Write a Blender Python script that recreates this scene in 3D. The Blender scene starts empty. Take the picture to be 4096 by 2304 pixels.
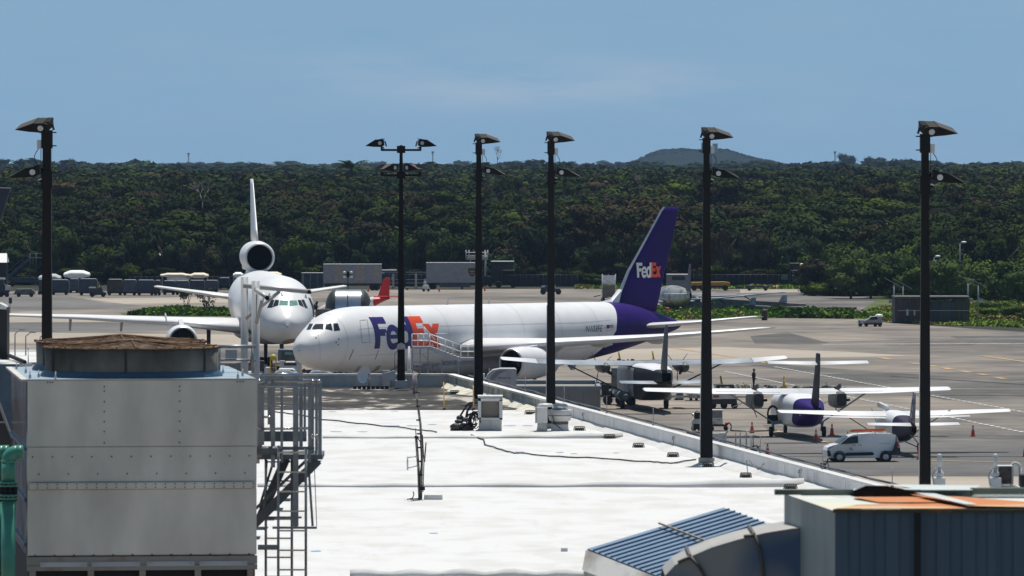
import bpy, bmesh, math, random
import numpy as np
from mathutils import Vector, Matrix
random.seed(7); rng=np.random.default_rng(11)
R=math.radians
sc=bpy.context.scene
# ---------------------------------------------------------------- camera
F=26000.0; HZ=622.0; CX=2048.0; CZ=20.0      # focal length (px of a 4096 px wide frame), horizon row, eye height
cam=bpy.data.cameras.new('camera'); camo=bpy.data.objects.new('camera',cam); sc.collection.objects.link(camo)
cam.sensor_width=36.0; cam.lens=36.0*F/4096; cam.shift_y=-(1152-HZ)/4096
camo.location=(0,0,CZ); camo.rotation_euler=(R(90),0,0); cam.clip_start=1; cam.clip_end=40000
cam.dof.use_dof=True; cam.dof.focus_distance=480; cam.dof.aperture_fstop=11
sc.camera=camo
# ---------------------------------------------------------------- world, sun, exposure
SUN_EL=R(73); SUN_AZ=R(10)      # azimuth measured from +Y towards +X
w=bpy.data.worlds.new('World'); sc.world=w; w.use_nodes=True
nt=w.node_tree; nt.nodes.clear(); N=nt.nodes.new; Lk=nt.links.new
out=N('ShaderNodeOutputWorld'); bg=N('ShaderNodeBackground'); bg.inputs[1].default_value=0.09
tc=N('ShaderNodeTexCoord')
va=N('ShaderNodeVectorMath'); va.operation='ADD'; va.inputs[1].default_value=(0,0,0.42)
vn=N('ShaderNodeVectorMath'); vn.operation='NORMALIZE'
sky=N('ShaderNodeTexSky'); sky.sky_type='NISHITA'; sky.sun_disc=False
sky.sun_elevation=SUN_EL; sky.sun_rotation=SUN_AZ; sky.air_density=1.0; sky.dust_density=0.6; sky.ozone_density=1.6
Lk(tc.outputs['Generated'],va.inputs[0]); Lk(va.outputs[0],vn.inputs[0]); Lk(vn.outputs[0],sky.inputs['Vector'])
# thin clouds low in the sky
mp=N('ShaderNodeMapping'); mp.inputs['Scale'].default_value=(34,34,190); Lk(tc.outputs['Generated'],mp.inputs['Vector'])
no=N('ShaderNodeTexNoise'); no.inputs['Scale'].default_value=1.0; no.inputs['Detail'].default_value=7; no.inputs['Roughness'].default_value=0.55
Lk(mp.outputs[0],no.inputs['Vector'])
mr=N('ShaderNodeMapRange'); mr.inputs[1].default_value=0.34; mr.inputs[2].default_value=0.72; Lk(no.outputs['Fac'],mr.inputs[0])
sx=N('ShaderNodeSeparateXYZ'); Lk(tc.outputs['Generated'],sx.inputs[0])
def M(op,a,b=None,c=None):
    n=N('ShaderNodeMath'); n.operation=op
    for i,x in enumerate([a,b,c]):
        if x is None: continue
        if isinstance(x,(int,float)): n.inputs[i].default_value=x
        else: Lk(x,n.inputs[i])
    return n.outputs[0]
dx=M('DIVIDE',M('SUBTRACT',sx.outputs[0],0.002),0.033); dz=M('DIVIDE',M('SUBTRACT',M('ADD',sx.outputs[2],M('MULTIPLY',sx.outputs[0],0.05)),0.0114),0.0036)
g=M('EXPONENT',M('MULTIPLY',M('ADD',M('MULTIPLY',dx,dx),M('MULTIPLY',dz,dz)),-1.0))
fac=M('MULTIPLY',mr.outputs[0],M('ADD',M('MULTIPLY',g,0.55),0.07))
mx=N('ShaderNodeMixRGB'); mx.inputs[2].default_value=(5.6,6.0,6.9,1); Lk(fac,mx.inputs[0])
tn=N('ShaderNodeMixRGB'); tn.blend_type='MULTIPLY'; tn.inputs[0].default_value=1; tn.inputs[2].default_value=(1.20,1.36,1.18,1)
dp=N('ShaderNodeMixRGB'); dp.blend_type='MULTIPLY'; dp.inputs[0].default_value=1
zr=N('ShaderNodeMapRange'); zr.inputs[1].default_value=0.03; zr.inputs[2].default_value=0.6; zr.inputs[3].default_value=1.0; zr.inputs[4].default_value=0.62; Lk(sx.outputs[2],zr.inputs[0])
Lk(sky.outputs[0],dp.inputs[1]); Lk(zr.outputs[0],dp.inputs[2]); Lk(dp.outputs[0],tn.inputs[1]); Lk(tn.outputs[0],mx.inputs[1]); Lk(mx.outputs[0],bg.inputs[0]); Lk(bg.outputs[0],out.inputs[0])
sd=bpy.data.lights.new('sun','SUN'); sd.energy=4.7; sd.angle=R(0.5); sd.color=(1.0,0.955,0.89)
so=bpy.data.objects.new('sun',sd); sc.collection.objects.link(so)
sv=Vector((math.sin(SUN_AZ)*math.cos(SUN_EL),math.cos(SUN_AZ)*math.cos(SUN_EL),math.sin(SUN_EL)))
so.rotation_euler=(-sv).to_track_quat('-Z','Y').to_euler()
sc.view_settings.view_transform='Standard'; sc.view_settings.look='None'; sc.view_settings.exposure=0.0; sc.view_settings.gamma=1
sc.render.engine='CYCLES'
try: sc.cycles.transparent_max_bounces=16; sc.cycles.volume_bounces=1
except Exception: pass
# ---------------------------------------------------------------- helpers
def W(px,py,D): return Vector(((px-CX)*D/F, D, CZ-(py-HZ)*D/F))
def G(px,py,z=0.0):
    D=(CZ-z)*F/(py-HZ); return W(px,py,D)
def toppx(P):  # world array -> source px
    return CX+P[...,0]*F/P[...,1], HZ+(CZ-P[...,2])*F/P[...,1]
MATS={}
def mat(name,col,rough=0.6,metal=0.0,var=0.12,scale=1.5,stretch=(1,1,1),col2=None,lo=0.35,hi=0.65,bump=0.0,spec=0.5,alpha=None,emit=None,detail=4,bscale=None,coat=0):
    if name in MATS: return MATS[name]
    m=bpy.data.materials.new(name); m.use_nodes=True; t=m.node_tree; b=t.nodes['Principled BSDF']
    b.inputs['Roughness'].default_value=rough; b.inputs['Metallic'].default_value=metal
    b.inputs['Specular IOR Level'].default_value=spec
    if coat: b.inputs['Coat Weight'].default_value=coat
    c1=tuple(max(0,x*(1-var)) for x in col); c2=tuple(min(1,x*(1+var)) for x in col) if col2 is None else col2
    if col2 is not None: c1=col
    tcn=t.nodes.new('ShaderNodeTexCoord'); mpn=t.nodes.new('ShaderNodeMapping'); mpn.inputs['Scale'].default_value=[scale*s for s in stretch]
    nn=t.nodes.new('ShaderNodeTexNoise'); nn.inputs['Scale'].default_value=1; nn.inputs['Detail'].default_value=detail
    cr=t.nodes.new('ShaderNodeValToRGB'); cr.color_ramp.elements[0].position=lo; cr.color_ramp.elements[1].position=hi
    cr.color_ramp.elements[0].color=(*c1,1); cr.color_ramp.elements[1].color=(*c2,1)
    t.links.new(tcn.outputs['Object'],mpn.inputs[0]); t.links.new(mpn.outputs[0],nn.inputs['Vector']); t.links.new(nn.outputs['Fac'],cr.inputs[0]); t.links.new(cr.outputs[0],b.inputs['Base Color'])
    if bump:
        bn=t.nodes.new('ShaderNodeBump'); bn.inputs['Strength'].default_value=bump; bn.inputs['Distance'].default_value=0.05
        n2=nn
        if bscale:
            n2=t.nodes.new('ShaderNodeTexNoise'); n2.inputs['Scale'].default_value=bscale; n2.inputs['Detail'].default_value=3; t.links.new(tcn.outputs['Object'],n2.inputs['Vector'])
        t.links.new(n2.outputs['Fac'],bn.inputs['Height']); t.links.new(bn.outputs[0],b.inputs['Normal'])
    if alpha is not None: b.inputs['Alpha'].default_value=alpha
    if emit: b.inputs['Emission Color'].default_value=(*emit[0],1); b.inputs['Emission Strength'].default_value=emit[1]
    MATS[name]=m; return m
class MB:
    def __init__(s): s.v=[]; s.f=[]; s.m=[]; s.s=[]
    def add(s,vs,fs,mi=0,sm=False,T=None):
        o=len(s.v)
        if T is not None: vs=[T@Vector(p) for p in vs]
        s.v+= [tuple(p) for p in vs]; s.f+=[tuple(i+o for i in f) for f in fs]; s.m+=[mi]*len(fs); s.s+=[sm]*len(fs); return s
    def box(s,c,d,mi=0,rz=0,T=None,taper=1.0):
        x,y,z=[q/2 for q in d]; vs=[]
        ca,sa=math.cos(rz),math.sin(rz)
        for k in (-1,1):
            tp=taper if k>0 else 1.0
            for a,b in ((-1,-1),(1,-1),(1,1),(-1,1)):
                X,Y=a*x*tp,b*y*tp; vs.append((c[0]+X*ca-Y*sa,c[1]+X*sa+Y*ca,c[2]+k*z))
        return s.add(vs,[(3,2,1,0),(4,5,6,7),(0,1,5,4),(1,2,6,5),(2,3,7,6),(3,0,4,7)],mi,False,T)
    def bx(s,x0,x1,y0,y1,z0,z1,mi=0,T=None): return s.box(((x0+x1)/2,(y0+y1)/2,(z0+z1)/2),(abs(x1-x0),abs(y1-y0),abs(z1-z0)),mi,0,T)
    def tube(s,p0,p1,r0,r1=None,n=8,mi=0,sm=True,rot=0.0):
        r1=r0 if r1 is None else r1
        p0=Vector(p0);p1=Vector(p1);d=(p1-p0)
        if d.length<1e-6: return s
        d.normalize(); a=Vector((0,0,1)) if abs(d.z)<0.9 else Vector((1,0,0)); u=d.cross(a).normalized(); v=d.cross(u)
        vs=[]
        for p,r in ((p0,r0),(p1,r1)):
            for i in range(n):
                t=2*math.pi*i/n+rot; vs.append(p+u*(r*math.cos(t))+v*(r*math.sin(t)))
        fs=[(i,(i+1)%n,n+(i+1)%n,n+i) for i in range(n)]
        o=len(s.v); s.add(vs,fs,mi,sm); s.add(vs[:n],[tuple(range(n))[::-1]],mi,False); s.add(vs[n:],[tuple(range(n))],mi,False); return s
    def beam(s,p0,p1,w,h=None,mi=0):
        h=h or w
        p0=Vector(p0);p1=Vector(p1);d=(p1-p0)
        if d.length<1e-6: return s
        d.normalize(); a=Vector((0,0,1)) if abs(d.z)<0.95 else Vector((0,1,0)); u=d.cross(a).normalized(); v=u.cross(d)
        vs=[]
        for p in (p0,p1):
            for a_,b_ in ((-1,-1),(1,-1),(1,1),(-1,1)): vs.append(p+u*(a_*w/2)+v*(b_*h/2))
        return s.add(vs,[(0,1,2,3),(7,6,5,4),(0,4,5,1),(1,5,6,2),(2,6,7,3),(3,7,4,0)],mi)
    def path(s,pts,r,n=6,mi=0):
        for a,b in zip(pts[:-1],pts[1:]): s.tube(a,b,r,r,n,mi)
        return s
    def prism(s,poly,y0,y1,mi=0,T=None,sm=False):      # polygon (x,z) extruded along y
        n=len(poly); vs=[(x,y0,z) for x,z in poly]+[(x,y1,z) for x,z in poly]
        fs=[tuple(range(n)),tuple(range(2*n-1,n-1,-1))]+[(i,n+i,n+(i+1)%n,(i+1)%n) for i in range(n)]
        return s.add(vs,fs,mi,sm,T)
    def lathe(s,prof,axis='z',c=(0,0,0),n=24,mi=0,sm=True,cap=True):
        vs=[]
        for a,r in prof:
            for i in range(n):
                t=2*math.pi*i/n; u,v=r*math.cos(t),r*math.sin(t)
                p={'z':(u,v,a),'x':(a,u,v),'y':(u,a,v)}[axis]; vs.append((p[0]+c[0],p[1]+c[1],p[2]+c[2]))
        fs=[]
        for k in range(len(prof)-1):
            for i in range(n): fs.append((k*n+i,k*n+(i+1)%n,(k+1)*n+(i+1)%n,(k+1)*n+i))
        o=s.add(vs,fs,mi,sm)
        if cap:
            if prof[0][1]>0.001: s.add(vs[:n],[tuple(range(n))],mi)
            if prof[-1][1]>0.001: s.add(vs[-n:],[tuple(range(n))],mi)
        return s
    def loft(s,rings,mi=0,sm=True,cap=True):
        n=len(rings[0]); vs=[p for r in rings for p in r]; fs=[]
        for k in range(len(rings)-1):
            for i in range(n): fs.append((k*n+i,k*n+(i+1)%n,(k+1)*n+(i+1)%n,(k+1)*n+i))
        s.add(vs,fs,mi,sm)
        if cap: s.add(rings[0],[tuple(range(n))],mi); s.add(rings[-1],[tuple(range(n))],mi)
        return s
    def ball(s,c,r,mi=0,n=12,sc_=(1,1,1)):
        prof=[(-math.cos(math.pi*k/8),math.sin(math.pi*k/8)) for k in range(9)]
        vs=[];
        for a,q in prof:
            for i in range(n):
                t=2*math.pi*i/n; vs.append((c[0]+r*sc_[0]*q*math.cos(t),c[1]+r*sc_[1]*q*math.sin(t),c[2]+r*sc_[2]*a))
        fs=[(k*n+i,k*n+(i+1)%n,(k+1)*n+(i+1)%n,(k+1)*n+i) for k in range(8) for i in range(n)]
        return s.add(vs,fs,mi,True)
    def build(s,name,mats,parent=None,fix=True,weld=True,loc=None,bevel=0):
        me=bpy.data.meshes.new(name); me.from_pydata(s.v,[],s.f)
        if not isinstance(mats,(list,tuple)): mats=[mats]
        for m in mats: me.materials.append(m)
        me.polygons.foreach_set('material_index',s.m); me.polygons.foreach_set('use_smooth',s.s)
        if fix:
            b=bmesh.new(); b.from_mesh(me)
            if weld: bmesh.ops.remove_doubles(b,verts=b.verts,dist=1e-5)
            bmesh.ops.recalc_face_normals(b,faces=b.faces); b.to_mesh(me); b.free()
        me.update()
        o=bpy.data.objects.new(name,me); sc.collection.objects.link(o)
        if parent: o.parent=parent
        if loc is not None: o.location=loc
        if bevel:
            bv=o.modifiers.new('bevel','BEVEL'); bv.width=bevel; bv.segments=2; bv.limit_method='ANGLE'; bv.angle_limit=R(40)
        return o
def tag(o,label,cat,group=None):
    o['label']=label; o['category']=cat
    if group: o['group']=group
    return o
def kind(o,k): o['kind']=k; return o
def thing(name,label,cat,loc=(0,0,0),rz=0.0,group=None,rot=None):
    o=bpy.data.objects.new(name,None); o.empty_display_size=0.3; sc.collection.objects.link(o)
    o.location=loc; o.rotation_euler=rot if rot else (0,0,rz); tag(o,label,cat,group); return o
def dup(root,loc,label,rz=None,scale=None):
    r=root.copy(); sc.collection.objects.link(r); r.location=loc; r['label']=label
    if rz is not None: r.rotation_euler=(0,0,rz)
    if scale: r.scale=(scale,)*3
    for ch in list(root.children):
        c=ch.copy(); sc.collection.objects.link(c); c.parent=r
        for g_ in ch.children:
            d=g_.copy(); sc.collection.objects.link(d); d.parent=c
    return r
def npmesh(name,V,Q,m,parent=None,col=None,smooth=False):
    me=bpy.data.meshes.new(name); k=Q.shape[1]
    me.vertices.add(len(V)); me.vertices.foreach_set('co',V.astype(np.float32).ravel())
    me.loops.add(Q.size); me.loops.foreach_set('vertex_index',Q.astype(np.int32).ravel())
    me.polygons.add(len(Q)); me.polygons.foreach_set('loop_start',np.arange(0,Q.size,k,dtype=np.int32)); me.polygons.foreach_set('loop_total',np.full(len(Q),k,dtype=np.int32))
    me.update(calc_edges=True)
    if smooth: me.polygons.foreach_set('use_smooth',np.ones(len(Q),bool))
    if col is not None:
        a=me.attributes.new('tint','FLOAT_COLOR','POINT'); a.data.foreach_set('color',col.astype(np.float32).ravel())
    me.materials.append(m); o=bpy.data.objects.new(name,me); sc.collection.objects.link(o)
    if parent: o.parent=parent
    return o
# ---------------------------------------------------------------- palette
WHITE=mat('white_paint',(0.77,0.77,0.78),0.35,var=0.04,scale=0.6)
WHITE2=mat('dull_white_paint',(0.60,0.60,0.59),0.55,var=0.08,scale=3)
ROOFW=mat('white_roof_coating',(0.535,0.53,0.515),0.8,col2=(0.60,0.60,0.60),scale=0.5,stretch=(1,.6,1),lo=.36,hi=.55,bump=0.35,bscale=2.2)
PURPLE=mat('purple_paint',(0.024,0.008,0.125),0.5,var=0.12,scale=.5,spec=.08)
PURPLE2=mat('deep_purple_letters',(0.028,0.012,0.14),0.4,var=0.05)
ORANGE=mat('orange_letters',(0.85,0.075,0.015),0.4,var=0.05)
LETW=mat('white_letters',(0.78,0.78,0.78),0.45,var=0.03)
GLASS=mat('dark_window_glass',(0.012,0.016,0.022),0.08,var=0.1,spec=0.8)
GREENG=mat('green_tinted_glass',(0.14,0.30,0.27),0.7,spec=.1,var=0.15,scale=3)
ALU=mat('bare_aluminium',(0.55,0.56,0.58),0.32,0.85,var=0.08)
POLE=mat('dark_bronze_steel',(0.009,0.0085,0.008),0.6,0.0,spec=.2,var=0.15,scale=2,stretch=(1,1,.3))
BLACK=mat('black_rubber',(0.012,0.012,0.013),0.75,var=0.2)
DARK=mat('dark_machinery',(0.03,0.032,0.036),0.6,var=0.4,scale=3)
GREY=mat('grey_paint',(0.30,0.31,0.32),0.5,var=0.12)
LGREY=mat('light_grey_paint',(0.52,0.53,0.54),0.5,var=0.08)
STEEL=mat('galvanised_steel',(0.30,0.32,0.34),0.42,0.6,var=0.15,scale=4)
PIPEW=mat('grey_painted_pipe',(0.50,0.50,0.50),0.4,0.1,var=0.06)
TOWER=mat('stainless_panel',(0.80,0.735,0.63),0.62,0.0,var=0.15,scale=0.9,stretch=(1.5,1,.55),bump=0.22,bscale=1.6,detail=6)
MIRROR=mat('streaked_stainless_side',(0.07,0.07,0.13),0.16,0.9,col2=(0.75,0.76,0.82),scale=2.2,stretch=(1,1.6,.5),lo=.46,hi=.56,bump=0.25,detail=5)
BLUEP=mat('blue_paint',(0.03,0.085,0.15),0.45,var=0.15,scale=3)
BROWN=mat('rusty_brown_mesh',(0.045,0.027,0.018),0.9,spec=.1,col2=(0.14,0.105,0.075),scale=6,lo=.4,hi=.65)
BRONZ=mat('stained_grp',(0.06,0.047,0.034),0.7,col2=(0.21,0.185,0.15),scale=1.6,stretch=(1,1,.4),lo=.35,hi=.62)
GREENP=mat('green_pipe_paint',(0.06,0.27,0.19),0.35,var=0.12,scale=3,coat=.2)
YELLOW=mat('yellow_paint',(0.52,0.36,0.03),0.5,var=0.15)
RED=mat('red_paint',(0.52,0.018,0.022),0.45,var=0.1)
CONER=mat('orange_red_plastic',(0.75,0.05,0.015),0.5,var=0.1)
NAVY=mat('navy_blue_paint',(0.028,0.042,0.075),0.5,var=0.25,scale=1.2)
NAVY2=mat('slate_blue_sheet',(0.055,0.068,0.10),0.55,var=0.25,scale=1.5)
BROWNB=mat('brown_sheet',(0.045,0.036,0.034),0.6,var=0.3)
SILV=mat('silver_trailer_sheet',(0.22,0.24,0.28),0.45,0.2,var=0.12,scale=1,stretch=(1,1,3))
SILV2=mat('beige_trailer_sheet',(0.27,0.25,0.24),0.5,0.1,var=0.12)
TARP=mat('white_tarpaulin',(0.80,0.80,0.79),0.6,var=0.04)
CREAMT=mat('cream_tarpaulin',(0.72,0.62,0.48),0.6,var=0.1)
CONC=mat('stained_concrete',(0.50,0.50,0.49),0.8,col2=(0.20,0.20,0.18),scale=1.1,stretch=(1,1,.25),lo=.45,hi=.75,detail=6)
PARW=mat('white_parapet_paint',(0.66,0.66,0.66),0.7,col2=(0.50,0.51,0.52),scale=0.9,stretch=(1,1,.35),lo=.45,hi=.75,bump=.2,bscale=3)
WALLG=mat('grey_wall_paint',(0.23,0.225,0.21),0.8,var=0.10,scale=.4)
SLATE=mat('blue_grey_membrane',(0.11,0.15,0.20),0.7,var=0.15)
LEAFC=None
# ---------------------------------------------------------------- setting: ground sheets
def sheet(name,pts,z,m,sub=None):
    b=MB(); b.add([(x,y,z) for x,y in pts],[tuple(range(len(pts)))]); o=b.build(name,m,fix=False)
    return o
def gp(px,py): p=G(px,py,0); return (p.x,p.y)
def groundmat(name,ramp,sc1,sc2,rough=0.85,stretch=(1,1,1)):
    m=bpy.data.materials.new(name); m.use_nodes=True; t=m.node_tree; b=t.nodes['Principled BSDF']; b.inputs['Roughness'].default_value=rough; b.inputs['Specular IOR Level'].default_value=0.25
    tcn=t.nodes.new('ShaderNodeTexCoord'); mpn=t.nodes.new('ShaderNodeMapping'); mpn.inputs['Scale'].default_value=stretch; t.links.new(tcn.outputs['Object'],mpn.inputs[0])
    a=t.nodes.new('ShaderNodeTexNoise'); a.inputs['Scale'].default_value=sc1; a.inputs['Detail'].default_value=6; a.inputs['Distortion'].default_value=0.6
    c=t.nodes.new('ShaderNodeTexNoise'); c.inputs['Scale'].default_value=sc2; c.inputs['Detail'].default_value=4
    for q in (a,c): t.links.new(mpn.outputs[0],q.inputs['Vector'])
    ad=t.nodes.new('ShaderNodeMixRGB'); ad.inputs[0].default_value=0.35; t.links.new(a.outputs['Fac'],ad.inputs[1]); t.links.new(c.outputs['Fac'],ad.inputs[2])
    cr=t.nodes.new('ShaderNodeValToRGB'); e=cr.color_ramp.elements
    while len(e)<len(ramp): e.new(0.5)
    for i,(p,cc) in enumerate(ramp): e[i].position=p; e[i].color=(*cc,1)
    t.links.new(ad.outputs[0],cr.inputs[0]); t.links.new(cr.outputs[0],b.inputs['Base Color']); return m
APRON=groundmat('apron_concrete',[(0.36,(0.083,0.076,0.069)),(0.45,(0.142,0.127,0.113)),(0.50,(0.184,0.161,0.140)),(0.56,(0.222,0.193,0.162)),(0.64,(0.31,0.262,0.215))],0.030,0.22)
APR_D=groundmat('worn_asphalt',[(0.38,(0.065,0.061,0.057)),(0.5,(0.105,0.098,0.091)),(0.62,(0.18,0.165,0.15))],0.05,0.4)
APR_L=groundmat('pale_concrete',[(0.30,(0.26,0.23,0.195)),(0.5,(0.35,0.305,0.25)),(0.7,(0.40,0.355,0.30))],0.03,0.3)
APR_G=groundmat('grey_asphalt',[(0.34,(0.085,0.082,0.080)),(0.5,(0.13,0.125,0.12)),(0.66,(0.18,0.17,0.16))],0.03,0.3)
SOIL=groundmat('grass_soil',[(0.36,(0.035,0.055,0.012)),(0.5,(0.075,0.105,0.022)),(0.64,(0.13,0.12,0.045))],0.25,1.5)
FLOORM=groundmat('forest_floor',[(0.30,(0.012,0.014,0.008)),(0.7,(0.03,0.033,0.018))],0.05,0.4)
def hgt(y):   # rise of the wooded land beyond the field
    return float(np.interp(y,[0,1005,1100,1300,1500,1900,2600,4000,9000],[0,0,1.0,3.2,4.8,5.6,5.2,3.6,-1.0]))
ys=[-200,600,990,1005,1050,1100,1200,1300,1400,1500,1700,1900,2300,2600,3200,4000,6000,9000,16000]
b=MB(); xs=[-6000,-300,-80,0,80,300,6000]
V=[(x,y,hgt(y)-0.05) for y in ys for x in xs]; nx=len(xs)
b.add(V,[(j*nx+i,j*nx+i+1,(j+1)*nx+i+1,(j+1)*nx+i) for j in range(len(ys)-1) for i in range(nx-1)],0,True)
kind(b.build('ground',FLOORM,fix=False),'structure')
x0,y0=gp(3230,1152)
kind(sheet('apron',[(-400,-50),(400,-50),(400,gp(0,1330)[1]),(gp(4096,1328)),(gp(3560,1292)),(gp(3300,1262)),(gp(3260,1150)),(-120,gp(0,1172)[1]),(-400,gp(0,1172)[1])],0.0,APRON),'structure')
def patch(name,pl,m,z=0.004): return kind(sheet(name,[gp(*p) for p in pl],z,m),'structure')
patch('pale_apron_band',[(-300,1325),(1500,1345),(1500,1385),(-300,1372)],APR_L,0.008)
patch('pale_apron_band',[(2300,1402),(2900,1388),(3400,1408),(3640,1424),(3200,1432),(2300,1445)],APR_L,0.008)
patch('pale_apron_band',[(-200,1268),(900,1268),(900,1284),(-200,1292)],APR_L,0.008)
patch('pale_apron_band',[(330,1194),(1050,1186),(1050,1208),(500,1216)],APR_L,0.008)
patch('grey_taxiway',[(-300,1186),(280,1186),(420,1212),(620,1226),(300,1236),(-300,1262)],APR_G)
patch('grey_taxiway',[(-300,1300),(900,1292),(1000,1322),(-300,1326)],APR_G)
patch('worn_taxiway',[(2990,1460),(3120,1458),(3700,1500),(5200,1600),(5200,1660),(3780,1600),(3360,1508)],APR_D)
patch('worn_taxiway',[(3000,1345),(3150,1330),(3320,1372),(3180,1378),(3020,1376)],APR_D)
patch('worn_taxiway',[(3800,1345),(5200,1330),(5200,1395),(3900,1380)],APR_D)
patch('worn_taxiway',[(2900,1740),(5200,1790),(5200,1905),(2900,1900)],APR_G)
patch('worn_stand',[(3050,1700),(3650,1720),(5200,1740),(5200,1770),(3100,1745)],APR_D)
patch('pale_apron_band',[(2500,1905),(5600,1908),(5600,2100),(2500,2100)],APR_L,0.008)
patch('far_road',[(2960,1158),(3300,1158),(3300,1168),(2960,1172)],APR_L,0.012)
patch('far_taxiway',[(2960,1172),(3300,1168),(3560,1196),(3700,1212),(3500,1250),(3080,1236),(2860,1214)],APR_D,0.008)
patch('grass_verge',[(2620,1240),(2900,1232),(3050,1246),(3420,1258),(3500,1205),(3700,1180),(5200,1170),(5200,1318),(3760,1300),(3560,1288),(3330,1268),(2950,1276),(2650,1280)],SOIL,0.016)
patch('grass_verge',[(480,1252),(640,1240),(925,1240),(925,1268),(500,1266)],SOIL,0.016)
# painted lines
PW=mat('white_line_paint',(0.62,0.62,0.62),0.7,var=0.2,scale=1); PY=mat('yellow_line_paint',(0.50,0.31,0.12),0.8,col2=(0.30,.23,.15),scale=.8)
PK=mat('black_line_paint',(0.03,0.03,0.03),0.8,var=0.2)
def line(name,p,q,wd,m,dash=None,z=0.03):
    a=Vector((*gp(*p),z)); c=Vector((*gp(*q),z)); d=(c-a); Ln=d.length; d.normalize(); u=Vector((-d.y,d.x,0))*wd/2; b=MB(); t=0
    seg=[(0,Ln)] if not dash else [(k,min(k+dash[0],Ln)) for k in np.arange(0,Ln,dash[0]+dash[1])]
    for k0,k1 in seg:
        A=a+d*k0; B=a+d*k1; b.add([A-u,A+u,B+u,B-u],[(0,1,2,3)])
    return kind(b.build(name,m,fix=False),'structure')
line('white_dashed_line',(3100,1468),(4200,1668),0.32,PW,(1.2,.9)); line('white_dashed_line',(2900,1486),(4250,1762),0.32,PW,(1.2,.9))
line('white_edge_line',(3290,1378),(4200,1374),0.9,PW); line('white_edge_line',(3700,1556),(4200,1558),0.35,PW)
line('yellow_taxi_line',(3930,1424),(4200,1462),0.6,PY)
for a,c in (((3520,1430),(3560,1438)),((3640,1452),(3690,1458)),((3720,1462),(3745,1467)),((3775,1472),(3805,1478)),((3845,1484),(3880,1491)),((3915,1496),(3945,1501)),((3985,1510),(4020,1516))): line('yellow_dash_mark',a,c,.75,PY)
line('yellow_lead_in_line',(3100,1724),(3160,1738),0.5,PY); line('yellow_lead_in_line',(3262,1762),(3345,1778),0.6,PY)
line('yellow_stand_line',(3720,1844),(4060,1850),0.55,PY); line('yellow_stand_line',(2985,1432),(3060,1452),0.5,PY); line('yellow_stand_line',(2690,1392),(2940,1430),0.5,PY)
for a,c,wd in (((2400,1628),(2900,1632),.25),((2470,1644),(2800,1648),.2),((2900,1745),(3400,1752),.35),((2860,1824),(3320,1827),.3),((3600,1826),(4150,1828),.5),((3420,1580),(4200,1584),.6),((3560,1505),(4200,1545),.5)):
    line('dark_surface_seam',a,c,wd,PK)
# ---------------------------------------------------------------- foliage
def leafmat(name,use_obj=False):
    m=bpy.data.materials.new(name); m.use_nodes=True; t=m.node_tree; b=t.nodes['Principled BSDF']; b.inputs['Roughness'].default_value=0.85; b.inputs['Specular IOR Level'].default_value=0.04
    if use_obj: src=t.nodes.new('ShaderNodeObjectInfo').outputs['Color']
    else:
        a=t.nodes.new('ShaderNodeAttribute'); a.attribute_name='tint'; src=a.outputs['Color']
    g_=t.nodes.new('ShaderNodeNewGeometry'); nn=t.nodes.new('ShaderNodeTexNoise'); nn.inputs['Scale'].default_value=0.5; nn.inputs['Detail'].default_value=3; t.links.new(g_.outputs['Position'],nn.inputs['Vector'])
    mr_=t.nodes.new('ShaderNodeMapRange'); mr_.inputs[1].default_value=.3; mr_.inputs[2].default_value=.7; mr_.inputs[3].default_value=.5; mr_.inputs[4].default_value=1.5; t.links.new(nn.outputs['Fac'],mr_.inputs[0])
    mu=t.nodes.new('ShaderNodeMixRGB'); mu.blend_type='MULTIPLY'; mu.inputs[0].default_value=1; t.links.new(src,mu.inputs[1]); t.links.new(mr_.outputs[0],mu.inputs[2]); t.links.new(mu.outputs[0],b.inputs['Base Color'])
    return m
LEAF=leafmat('forest_leaves'); LEAFO=leafmat('tree_leaves',True)
BARK=mat('grey_bark',(0.10,0.085,0.07),0.9,var=0.3,scale=2,stretch=(1,1,.3))
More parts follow.
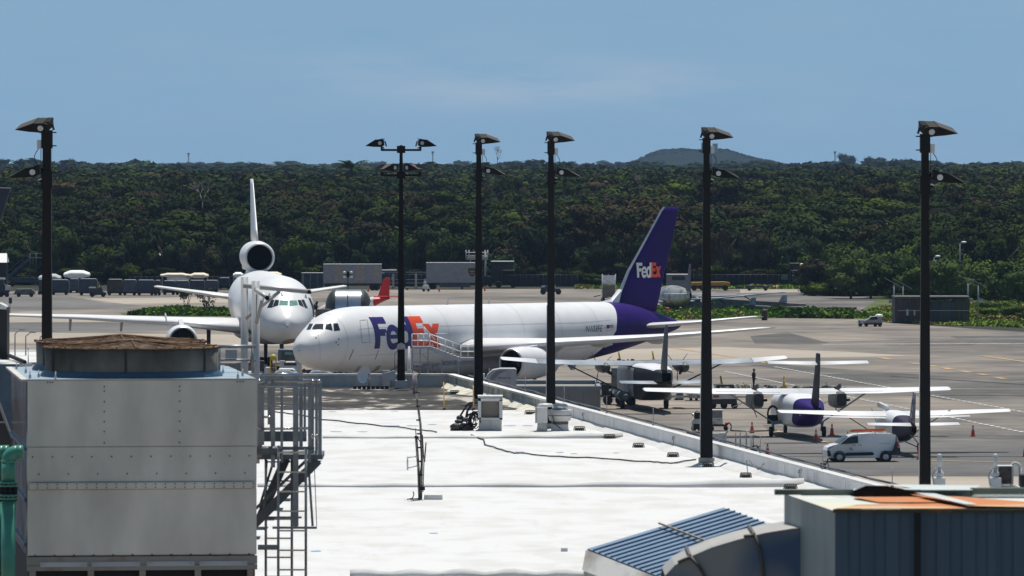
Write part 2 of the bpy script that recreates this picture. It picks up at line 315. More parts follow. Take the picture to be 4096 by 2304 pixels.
def crown_template(n_leaf,r=1.0,seed=0,lobes=9,flat=0.75,leaf=0.11):
    rg=np.random.default_rng(seed)
    c=[];rad=[]
    for i in range(lobes):
        a=rg.uniform(0,2*math.pi); q=rg.uniform(0.15,0.72)*r; z=rg.uniform(-0.35,0.55)*r*flat
        c.append((q*math.cos(a),q*math.sin(a),z)); rad.append(rg.uniform(0.28,0.48)*r)
    c=np.array(c);rad=np.array(rad)
    k=rg.integers(0,lobes,n_leaf); d=rg.normal(size=(n_leaf,3)); d/=np.linalg.norm(d,axis=1)[:,None]; d[:,2]=np.abs(d[:,2])*np.where(rg.random(n_leaf)<0.72,1,-1)
    rr=rad[k]*rg.uniform(0.72,1.12,n_leaf); P=c[k]+d*rr[:,None]*np.array([1,1,flat])
    nrm=d+rg.normal(size=(n_leaf,3))*0.30; nrm/=np.linalg.norm(nrm,axis=1)[:,None]
    a=np.cross(nrm,rg.normal(size=(n_leaf,3))); a/=np.linalg.norm(a,axis=1)[:,None]; bb=np.cross(nrm,a)
    s=leaf*r*rg.uniform(0.6,1.4,n_leaf)[:,None]
    V=np.stack([P-a*s-bb*s*.7,P+a*s-bb*s*.5,P+a*s*.8+bb*s*.8,P-a*s*.6+bb*s*.9],1).reshape(-1,3)
    Q=np.arange(len(V)).reshape(-1,4)
    # dark inner core blobs so that sky does not show everywhere
    cv=[];cq=[];base=0
    for j in range(lobes):
        m_=6
        for u in range(5):
            for v_ in range(m_):
                th=math.pi*u/4; ph=2*math.pi*v_/m_
                cv.append(c[j]+rad[j]*0.72*np.array([math.sin(th)*math.cos(ph),math.sin(th)*math.sin(ph),math.cos(th)*flat]))
        for u in range(4):
            for v_ in range(m_): cq.append((base+u*m_+v_,base+(u+1)*m_+v_,base+(u+1)*m_+(v_+1)%m_,base+u*m_+(v_+1)%m_))
        base+=5*m_
    cv=np.array(cv); cq=np.array(cq)+len(V)
    return np.vstack([V,cv]),np.vstack([Q,cq])
PAL=np.array([(0.022,0.040,0.012),(0.018,0.034,0.012),(0.030,0.052,0.012),(0.014,0.028,0.012),(0.040,0.060,0.014),(0.036,0.036,0.018),(0.050,0.043,0.024),(0.024,0.044,0.018),(0.055,0.085,0.012)])
PALP=np.array([.19,.17,.16,.12,.10,.10,.05,.06,.05])
def scatter_forest(name,spots,temps,label):
    Vs=[];Qs=[];Cs=[];off=0
    for (x,y,z,r,h,ci) in spots:
        V,Q=temps[rng.integers(0,len(temps))]
        a=rng.uniform(0,6.28); ca,sa=math.cos(a),math.sin(a)
        X=V[:,0]*r;Y=V[:,1]*r; VV=np.stack([x+X*ca-Y*sa,y+X*sa+Y*ca,z+V[:,2]*h],1)
        Vs.append(VV);Qs.append(Q+off);off+=len(V)
        c=np.append(PAL[ci]*rng.uniform(.55,1.6)*np.array([.86,.80,.62]),1.0)
        Cs.append(np.tile(c,(len(V),1)))
    o=npmesh(name,np.vstack(Vs),np.vstack(Qs),LEAF,col=np.vstack(Cs)); o['label']=label; o['category']='forest'; kind(o,'stuff'); return o
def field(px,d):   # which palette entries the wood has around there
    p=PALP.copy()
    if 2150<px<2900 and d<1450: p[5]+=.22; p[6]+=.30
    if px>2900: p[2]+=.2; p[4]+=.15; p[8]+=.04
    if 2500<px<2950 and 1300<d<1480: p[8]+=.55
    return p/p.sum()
TA=[crown_template(1050,1,s,10,0.8,0.052) for s in range(5)]
TB=[crown_template(330,1,s+20,8,0.8,0.09) for s in range(4)]
TCc=[crown_template(160,1,s+40,7,0.8,0.13) for s in range(3)]
spots=[]
for d in np.arange(1030,1520,9.5):
    hw=d*2150/F
    for x in np.arange(-hw-6,hw+6,8.6):
        xx=x+rng.uniform(-3,3); dd=d+rng.uniform(-4,4); th=rng.uniform(7.5,10.2)+.9*math.sin(xx*.045+dd*.013)+.8*math.sin(xx*.11-dd*.03)
        if rng.random()<.05: th+=1.3
        r=rng.uniform(3.4,6.8); th+=rng.uniform(-.9,.9); spots.append((xx,dd,hgt(dd)+th-3.6,r,rng.uniform(3.6,5.2),rng.choice(9,p=field(CX+xx*F/dd,dd))))
scatter_forest('forest',spots,TA,'dense dark green wood rising beyond the airfield fence')
spots=[]
for d in np.arange(1525,2600,24):
    hw=d*2200/F
    for x in np.arange(-hw-8,hw+8,8.5):
        xx=x+rng.uniform(-4,4); dd=d+rng.uniform(-10,10); th=rng.uniform(7.8,10.8)+1.0*math.sin(xx*.03+dd*.006)
        r=rng.uniform(5,7.5); spots.append((xx,dd,hgt(dd)+th-4,r,rng.uniform(4.0,5.0),rng.choice(9,p=field(CX+xx*F/dd,dd))))
scatter_forest('middle_forest',spots,TB,'hazy middle belt of the wood below the skyline')
spots=[]
for d in np.geomspace(2700,9000,17):
    hw=d*2250/F; st=d/190
    for x in np.arange(-hw-20,hw+20,st):
        xx=x+rng.uniform(-st/2,st/2); th=rng.uniform(8.5,12)+1.5*math.sin(xx*.018+d*.004)*math.sin(xx*.005+d)
        if d>3800: th+=rng.uniform(-1.5,1.5)+(2.5 if rng.random()<.12 else 0)
        r=min(st*rng.uniform(.55,.95),14); spots.append((xx,d+rng.uniform(-60,60),hgt(d)+th-4.5,r,rng.uniform(4.5,6.5),rng.choice([0,1,3,7])))
scatter_forest('far_forest',spots,TCc,'flat bluish forest belt along the skyline')
# distant hill with scrub and a blocky building on top
hillm=groundmat('hill_scrub',[(0.35,(0.008,0.013,0.008)),(0.65,(0.02,0.028,0.016))],0.02,0.12)
hillm.node_tree.nodes['Principled BSDF'].inputs['Specular IOR Level'].default_value=0.0; hillm.node_tree.nodes['Principled BSDF'].inputs['Roughness'].default_value=1.0
D0=9300.0; prof=[(2440,662),(2560,640),(2600,615),(2650,600),(2720,595),(2790,600),(2850,597),(2900,598),(2950,612),(3000,628),(3060,640),(3130,655),(3300,668)]
b=MB(); nseg=14; rings=[]
for k,sgn in enumerate(np.linspace(-1,1,nseg)):
    row=[]
    for px,py in prof:
        top=CZ-(py-HZ)*D0/F; zz=top*math.cos(sgn*math.pi/2)**.7 if abs(sgn)<1 else 0
        row.append(((px-CX)*D0/F*1.0,D0+sgn*260,max(zz,-1)+random.uniform(-.8,.8)))
    rings.append(row)
n=len(prof); b.add([p for r in rings for p in r],[(j*n+i,j*n+i+1,(j+1)*n+i+1,(j+1)*n+i) for j in range(nseg-1) for i in range(n-1)],0,True)
kind(b.build('hills',hillm,fix=False),'structure')
spots=[]
for i in range(520):
    px=random.uniform(2540,3120); py=np.interp(px,[p[0] for p in prof],[p[1] for p in prof]); t=random.uniform(-.55,.1)
    top=(CZ-(py-HZ)*D0/F)*math.cos(t*math.pi/2)**.7
    spots.append(((px-CX)*D0/F,D0+t*260,top-1.5,random.uniform(3.5,8),random.uniform(2.0,4.2),int(rng.choice([0,1,3]))))
scatter_forest('hill_scrub',spots,TCc,'scrub covering the rounded blue hill on the skyline')
t_=thing('tower_building','small blocky building standing on top of the distant hill','building',W(2828,602,9200))
b=MB(); b.bx(-8,-3,-4,4,-8,10); b.bx(-3,8,-4,4,-8,6); b.bx(8,15,-4,4,-8,9); b.build('wall',GREY,t_); b=MB(); b.bx(-8.4,-2.6,-4.4,4.4,10.01,10.8); b.bx(7.6,15.4,-4.4,4.4,9.01,9.8); b.build('roof',GREY,t_)
for px,y1,lab in ((754,612,'thin lattice mast on the skyline above the tail engine jet'),(1731,606,'thin mast on the skyline right of the four headed lamp'),(3340,606,'thin mast on the skyline left of the two round trees')):
    D_=7500; t_=thing('radio_mast',lab,'mast',W(px,650,D_),group='masts on the skyline'); s_=F/D_; h_=(650-y1)/s_
    b=MB()
    for dx_ in (-.6,.6): b.tube((dx_,0,-6),(dx_*.5,0,h_),.35,.25,6)
    for k in range(6): b.tube((-.6,0,k*h_/6),(.6,0,(k+1)*h_/6),.2,.2,4)
    b.build('lattice',STEEL,t_); b=MB(); b.box((0,0,h_*.93),(3,1.6,h_*.16)); b.box((0,0,h_*.7),(2.2,1.4,h_*.08)); b.build('antenna_panel',GREY,t_)
# individual trees of the wood edge
CM=[]
for s in range(6):
    V,Q=crown_template(1500,1,100+s,12,0.9,0.045); CM.append(npmesh('crown',V,Q,LEAFO))
TM=[]
for s in range(2):
    b=MB(); b.tube((0,0,-.2),(0.03,0,.52),.035,.022,7)
    for k in range(5):
        a=k*1.26+s; b.tube((0,0,.3+.04*k),(.28*math.cos(a),.28*math.sin(a),.62+.05*k),.018,.006,5)
    o=b.build('trunk',BARK); TM.append(o)
used=set()
def tree(px,D_,h_,r_,tint,label,group='trees along the edge of the wood',z0=None,v=None,name='broadleaf_tree',fh=.95):
    z0=hgt(D_) if z0 is None else z0; x=(px-CX)*D_/F
    t=thing(name,label,'tree',(x,D_,z0),group=group)
    i=random.randrange(6) if v is None else v
    if ('c',i) in used: c=CM[i].copy(); sc.collection.objects.link(c)
    else: c=CM[i]; used.add(('c',i))
    j=random.randrange(2)
    if ('t',j) in used: k=TM[j].copy(); sc.collection.objects.link(k)
    else: k=TM[j]; used.add(('t',j))
    c.parent=t; k.parent=t; ch=h_*fh
    c.scale=(r_,r_,ch*.66); c.location=(0,0,h_-ch*.56); c.rotation_euler=(0,0,random.uniform(0,6.28)); c.color=(*tint,1)
    k.scale=(h_,h_,h_*.9); return t
def zone(px):
    for lim,t in ((250,'behind the dark stairs at the left edge'),(640,'behind the white topped cargo carts'),(1020,'behind the cream topped carts left of the tail engine'),(1290,'behind the small silver container'),(1540,'behind the long striped container trailer'),(1700,'behind the far flatbed racks'),(1960,'behind the grey semi trailer'),(2300,'behind the dark parcel truck and screen fence'),(2560,'behind the row of white containers'),(2800,'behind the purple tail fin'),(3150,'behind the orange beam and screen fence'),(3360,'beside the dark lorry'),(3700,'behind the fenced shed'),(9999,'right of the tallest near lamp post')):
        if px<lim: return t
tn_names=['dark green','deep green','mid green','blackish','olive','dull brown','dry brown','bluish green','bright green']
row=[]
for i in range(92):
    px=-120+i*47+random.uniform(-12,12); D_=random.uniform(1006,1022)
    if px>3250: D_=random.uniform(930,1010)
    ci=int(rng.choice(9,p=field(px,1000))); tn_=PAL[ci]*random.uniform(.8,1.25); h_=random.uniform(5.0,9.5); 
    sz='low' if h_<7 else ('tall' if h_>9 else 'medium height')
    tree(px,D_,h_,random.uniform(2.8,4.3),tn_,f'{sz} {tn_names[ci]} leafy tree {zone(px)}')
spots=[]
for i in range(420):
    px=random.uniform(-200,4300); D_=random.uniform(1003,1030); spots.append(((px-CX)*D_/F,D_,hgt(D_)+random.uniform(.6,2.0),random.uniform(1.4,2.6),random.uniform(1.2,2.2),int(rng.choice(9,p=field(px,1000)))))
scatter_forest('undergrowth',spots,TA[:2],'dense low undergrowth at the foot of the wood')
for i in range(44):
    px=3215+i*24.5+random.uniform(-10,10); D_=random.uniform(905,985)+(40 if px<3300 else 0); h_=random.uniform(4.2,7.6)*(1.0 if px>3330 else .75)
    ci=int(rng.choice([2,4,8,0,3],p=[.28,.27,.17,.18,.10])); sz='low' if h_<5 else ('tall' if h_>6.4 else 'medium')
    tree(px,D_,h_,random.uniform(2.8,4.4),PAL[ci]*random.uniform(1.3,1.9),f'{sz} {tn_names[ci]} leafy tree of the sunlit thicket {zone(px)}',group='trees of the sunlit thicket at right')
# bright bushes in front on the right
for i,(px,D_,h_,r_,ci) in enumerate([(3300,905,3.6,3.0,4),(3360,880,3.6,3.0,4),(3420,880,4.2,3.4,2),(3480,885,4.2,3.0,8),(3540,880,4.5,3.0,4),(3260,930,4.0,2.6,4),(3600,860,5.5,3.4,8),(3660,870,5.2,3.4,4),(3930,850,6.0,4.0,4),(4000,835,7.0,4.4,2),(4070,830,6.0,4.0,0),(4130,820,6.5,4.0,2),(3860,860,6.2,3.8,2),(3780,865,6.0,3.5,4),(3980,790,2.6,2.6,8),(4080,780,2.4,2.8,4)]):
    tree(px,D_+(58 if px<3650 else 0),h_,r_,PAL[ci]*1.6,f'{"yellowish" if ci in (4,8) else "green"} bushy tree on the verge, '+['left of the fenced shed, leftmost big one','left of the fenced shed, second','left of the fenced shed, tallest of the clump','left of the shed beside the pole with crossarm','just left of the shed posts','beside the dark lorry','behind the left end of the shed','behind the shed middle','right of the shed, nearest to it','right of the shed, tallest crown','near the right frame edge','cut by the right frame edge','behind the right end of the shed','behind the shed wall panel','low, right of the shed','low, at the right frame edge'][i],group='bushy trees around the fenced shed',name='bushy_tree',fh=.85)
# landmark trees on the skyline
for px,yt,D_,r_,ci,lab in ((3392,612,5200,10,3,'round dark tree standing above the skyline, left of a pair'),(3500,622,5200,11,3,'round dark tree standing above the skyline, right of a pair'),(3300,640,4800,7,3,'smaller dark tree on the skyline left of the round pair'),(280,634,4300,7,3,'bluish tree clump above the skyline right of the left lamp pole'),(1010,650,3400,5,3,'small pointed dark tree on the skyline left of the palm'),(2345,648,3800,4,3,'small dark tree on the skyline left of the hill')):
    zt=CZ-(yt-HZ)*D_/F; z0=hgt(D_); h_=zt-z0; tree(px,D_,h_,r_,np.array((.02,.032,.02)),lab,group='trees standing above the skyline',name='skyline_tree',fh=.7)
# palms
PALMT=mat('palm_trunk',(0.12,0.10,0.08),0.9,var=0.3)
FROND=mat('palm_frond',(0.022,0.045,0.012),0.95,var=0.35,scale=2,spec=.03)
FRONDD=mat('dry_palm_frond',(0.10,0.08,0.055),0.95,spec=.03,var=0.3,scale=2)
def palm(px,ytop,D_,L_,label,nf=16,up=.9,seed=1,dry=0,hh=None):
    rg=random.Random(seed); zt=CZ-(ytop-HZ)*D_/F; z0=hgt(D_); hc=zt-L_*.75-z0
    t=thing('palm_tree',label,'palm',((px-CX)*D_/F,D_,z0),group='palms in the wood')
    b=MB(); b.tube((0,0,-1),(0,0,hc),.28,.2,8); b.build('trunk',PALMT,t)
    for k in range(nf):
        a=k*2.4+rg.uniform(-.3,.3); el=up*rg.uniform(.25,1.45); isd=k<dry
        if isd: el=-rg.uniform(.3,.7)
        b=MB(); n=7; prev=None
        for i in range(n+1):
            u=i/n; x=L_*u*math.cos(el-u*1.1*0.9); z=L_*(math.sin(el)*u-0.55*u*u)
            p=Vector((x*math.cos(a),x*math.sin(a),hc+z)); wd=.17*L_*math.sin(math.pi*min(1,.12+u*.88))+.02
            sd_=Vector((-math.sin(a),math.cos(a),0))*wd; dr=Vector((0,0,-wd*.55))
            if prev:
                P0,S0,R0=prev; b.add([P0,P0+S0+R0,p+sd_*.9+dr,p],[(0,1,2,3)]); b.add([P0,P0-S0+R0,p-sd_*.9+dr,p],[(0,3,2,1)])
            prev=(p+ (p-(prev[0] if prev else p))*0.12,sd_,dr)
        b.build('frond',FRONDD if isd else FROND,t,fix=False)
palm(1407,616,1560,4.6,'tall palm poking above the skyline left of the four headed lamp',18,1.0,3,4)
for i,(px,yt,D_) in enumerate(((2255,690,1270),(2310,712,1240),(2205,735,1230),(2280,770,1200),(2330,805,1180))):
    palm(px,yt,D_,2.6,['palm crown right of the fourth lamp pole, topmost','palm crown in the wood, rightmost of the upper ones','palm crown just right of the fourth lamp pole','palm crown in the middle of the clump','lowest palm crown of the clump'][i],16,.8,20+i,1)
# bare trees
BARE=mat('pale_bare_wood',(0.22,0.19,0.16),0.9,var=.2)
def bare(px,yb,D_,h_,label,seed):
    rg=random.Random(seed); zb=CZ-(yb-HZ)*D_/F; t=thing('bare_tree',label,'tree',((px-CX)*D_/F,D_,zb),group='bare trees in the wood'); b=MB()
    def br(p,d,l,r,k):
        q=p+d*l; b.tube(p,q,r,r*.65,5)
        if k==0: return
        for _ in range(3): dd=(d+Vector((rg.uniform(-.7,.7),rg.uniform(-.7,.7),rg.uniform(-.2,.5)))).normalized(); br(q,dd,l*.72,r*.6,k-1)
    br(Vector((0,0,0)),Vector((0,0,1)),h_*.33,h_*.02,4); b.build('trunk',BARE,t)
bare(810,860,1180,7,'pale leafless tree in the wood left of the tail engine',1); bare(1990,670,1450,5.2,'wiry leafless tree on the skyline right of the third lamp pole',2); bare(2560,800,1240,5,'pale leafless tree above the purple tail fin',3)
# ---------------------------------------------------------------- ground-cover strips
def cover(name,poly,n,h,ls,pal,label,bump=None):
    P=np.array([gp(*p) for p in poly]); lo=P.min(0); hi=P.max(0); pts=[]
    from mathutils.geometry import intersect_point_tri_2d
    def inside(x,y):
        c=False; j=len(P)-1
        for i in range(len(P)):
            if ((P[i,1]>y)!=(P[j,1]>y)) and (x<(P[j,0]-P[i,0])*(y-P[i,1])/(P[j,1]-P[i,1])+P[i,0]): c=not c
            j=i
        return c
    while len(pts)<n:
        q=rng.uniform(lo,hi)
        if inside(*q): pts.append(q)
    pts=np.array(pts); hm=h*(0.35+0.65*(0.5+0.5*np.sin(pts[:,0]*.9+3*np.sin(pts[:,1]*.11))*np.sin(pts[:,0]*.31+1.7+pts[:,1]*.05)))
    z=rng.random(n)**1.3*hm; C=np.stack([pts[:,0],pts[:,1],z],1)
    a=rng.normal(size=(n,3)); a/=np.linalg.norm(a,axis=1)[:,None]; u=np.cross(a,rng.normal(size=(n,3))); u/=np.linalg.norm(u,axis=1)[:,None]; s=ls*rng.uniform(.5,1.5,n)[:,None]
    V=np.stack([C-a*s-u*s,C+a*s-u*s,C+a*s+u*s,C-a*s+u*s],1).reshape(-1,3); Q=np.arange(4*n).reshape(-1,4)
    ci=rng.choice(len(pal),n); zone_=((np.sin(pts[:,0]*.35+pts[:,1]*.07)+1)/2); ci=np.minimum((zone_*len(pal)).astype(int),len(pal)-1)
    col=np.repeat(np.hstack([np.array(pal)[ci]*rng.uniform(.7,1.3,n)[:,None],np.ones((n,1))]),4,0)
    o=npmesh(name,V,Q,LEAF,col=col); o['label']=label; o['category']='ground cover'; kind(o,'stuff'); return o
GP=[(.10,.20,.02),(.15,.26,.03),(.22,.25,.06),(.27,.24,.11),(.12,.21,.025)]
cover('grass',[(2620,1240),(2900,1236),(3050,1248),(3420,1262),(3560,1280),(3330,1268),(2950,1276),(2650,1280)],11000,1.0,.13,GP,'strip of weeds and low bushes between apron and far taxiway')
cover('weeds',[(3080,1258),(3300,1262),(3420,1276),(3120,1272)],6000,1.3,.14,[(.05,.10,.016),(.10,.17,.025)],'taller green bushes on the strip behind the small pickup')
cover('grass',[(3420,1262),(3520,1230),(4300,1200),(4300,1316),(3760,1300),(3560,1288)],16000,.3,.13,[(.22,.30,.05),(.18,.24,.035),(.25,.22,.06)],'mown grass in front of the fenced shed')
cover('weeds',[(500,1262),(640,1246),(925,1246),(925,1266)],9000,.9,.12,[(.10,.19,.015),(.06,.12,.015)],'bright green weeds behind the long white wing')
patch('grass_verge',[(3228,1140),(5600,1140),(5600,1206),(3640,1206),(3330,1172)],SOIL,0.012)
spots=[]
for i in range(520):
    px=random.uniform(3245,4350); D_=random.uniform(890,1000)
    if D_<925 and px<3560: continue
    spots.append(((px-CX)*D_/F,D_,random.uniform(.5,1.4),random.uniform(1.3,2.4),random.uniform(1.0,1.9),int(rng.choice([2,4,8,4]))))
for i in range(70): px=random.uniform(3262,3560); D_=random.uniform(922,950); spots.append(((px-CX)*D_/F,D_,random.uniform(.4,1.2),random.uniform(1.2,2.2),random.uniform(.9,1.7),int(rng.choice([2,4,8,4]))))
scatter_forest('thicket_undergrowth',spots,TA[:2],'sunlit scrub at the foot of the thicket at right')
cover('grass',[(2300,1150),(3240,1150),(3240,1156),(2300,1156)],5000,.6,.15,GP,'grass along the foot of the screen fence')
for px,h_,lab in ((742,3.6,'thin leafy sapling behind the long wing, left one'),(832,3.3,'thin leafy sapling behind the long wing, right one')):
    p=G(px,1262); t=thing('sapling',lab,'bush',p,group='saplings behind the long wing')
    V,Q=crown_template(420,1,int(px),8,1.0,0.07); Q=Q[:420]; V=V[:420*4]; o=npmesh('crown',V*np.array([1.35,1.2,1.5])+np.array([0,0,h_-1.3]),Q,LEAFO,t); o.color=(.045,.065,.03,1)
    b=MB()
    for k in range(6): b.tube((0,0,0),(random.uniform(-.8,.8),random.uniform(-.5,.5),h_*random.uniform(.6,.95)),.05,.015,5)
    b.build('stem',BARE,t)
# ================================================================ terminal roof
RZ=7.7
def rp(px,py,z=RZ): p=G(px,py,z); return (p.x,p.y)
def par_x(y): return -3.4+(345-y)*0.1388          # right-hand parapet line
t_roof=thing('terminal_building','long low terminal building with bright white coated flat roof','building',(0,0,0))
yb_=345.0; yf=150.0; xl=-16.2
b=MB(); b.add([(xl,yf,RZ),(par_x(yf),yf,RZ),(par_x(314),314,RZ),(xl,314,RZ)],[(0,1,2,3)]); b.build('roof',ROOFW,t_roof,fix=False)
OLDR=groundmat('dirty_old_roof',[(0.40,(0.018,0.016,0.014)),(0.515,(0.045,0.040,0.035)),(0.555,(0.09,0.08,0.07)),(0.60,(0.42,0.39,0.34))],0.35,1.3,stretch=(1,.45,1))
b=MB(); b.add([(xl,314,RZ-.004),(par_x(314),314,RZ-.004),(-3.4,yb_,RZ-.004),(xl,yb_,RZ-.004)],[(0,1,2,3)]); b.build('old_roof',OLDR,t_roof,fix=False)
b=MB()   # walls under
b.bx(xl,-3.4,yb_+.31,yb_+.5,0,RZ); 
b.add([(par_x(yf)+.31,yf,0),(par_x(yf)+.31,yf,RZ),(-3.09,yb_,RZ),(-3.09,yb_,0)],[(0,1,2,3)]); b.build('wall',WALLG,t_roof,fix=False)
PT=8.42
PGR=mat('mildewed_parapet',(0.40,0.41,0.41),0.85,col2=(0.13,0.13,0.115),scale=1.6,stretch=(1,1,.12),lo=.42,hi=.68,detail=6)
CAPM=mat('parapet_cap',(0.72,0.71,0.67),0.8,var=.15,scale=2)
b=MB(); b.bx(xl,-3.4,yb_,yb_+.3,RZ,PT-.1); b.build('rear_parapet',mat('weathered_white_wall',(0.40,0.42,0.44),0.8,var=.2,scale=1,stretch=(1,1,.3)),t_roof)
b=MB(); b.bx(xl,-3.4,yb_-.06,yb_+.36,PT-.098,PT); b.build('parapet_cap',CAPM,t_roof)
def parwall(ya,yb2,m,capm,nm):
    n=max(2,int(abs(ya-yb2)/6)); b=MB(); c=MB()
    for k in range(n):
        y0=ya+(yb2-ya)*k/n+.02; y1=ya+(yb2-ya)*(k+1)/n-.02; x0=par_x(y0)+random.uniform(-.015,.015); x1=par_x(y1)
        b.add([(x0,y0,RZ),(x0+.3,y0,RZ),(x1+.3,y1,RZ),(x1,y1,RZ),(x0,y0,PT-.1),(x0+.3,y0,PT-.1),(x1+.3,y1,PT-.1),(x1,y1,PT-.1)],[(3,2,1,0),(4,5,6,7),(0,1,5,4),(1,2,6,5),(2,3,7,6),(3,0,4,7)])
        x0-=.05;x1-=.05; q=.4
        c.add([(x0,y0,PT-.098),(x0+q,y0,PT-.098),(x1+q,y1,PT-.098),(x1,y1,PT-.098),(x0,y0,PT),(x0+q,y0,PT),(x1+q,y1,PT),(x1,y1,PT)],[(3,2,1,0),(4,5,6,7),(0,1,5,4),(1,2,6,5),(2,3,7,6),(3,0,4,7)])
    b.build(nm,m,t_roof); c.build('parapet_cap',capm,t_roof)
parwall(yf,306,PARW,WHITE2,'side_parapet'); parwall(306,yb_,PGR,CAPM,'stained_parapet')
# sloping fillet at the foot of the parapet
b=MB()
for ya,yb2 in ((yf,306),):
    n=40
    for k in range(n):
        y0=ya+(yb2-ya)*k/n; y1=ya+(yb2-ya)*(k+1)/n; d0=.5+.25*math.sin(k*1.7); d1=.5+.25*math.sin((k+1)*1.7)
        b.add([(par_x(y0)-d0,y0,RZ+.004),(par_x(y0)-.01,y0,RZ+.22),(par_x(y1)-.01,y1,RZ+.22),(par_x(y1)-d1,y1,RZ+.004)],[(0,1,2,3)],0,True)
b.build('roof_fillet',ROOFW,t_roof,fix=False)
FOAM=mat('cream_roof_foam',(0.62,0.60,0.50),0.85,col2=(0.30,0.27,0.2),scale=1.5,lo=.5,hi=.75)
b=MB(); n=26
for k in range(n):
    y0=308+(yb_-308)*k/n; y1=308+(yb_-308)*(k+1)/n; d0=.55+.25*math.sin(k*2.1)+.2*math.sin(k*.7); d1=.55+.25*math.sin((k+1)*2.1)+.2*math.sin((k+1)*.7)
    b.add([(par_x(y0)-d0,y0,RZ+.004),(par_x(y0)-.01,y0,RZ+.28),(par_x(y1)-.01,y1,RZ+.28),(par_x(y1)-d1,y1,RZ+.004)],[(0,1,2,3)],0,True)
b.build('foam_fillet',FOAM,t_roof,fix=False)
# roof expansion ridges
def ridge(py,pxl,pxr,h0,h1):
    D_=(CZ-RZ)*F/(py-HZ); b=MB(); x0=(pxl-CX)*D_/F; x1=(pxr-CX)*D_/F; rings=[]; n=24
    for k in range(n+1):
        u=k/n; x=x0+(x1-x0)*u; h=h0*(1+.25*math.sin(k*1.3))+(h1-h0)*(u**3); yo=.12*math.sin(k*.9)+.08*math.sin(k*2.3)
        rings.append([(x,D_+yo-h*.9-.05,RZ+.004),(x,D_+yo-h*.75,RZ+h*.55),(x,D_+yo-h*.35,RZ+h*.95),(x,D_+yo+h*.2,RZ+h),(x,D_+yo+h*.8,RZ+h*.5),(x,D_+yo+h*1.2,RZ+.004)])
    b.loft(rings); b.build('roof_ridge',ROOFW,t_roof)
ridge(1753,1290,2492,.10,.28); ridge(1948,1030,3216,.13,.34); ridge(2306,1400,2390,.2,.2)
# blue repair patches / puddles
m=ROOFW; tr=m.node_tree; bs=tr.nodes['Principled BSDF']; lk0=bs.inputs['Base Color'].links[0]; src=lk0.from_socket
tcr=tr.nodes.new('ShaderNodeTexCoord'); mpr=tr.nodes.new('ShaderNodeMapping'); mpr.inputs['Scale'].default_value=(.9,.16,1); mpr.inputs['Rotation'].default_value=(0,0,.5); n2=tr.nodes.new('ShaderNodeTexNoise'); n2.inputs['Scale'].default_value=1.1; n2.inputs['Detail'].default_value=9; n2.inputs['Roughness'].default_value=.72
tr.links.new(tcr.outputs['Object'],mpr.inputs[0]); tr.links.new(mpr.outputs[0],n2.inputs['Vector']); mrr=tr.nodes.new('ShaderNodeMapRange'); mrr.inputs[1].default_value=.53; mrr.inputs[2].default_value=.68; mrr.inputs[3].default_value=0; mrr.inputs[4].default_value=.24; tr.links.new(n2.outputs['Fac'],mrr.inputs[0])
mxr=tr.nodes.new('ShaderNodeMixRGB'); mxr.inputs[2].default_value=(.37,.355,.32,1); tr.links.new(mrr.outputs[0],mxr.inputs[0]); tr.links.new(src,mxr.inputs[1])
br=tr.nodes.new('ShaderNodeTexBrick'); br.inputs['Scale'].default_value=1; br.inputs['Mortar Size'].default_value=.012; br.inputs['Mortar Smooth'].default_value=.6; br.inputs['Brick Width'].default_value=14; br.inputs['Row Height'].default_value=1.9; br.offset=.37
rb=tr.nodes.new('ShaderNodeMapping'); rb.inputs['Rotation'].default_value=(0,0,-.137); tr.links.new(tcr.outputs['Object'],rb.inputs[0]); tr.links.new(rb.outputs[0],br.inputs['Vector']); mb_=tr.nodes.new('ShaderNodeMixRGB'); mb_.inputs[2].default_value=(.42,.42,.43,1); mf=tr.nodes.new('ShaderNodeMath'); mf.operation='MULTIPLY'; mf.inputs[1].default_value=.35; tr.links.new(br.outputs['Fac'],mf.inputs[0]); tr.links.new(mf.outputs[0],mb_.inputs[0]); tr.links.new(mxr.outputs[0],mb_.inputs[1]); tr.links.new(mb_.outputs[0],bs.inputs['Base Color'])
PUD=mat('wet_blue_patch',(0.42,0.56,0.70),0.25,var=.1)
b=MB()
for px,py,wx in ((1570,1703,40),(1650,1703,26),(1450,1727,24),(1345,1727,26),(1730,1698,22),(1330,1647,18),(1578,1645,16),(2040,1703,30),(2110,1703,24),(2080,1808,22),(2240,1810,18),(1265,2205,28),(2295,1815,16),(1735,2133,20),(2465,1812,14)):
    c=G(px,py,RZ); s_=F/c.y; r=wx/s_
    b.add([(c.x+r*math.cos(a)*random.uniform(.7,1.1),c.y+2.2*r*math.sin(a)*random.uniform(.5,1.1),RZ+.01) for a in np.linspace(0,6.28,10)[:-1]],[tuple(range(9))])
b.build('wet_patch',PUD,t_roof,fix=False)
# left roof annex
t=thing('side_building','flat white roofed annex behind the cooling tower, left frame edge','building',(0,0,0))
b=MB(); b.add([(-60,290,10.5),(-22,290,10.5),(-22,318,10.5),(-60,318,10.5)],[(0,1,2,3)]); b.build('roof',mat('annex_roof',(0.35,0.35,0.35),.8,var=.2,scale=.6),t,fix=False)
b=MB(); b.bx(-60,-21.99,289.7,289.98,0,10.7); b.build('wall',SLATE,t)
b=MB(); b.prism([(-26.2,10.5),(-21.6,10.5),(-21.6,10.62)],295,312); 
for k in range(9): b.box((-26.0+k*.45,306-k*1.6,10.55),(1.0,1.6,.12+.05*random.random()),rz=-.3)
b.build('white_edge_roll',ROOFW,t)
b=MB(); b.path([(-27,322,10.9),(-24.5,308,10.8),(-21.8,291,10.75)],.09); b.build('edge_pipe',BLACK,t)
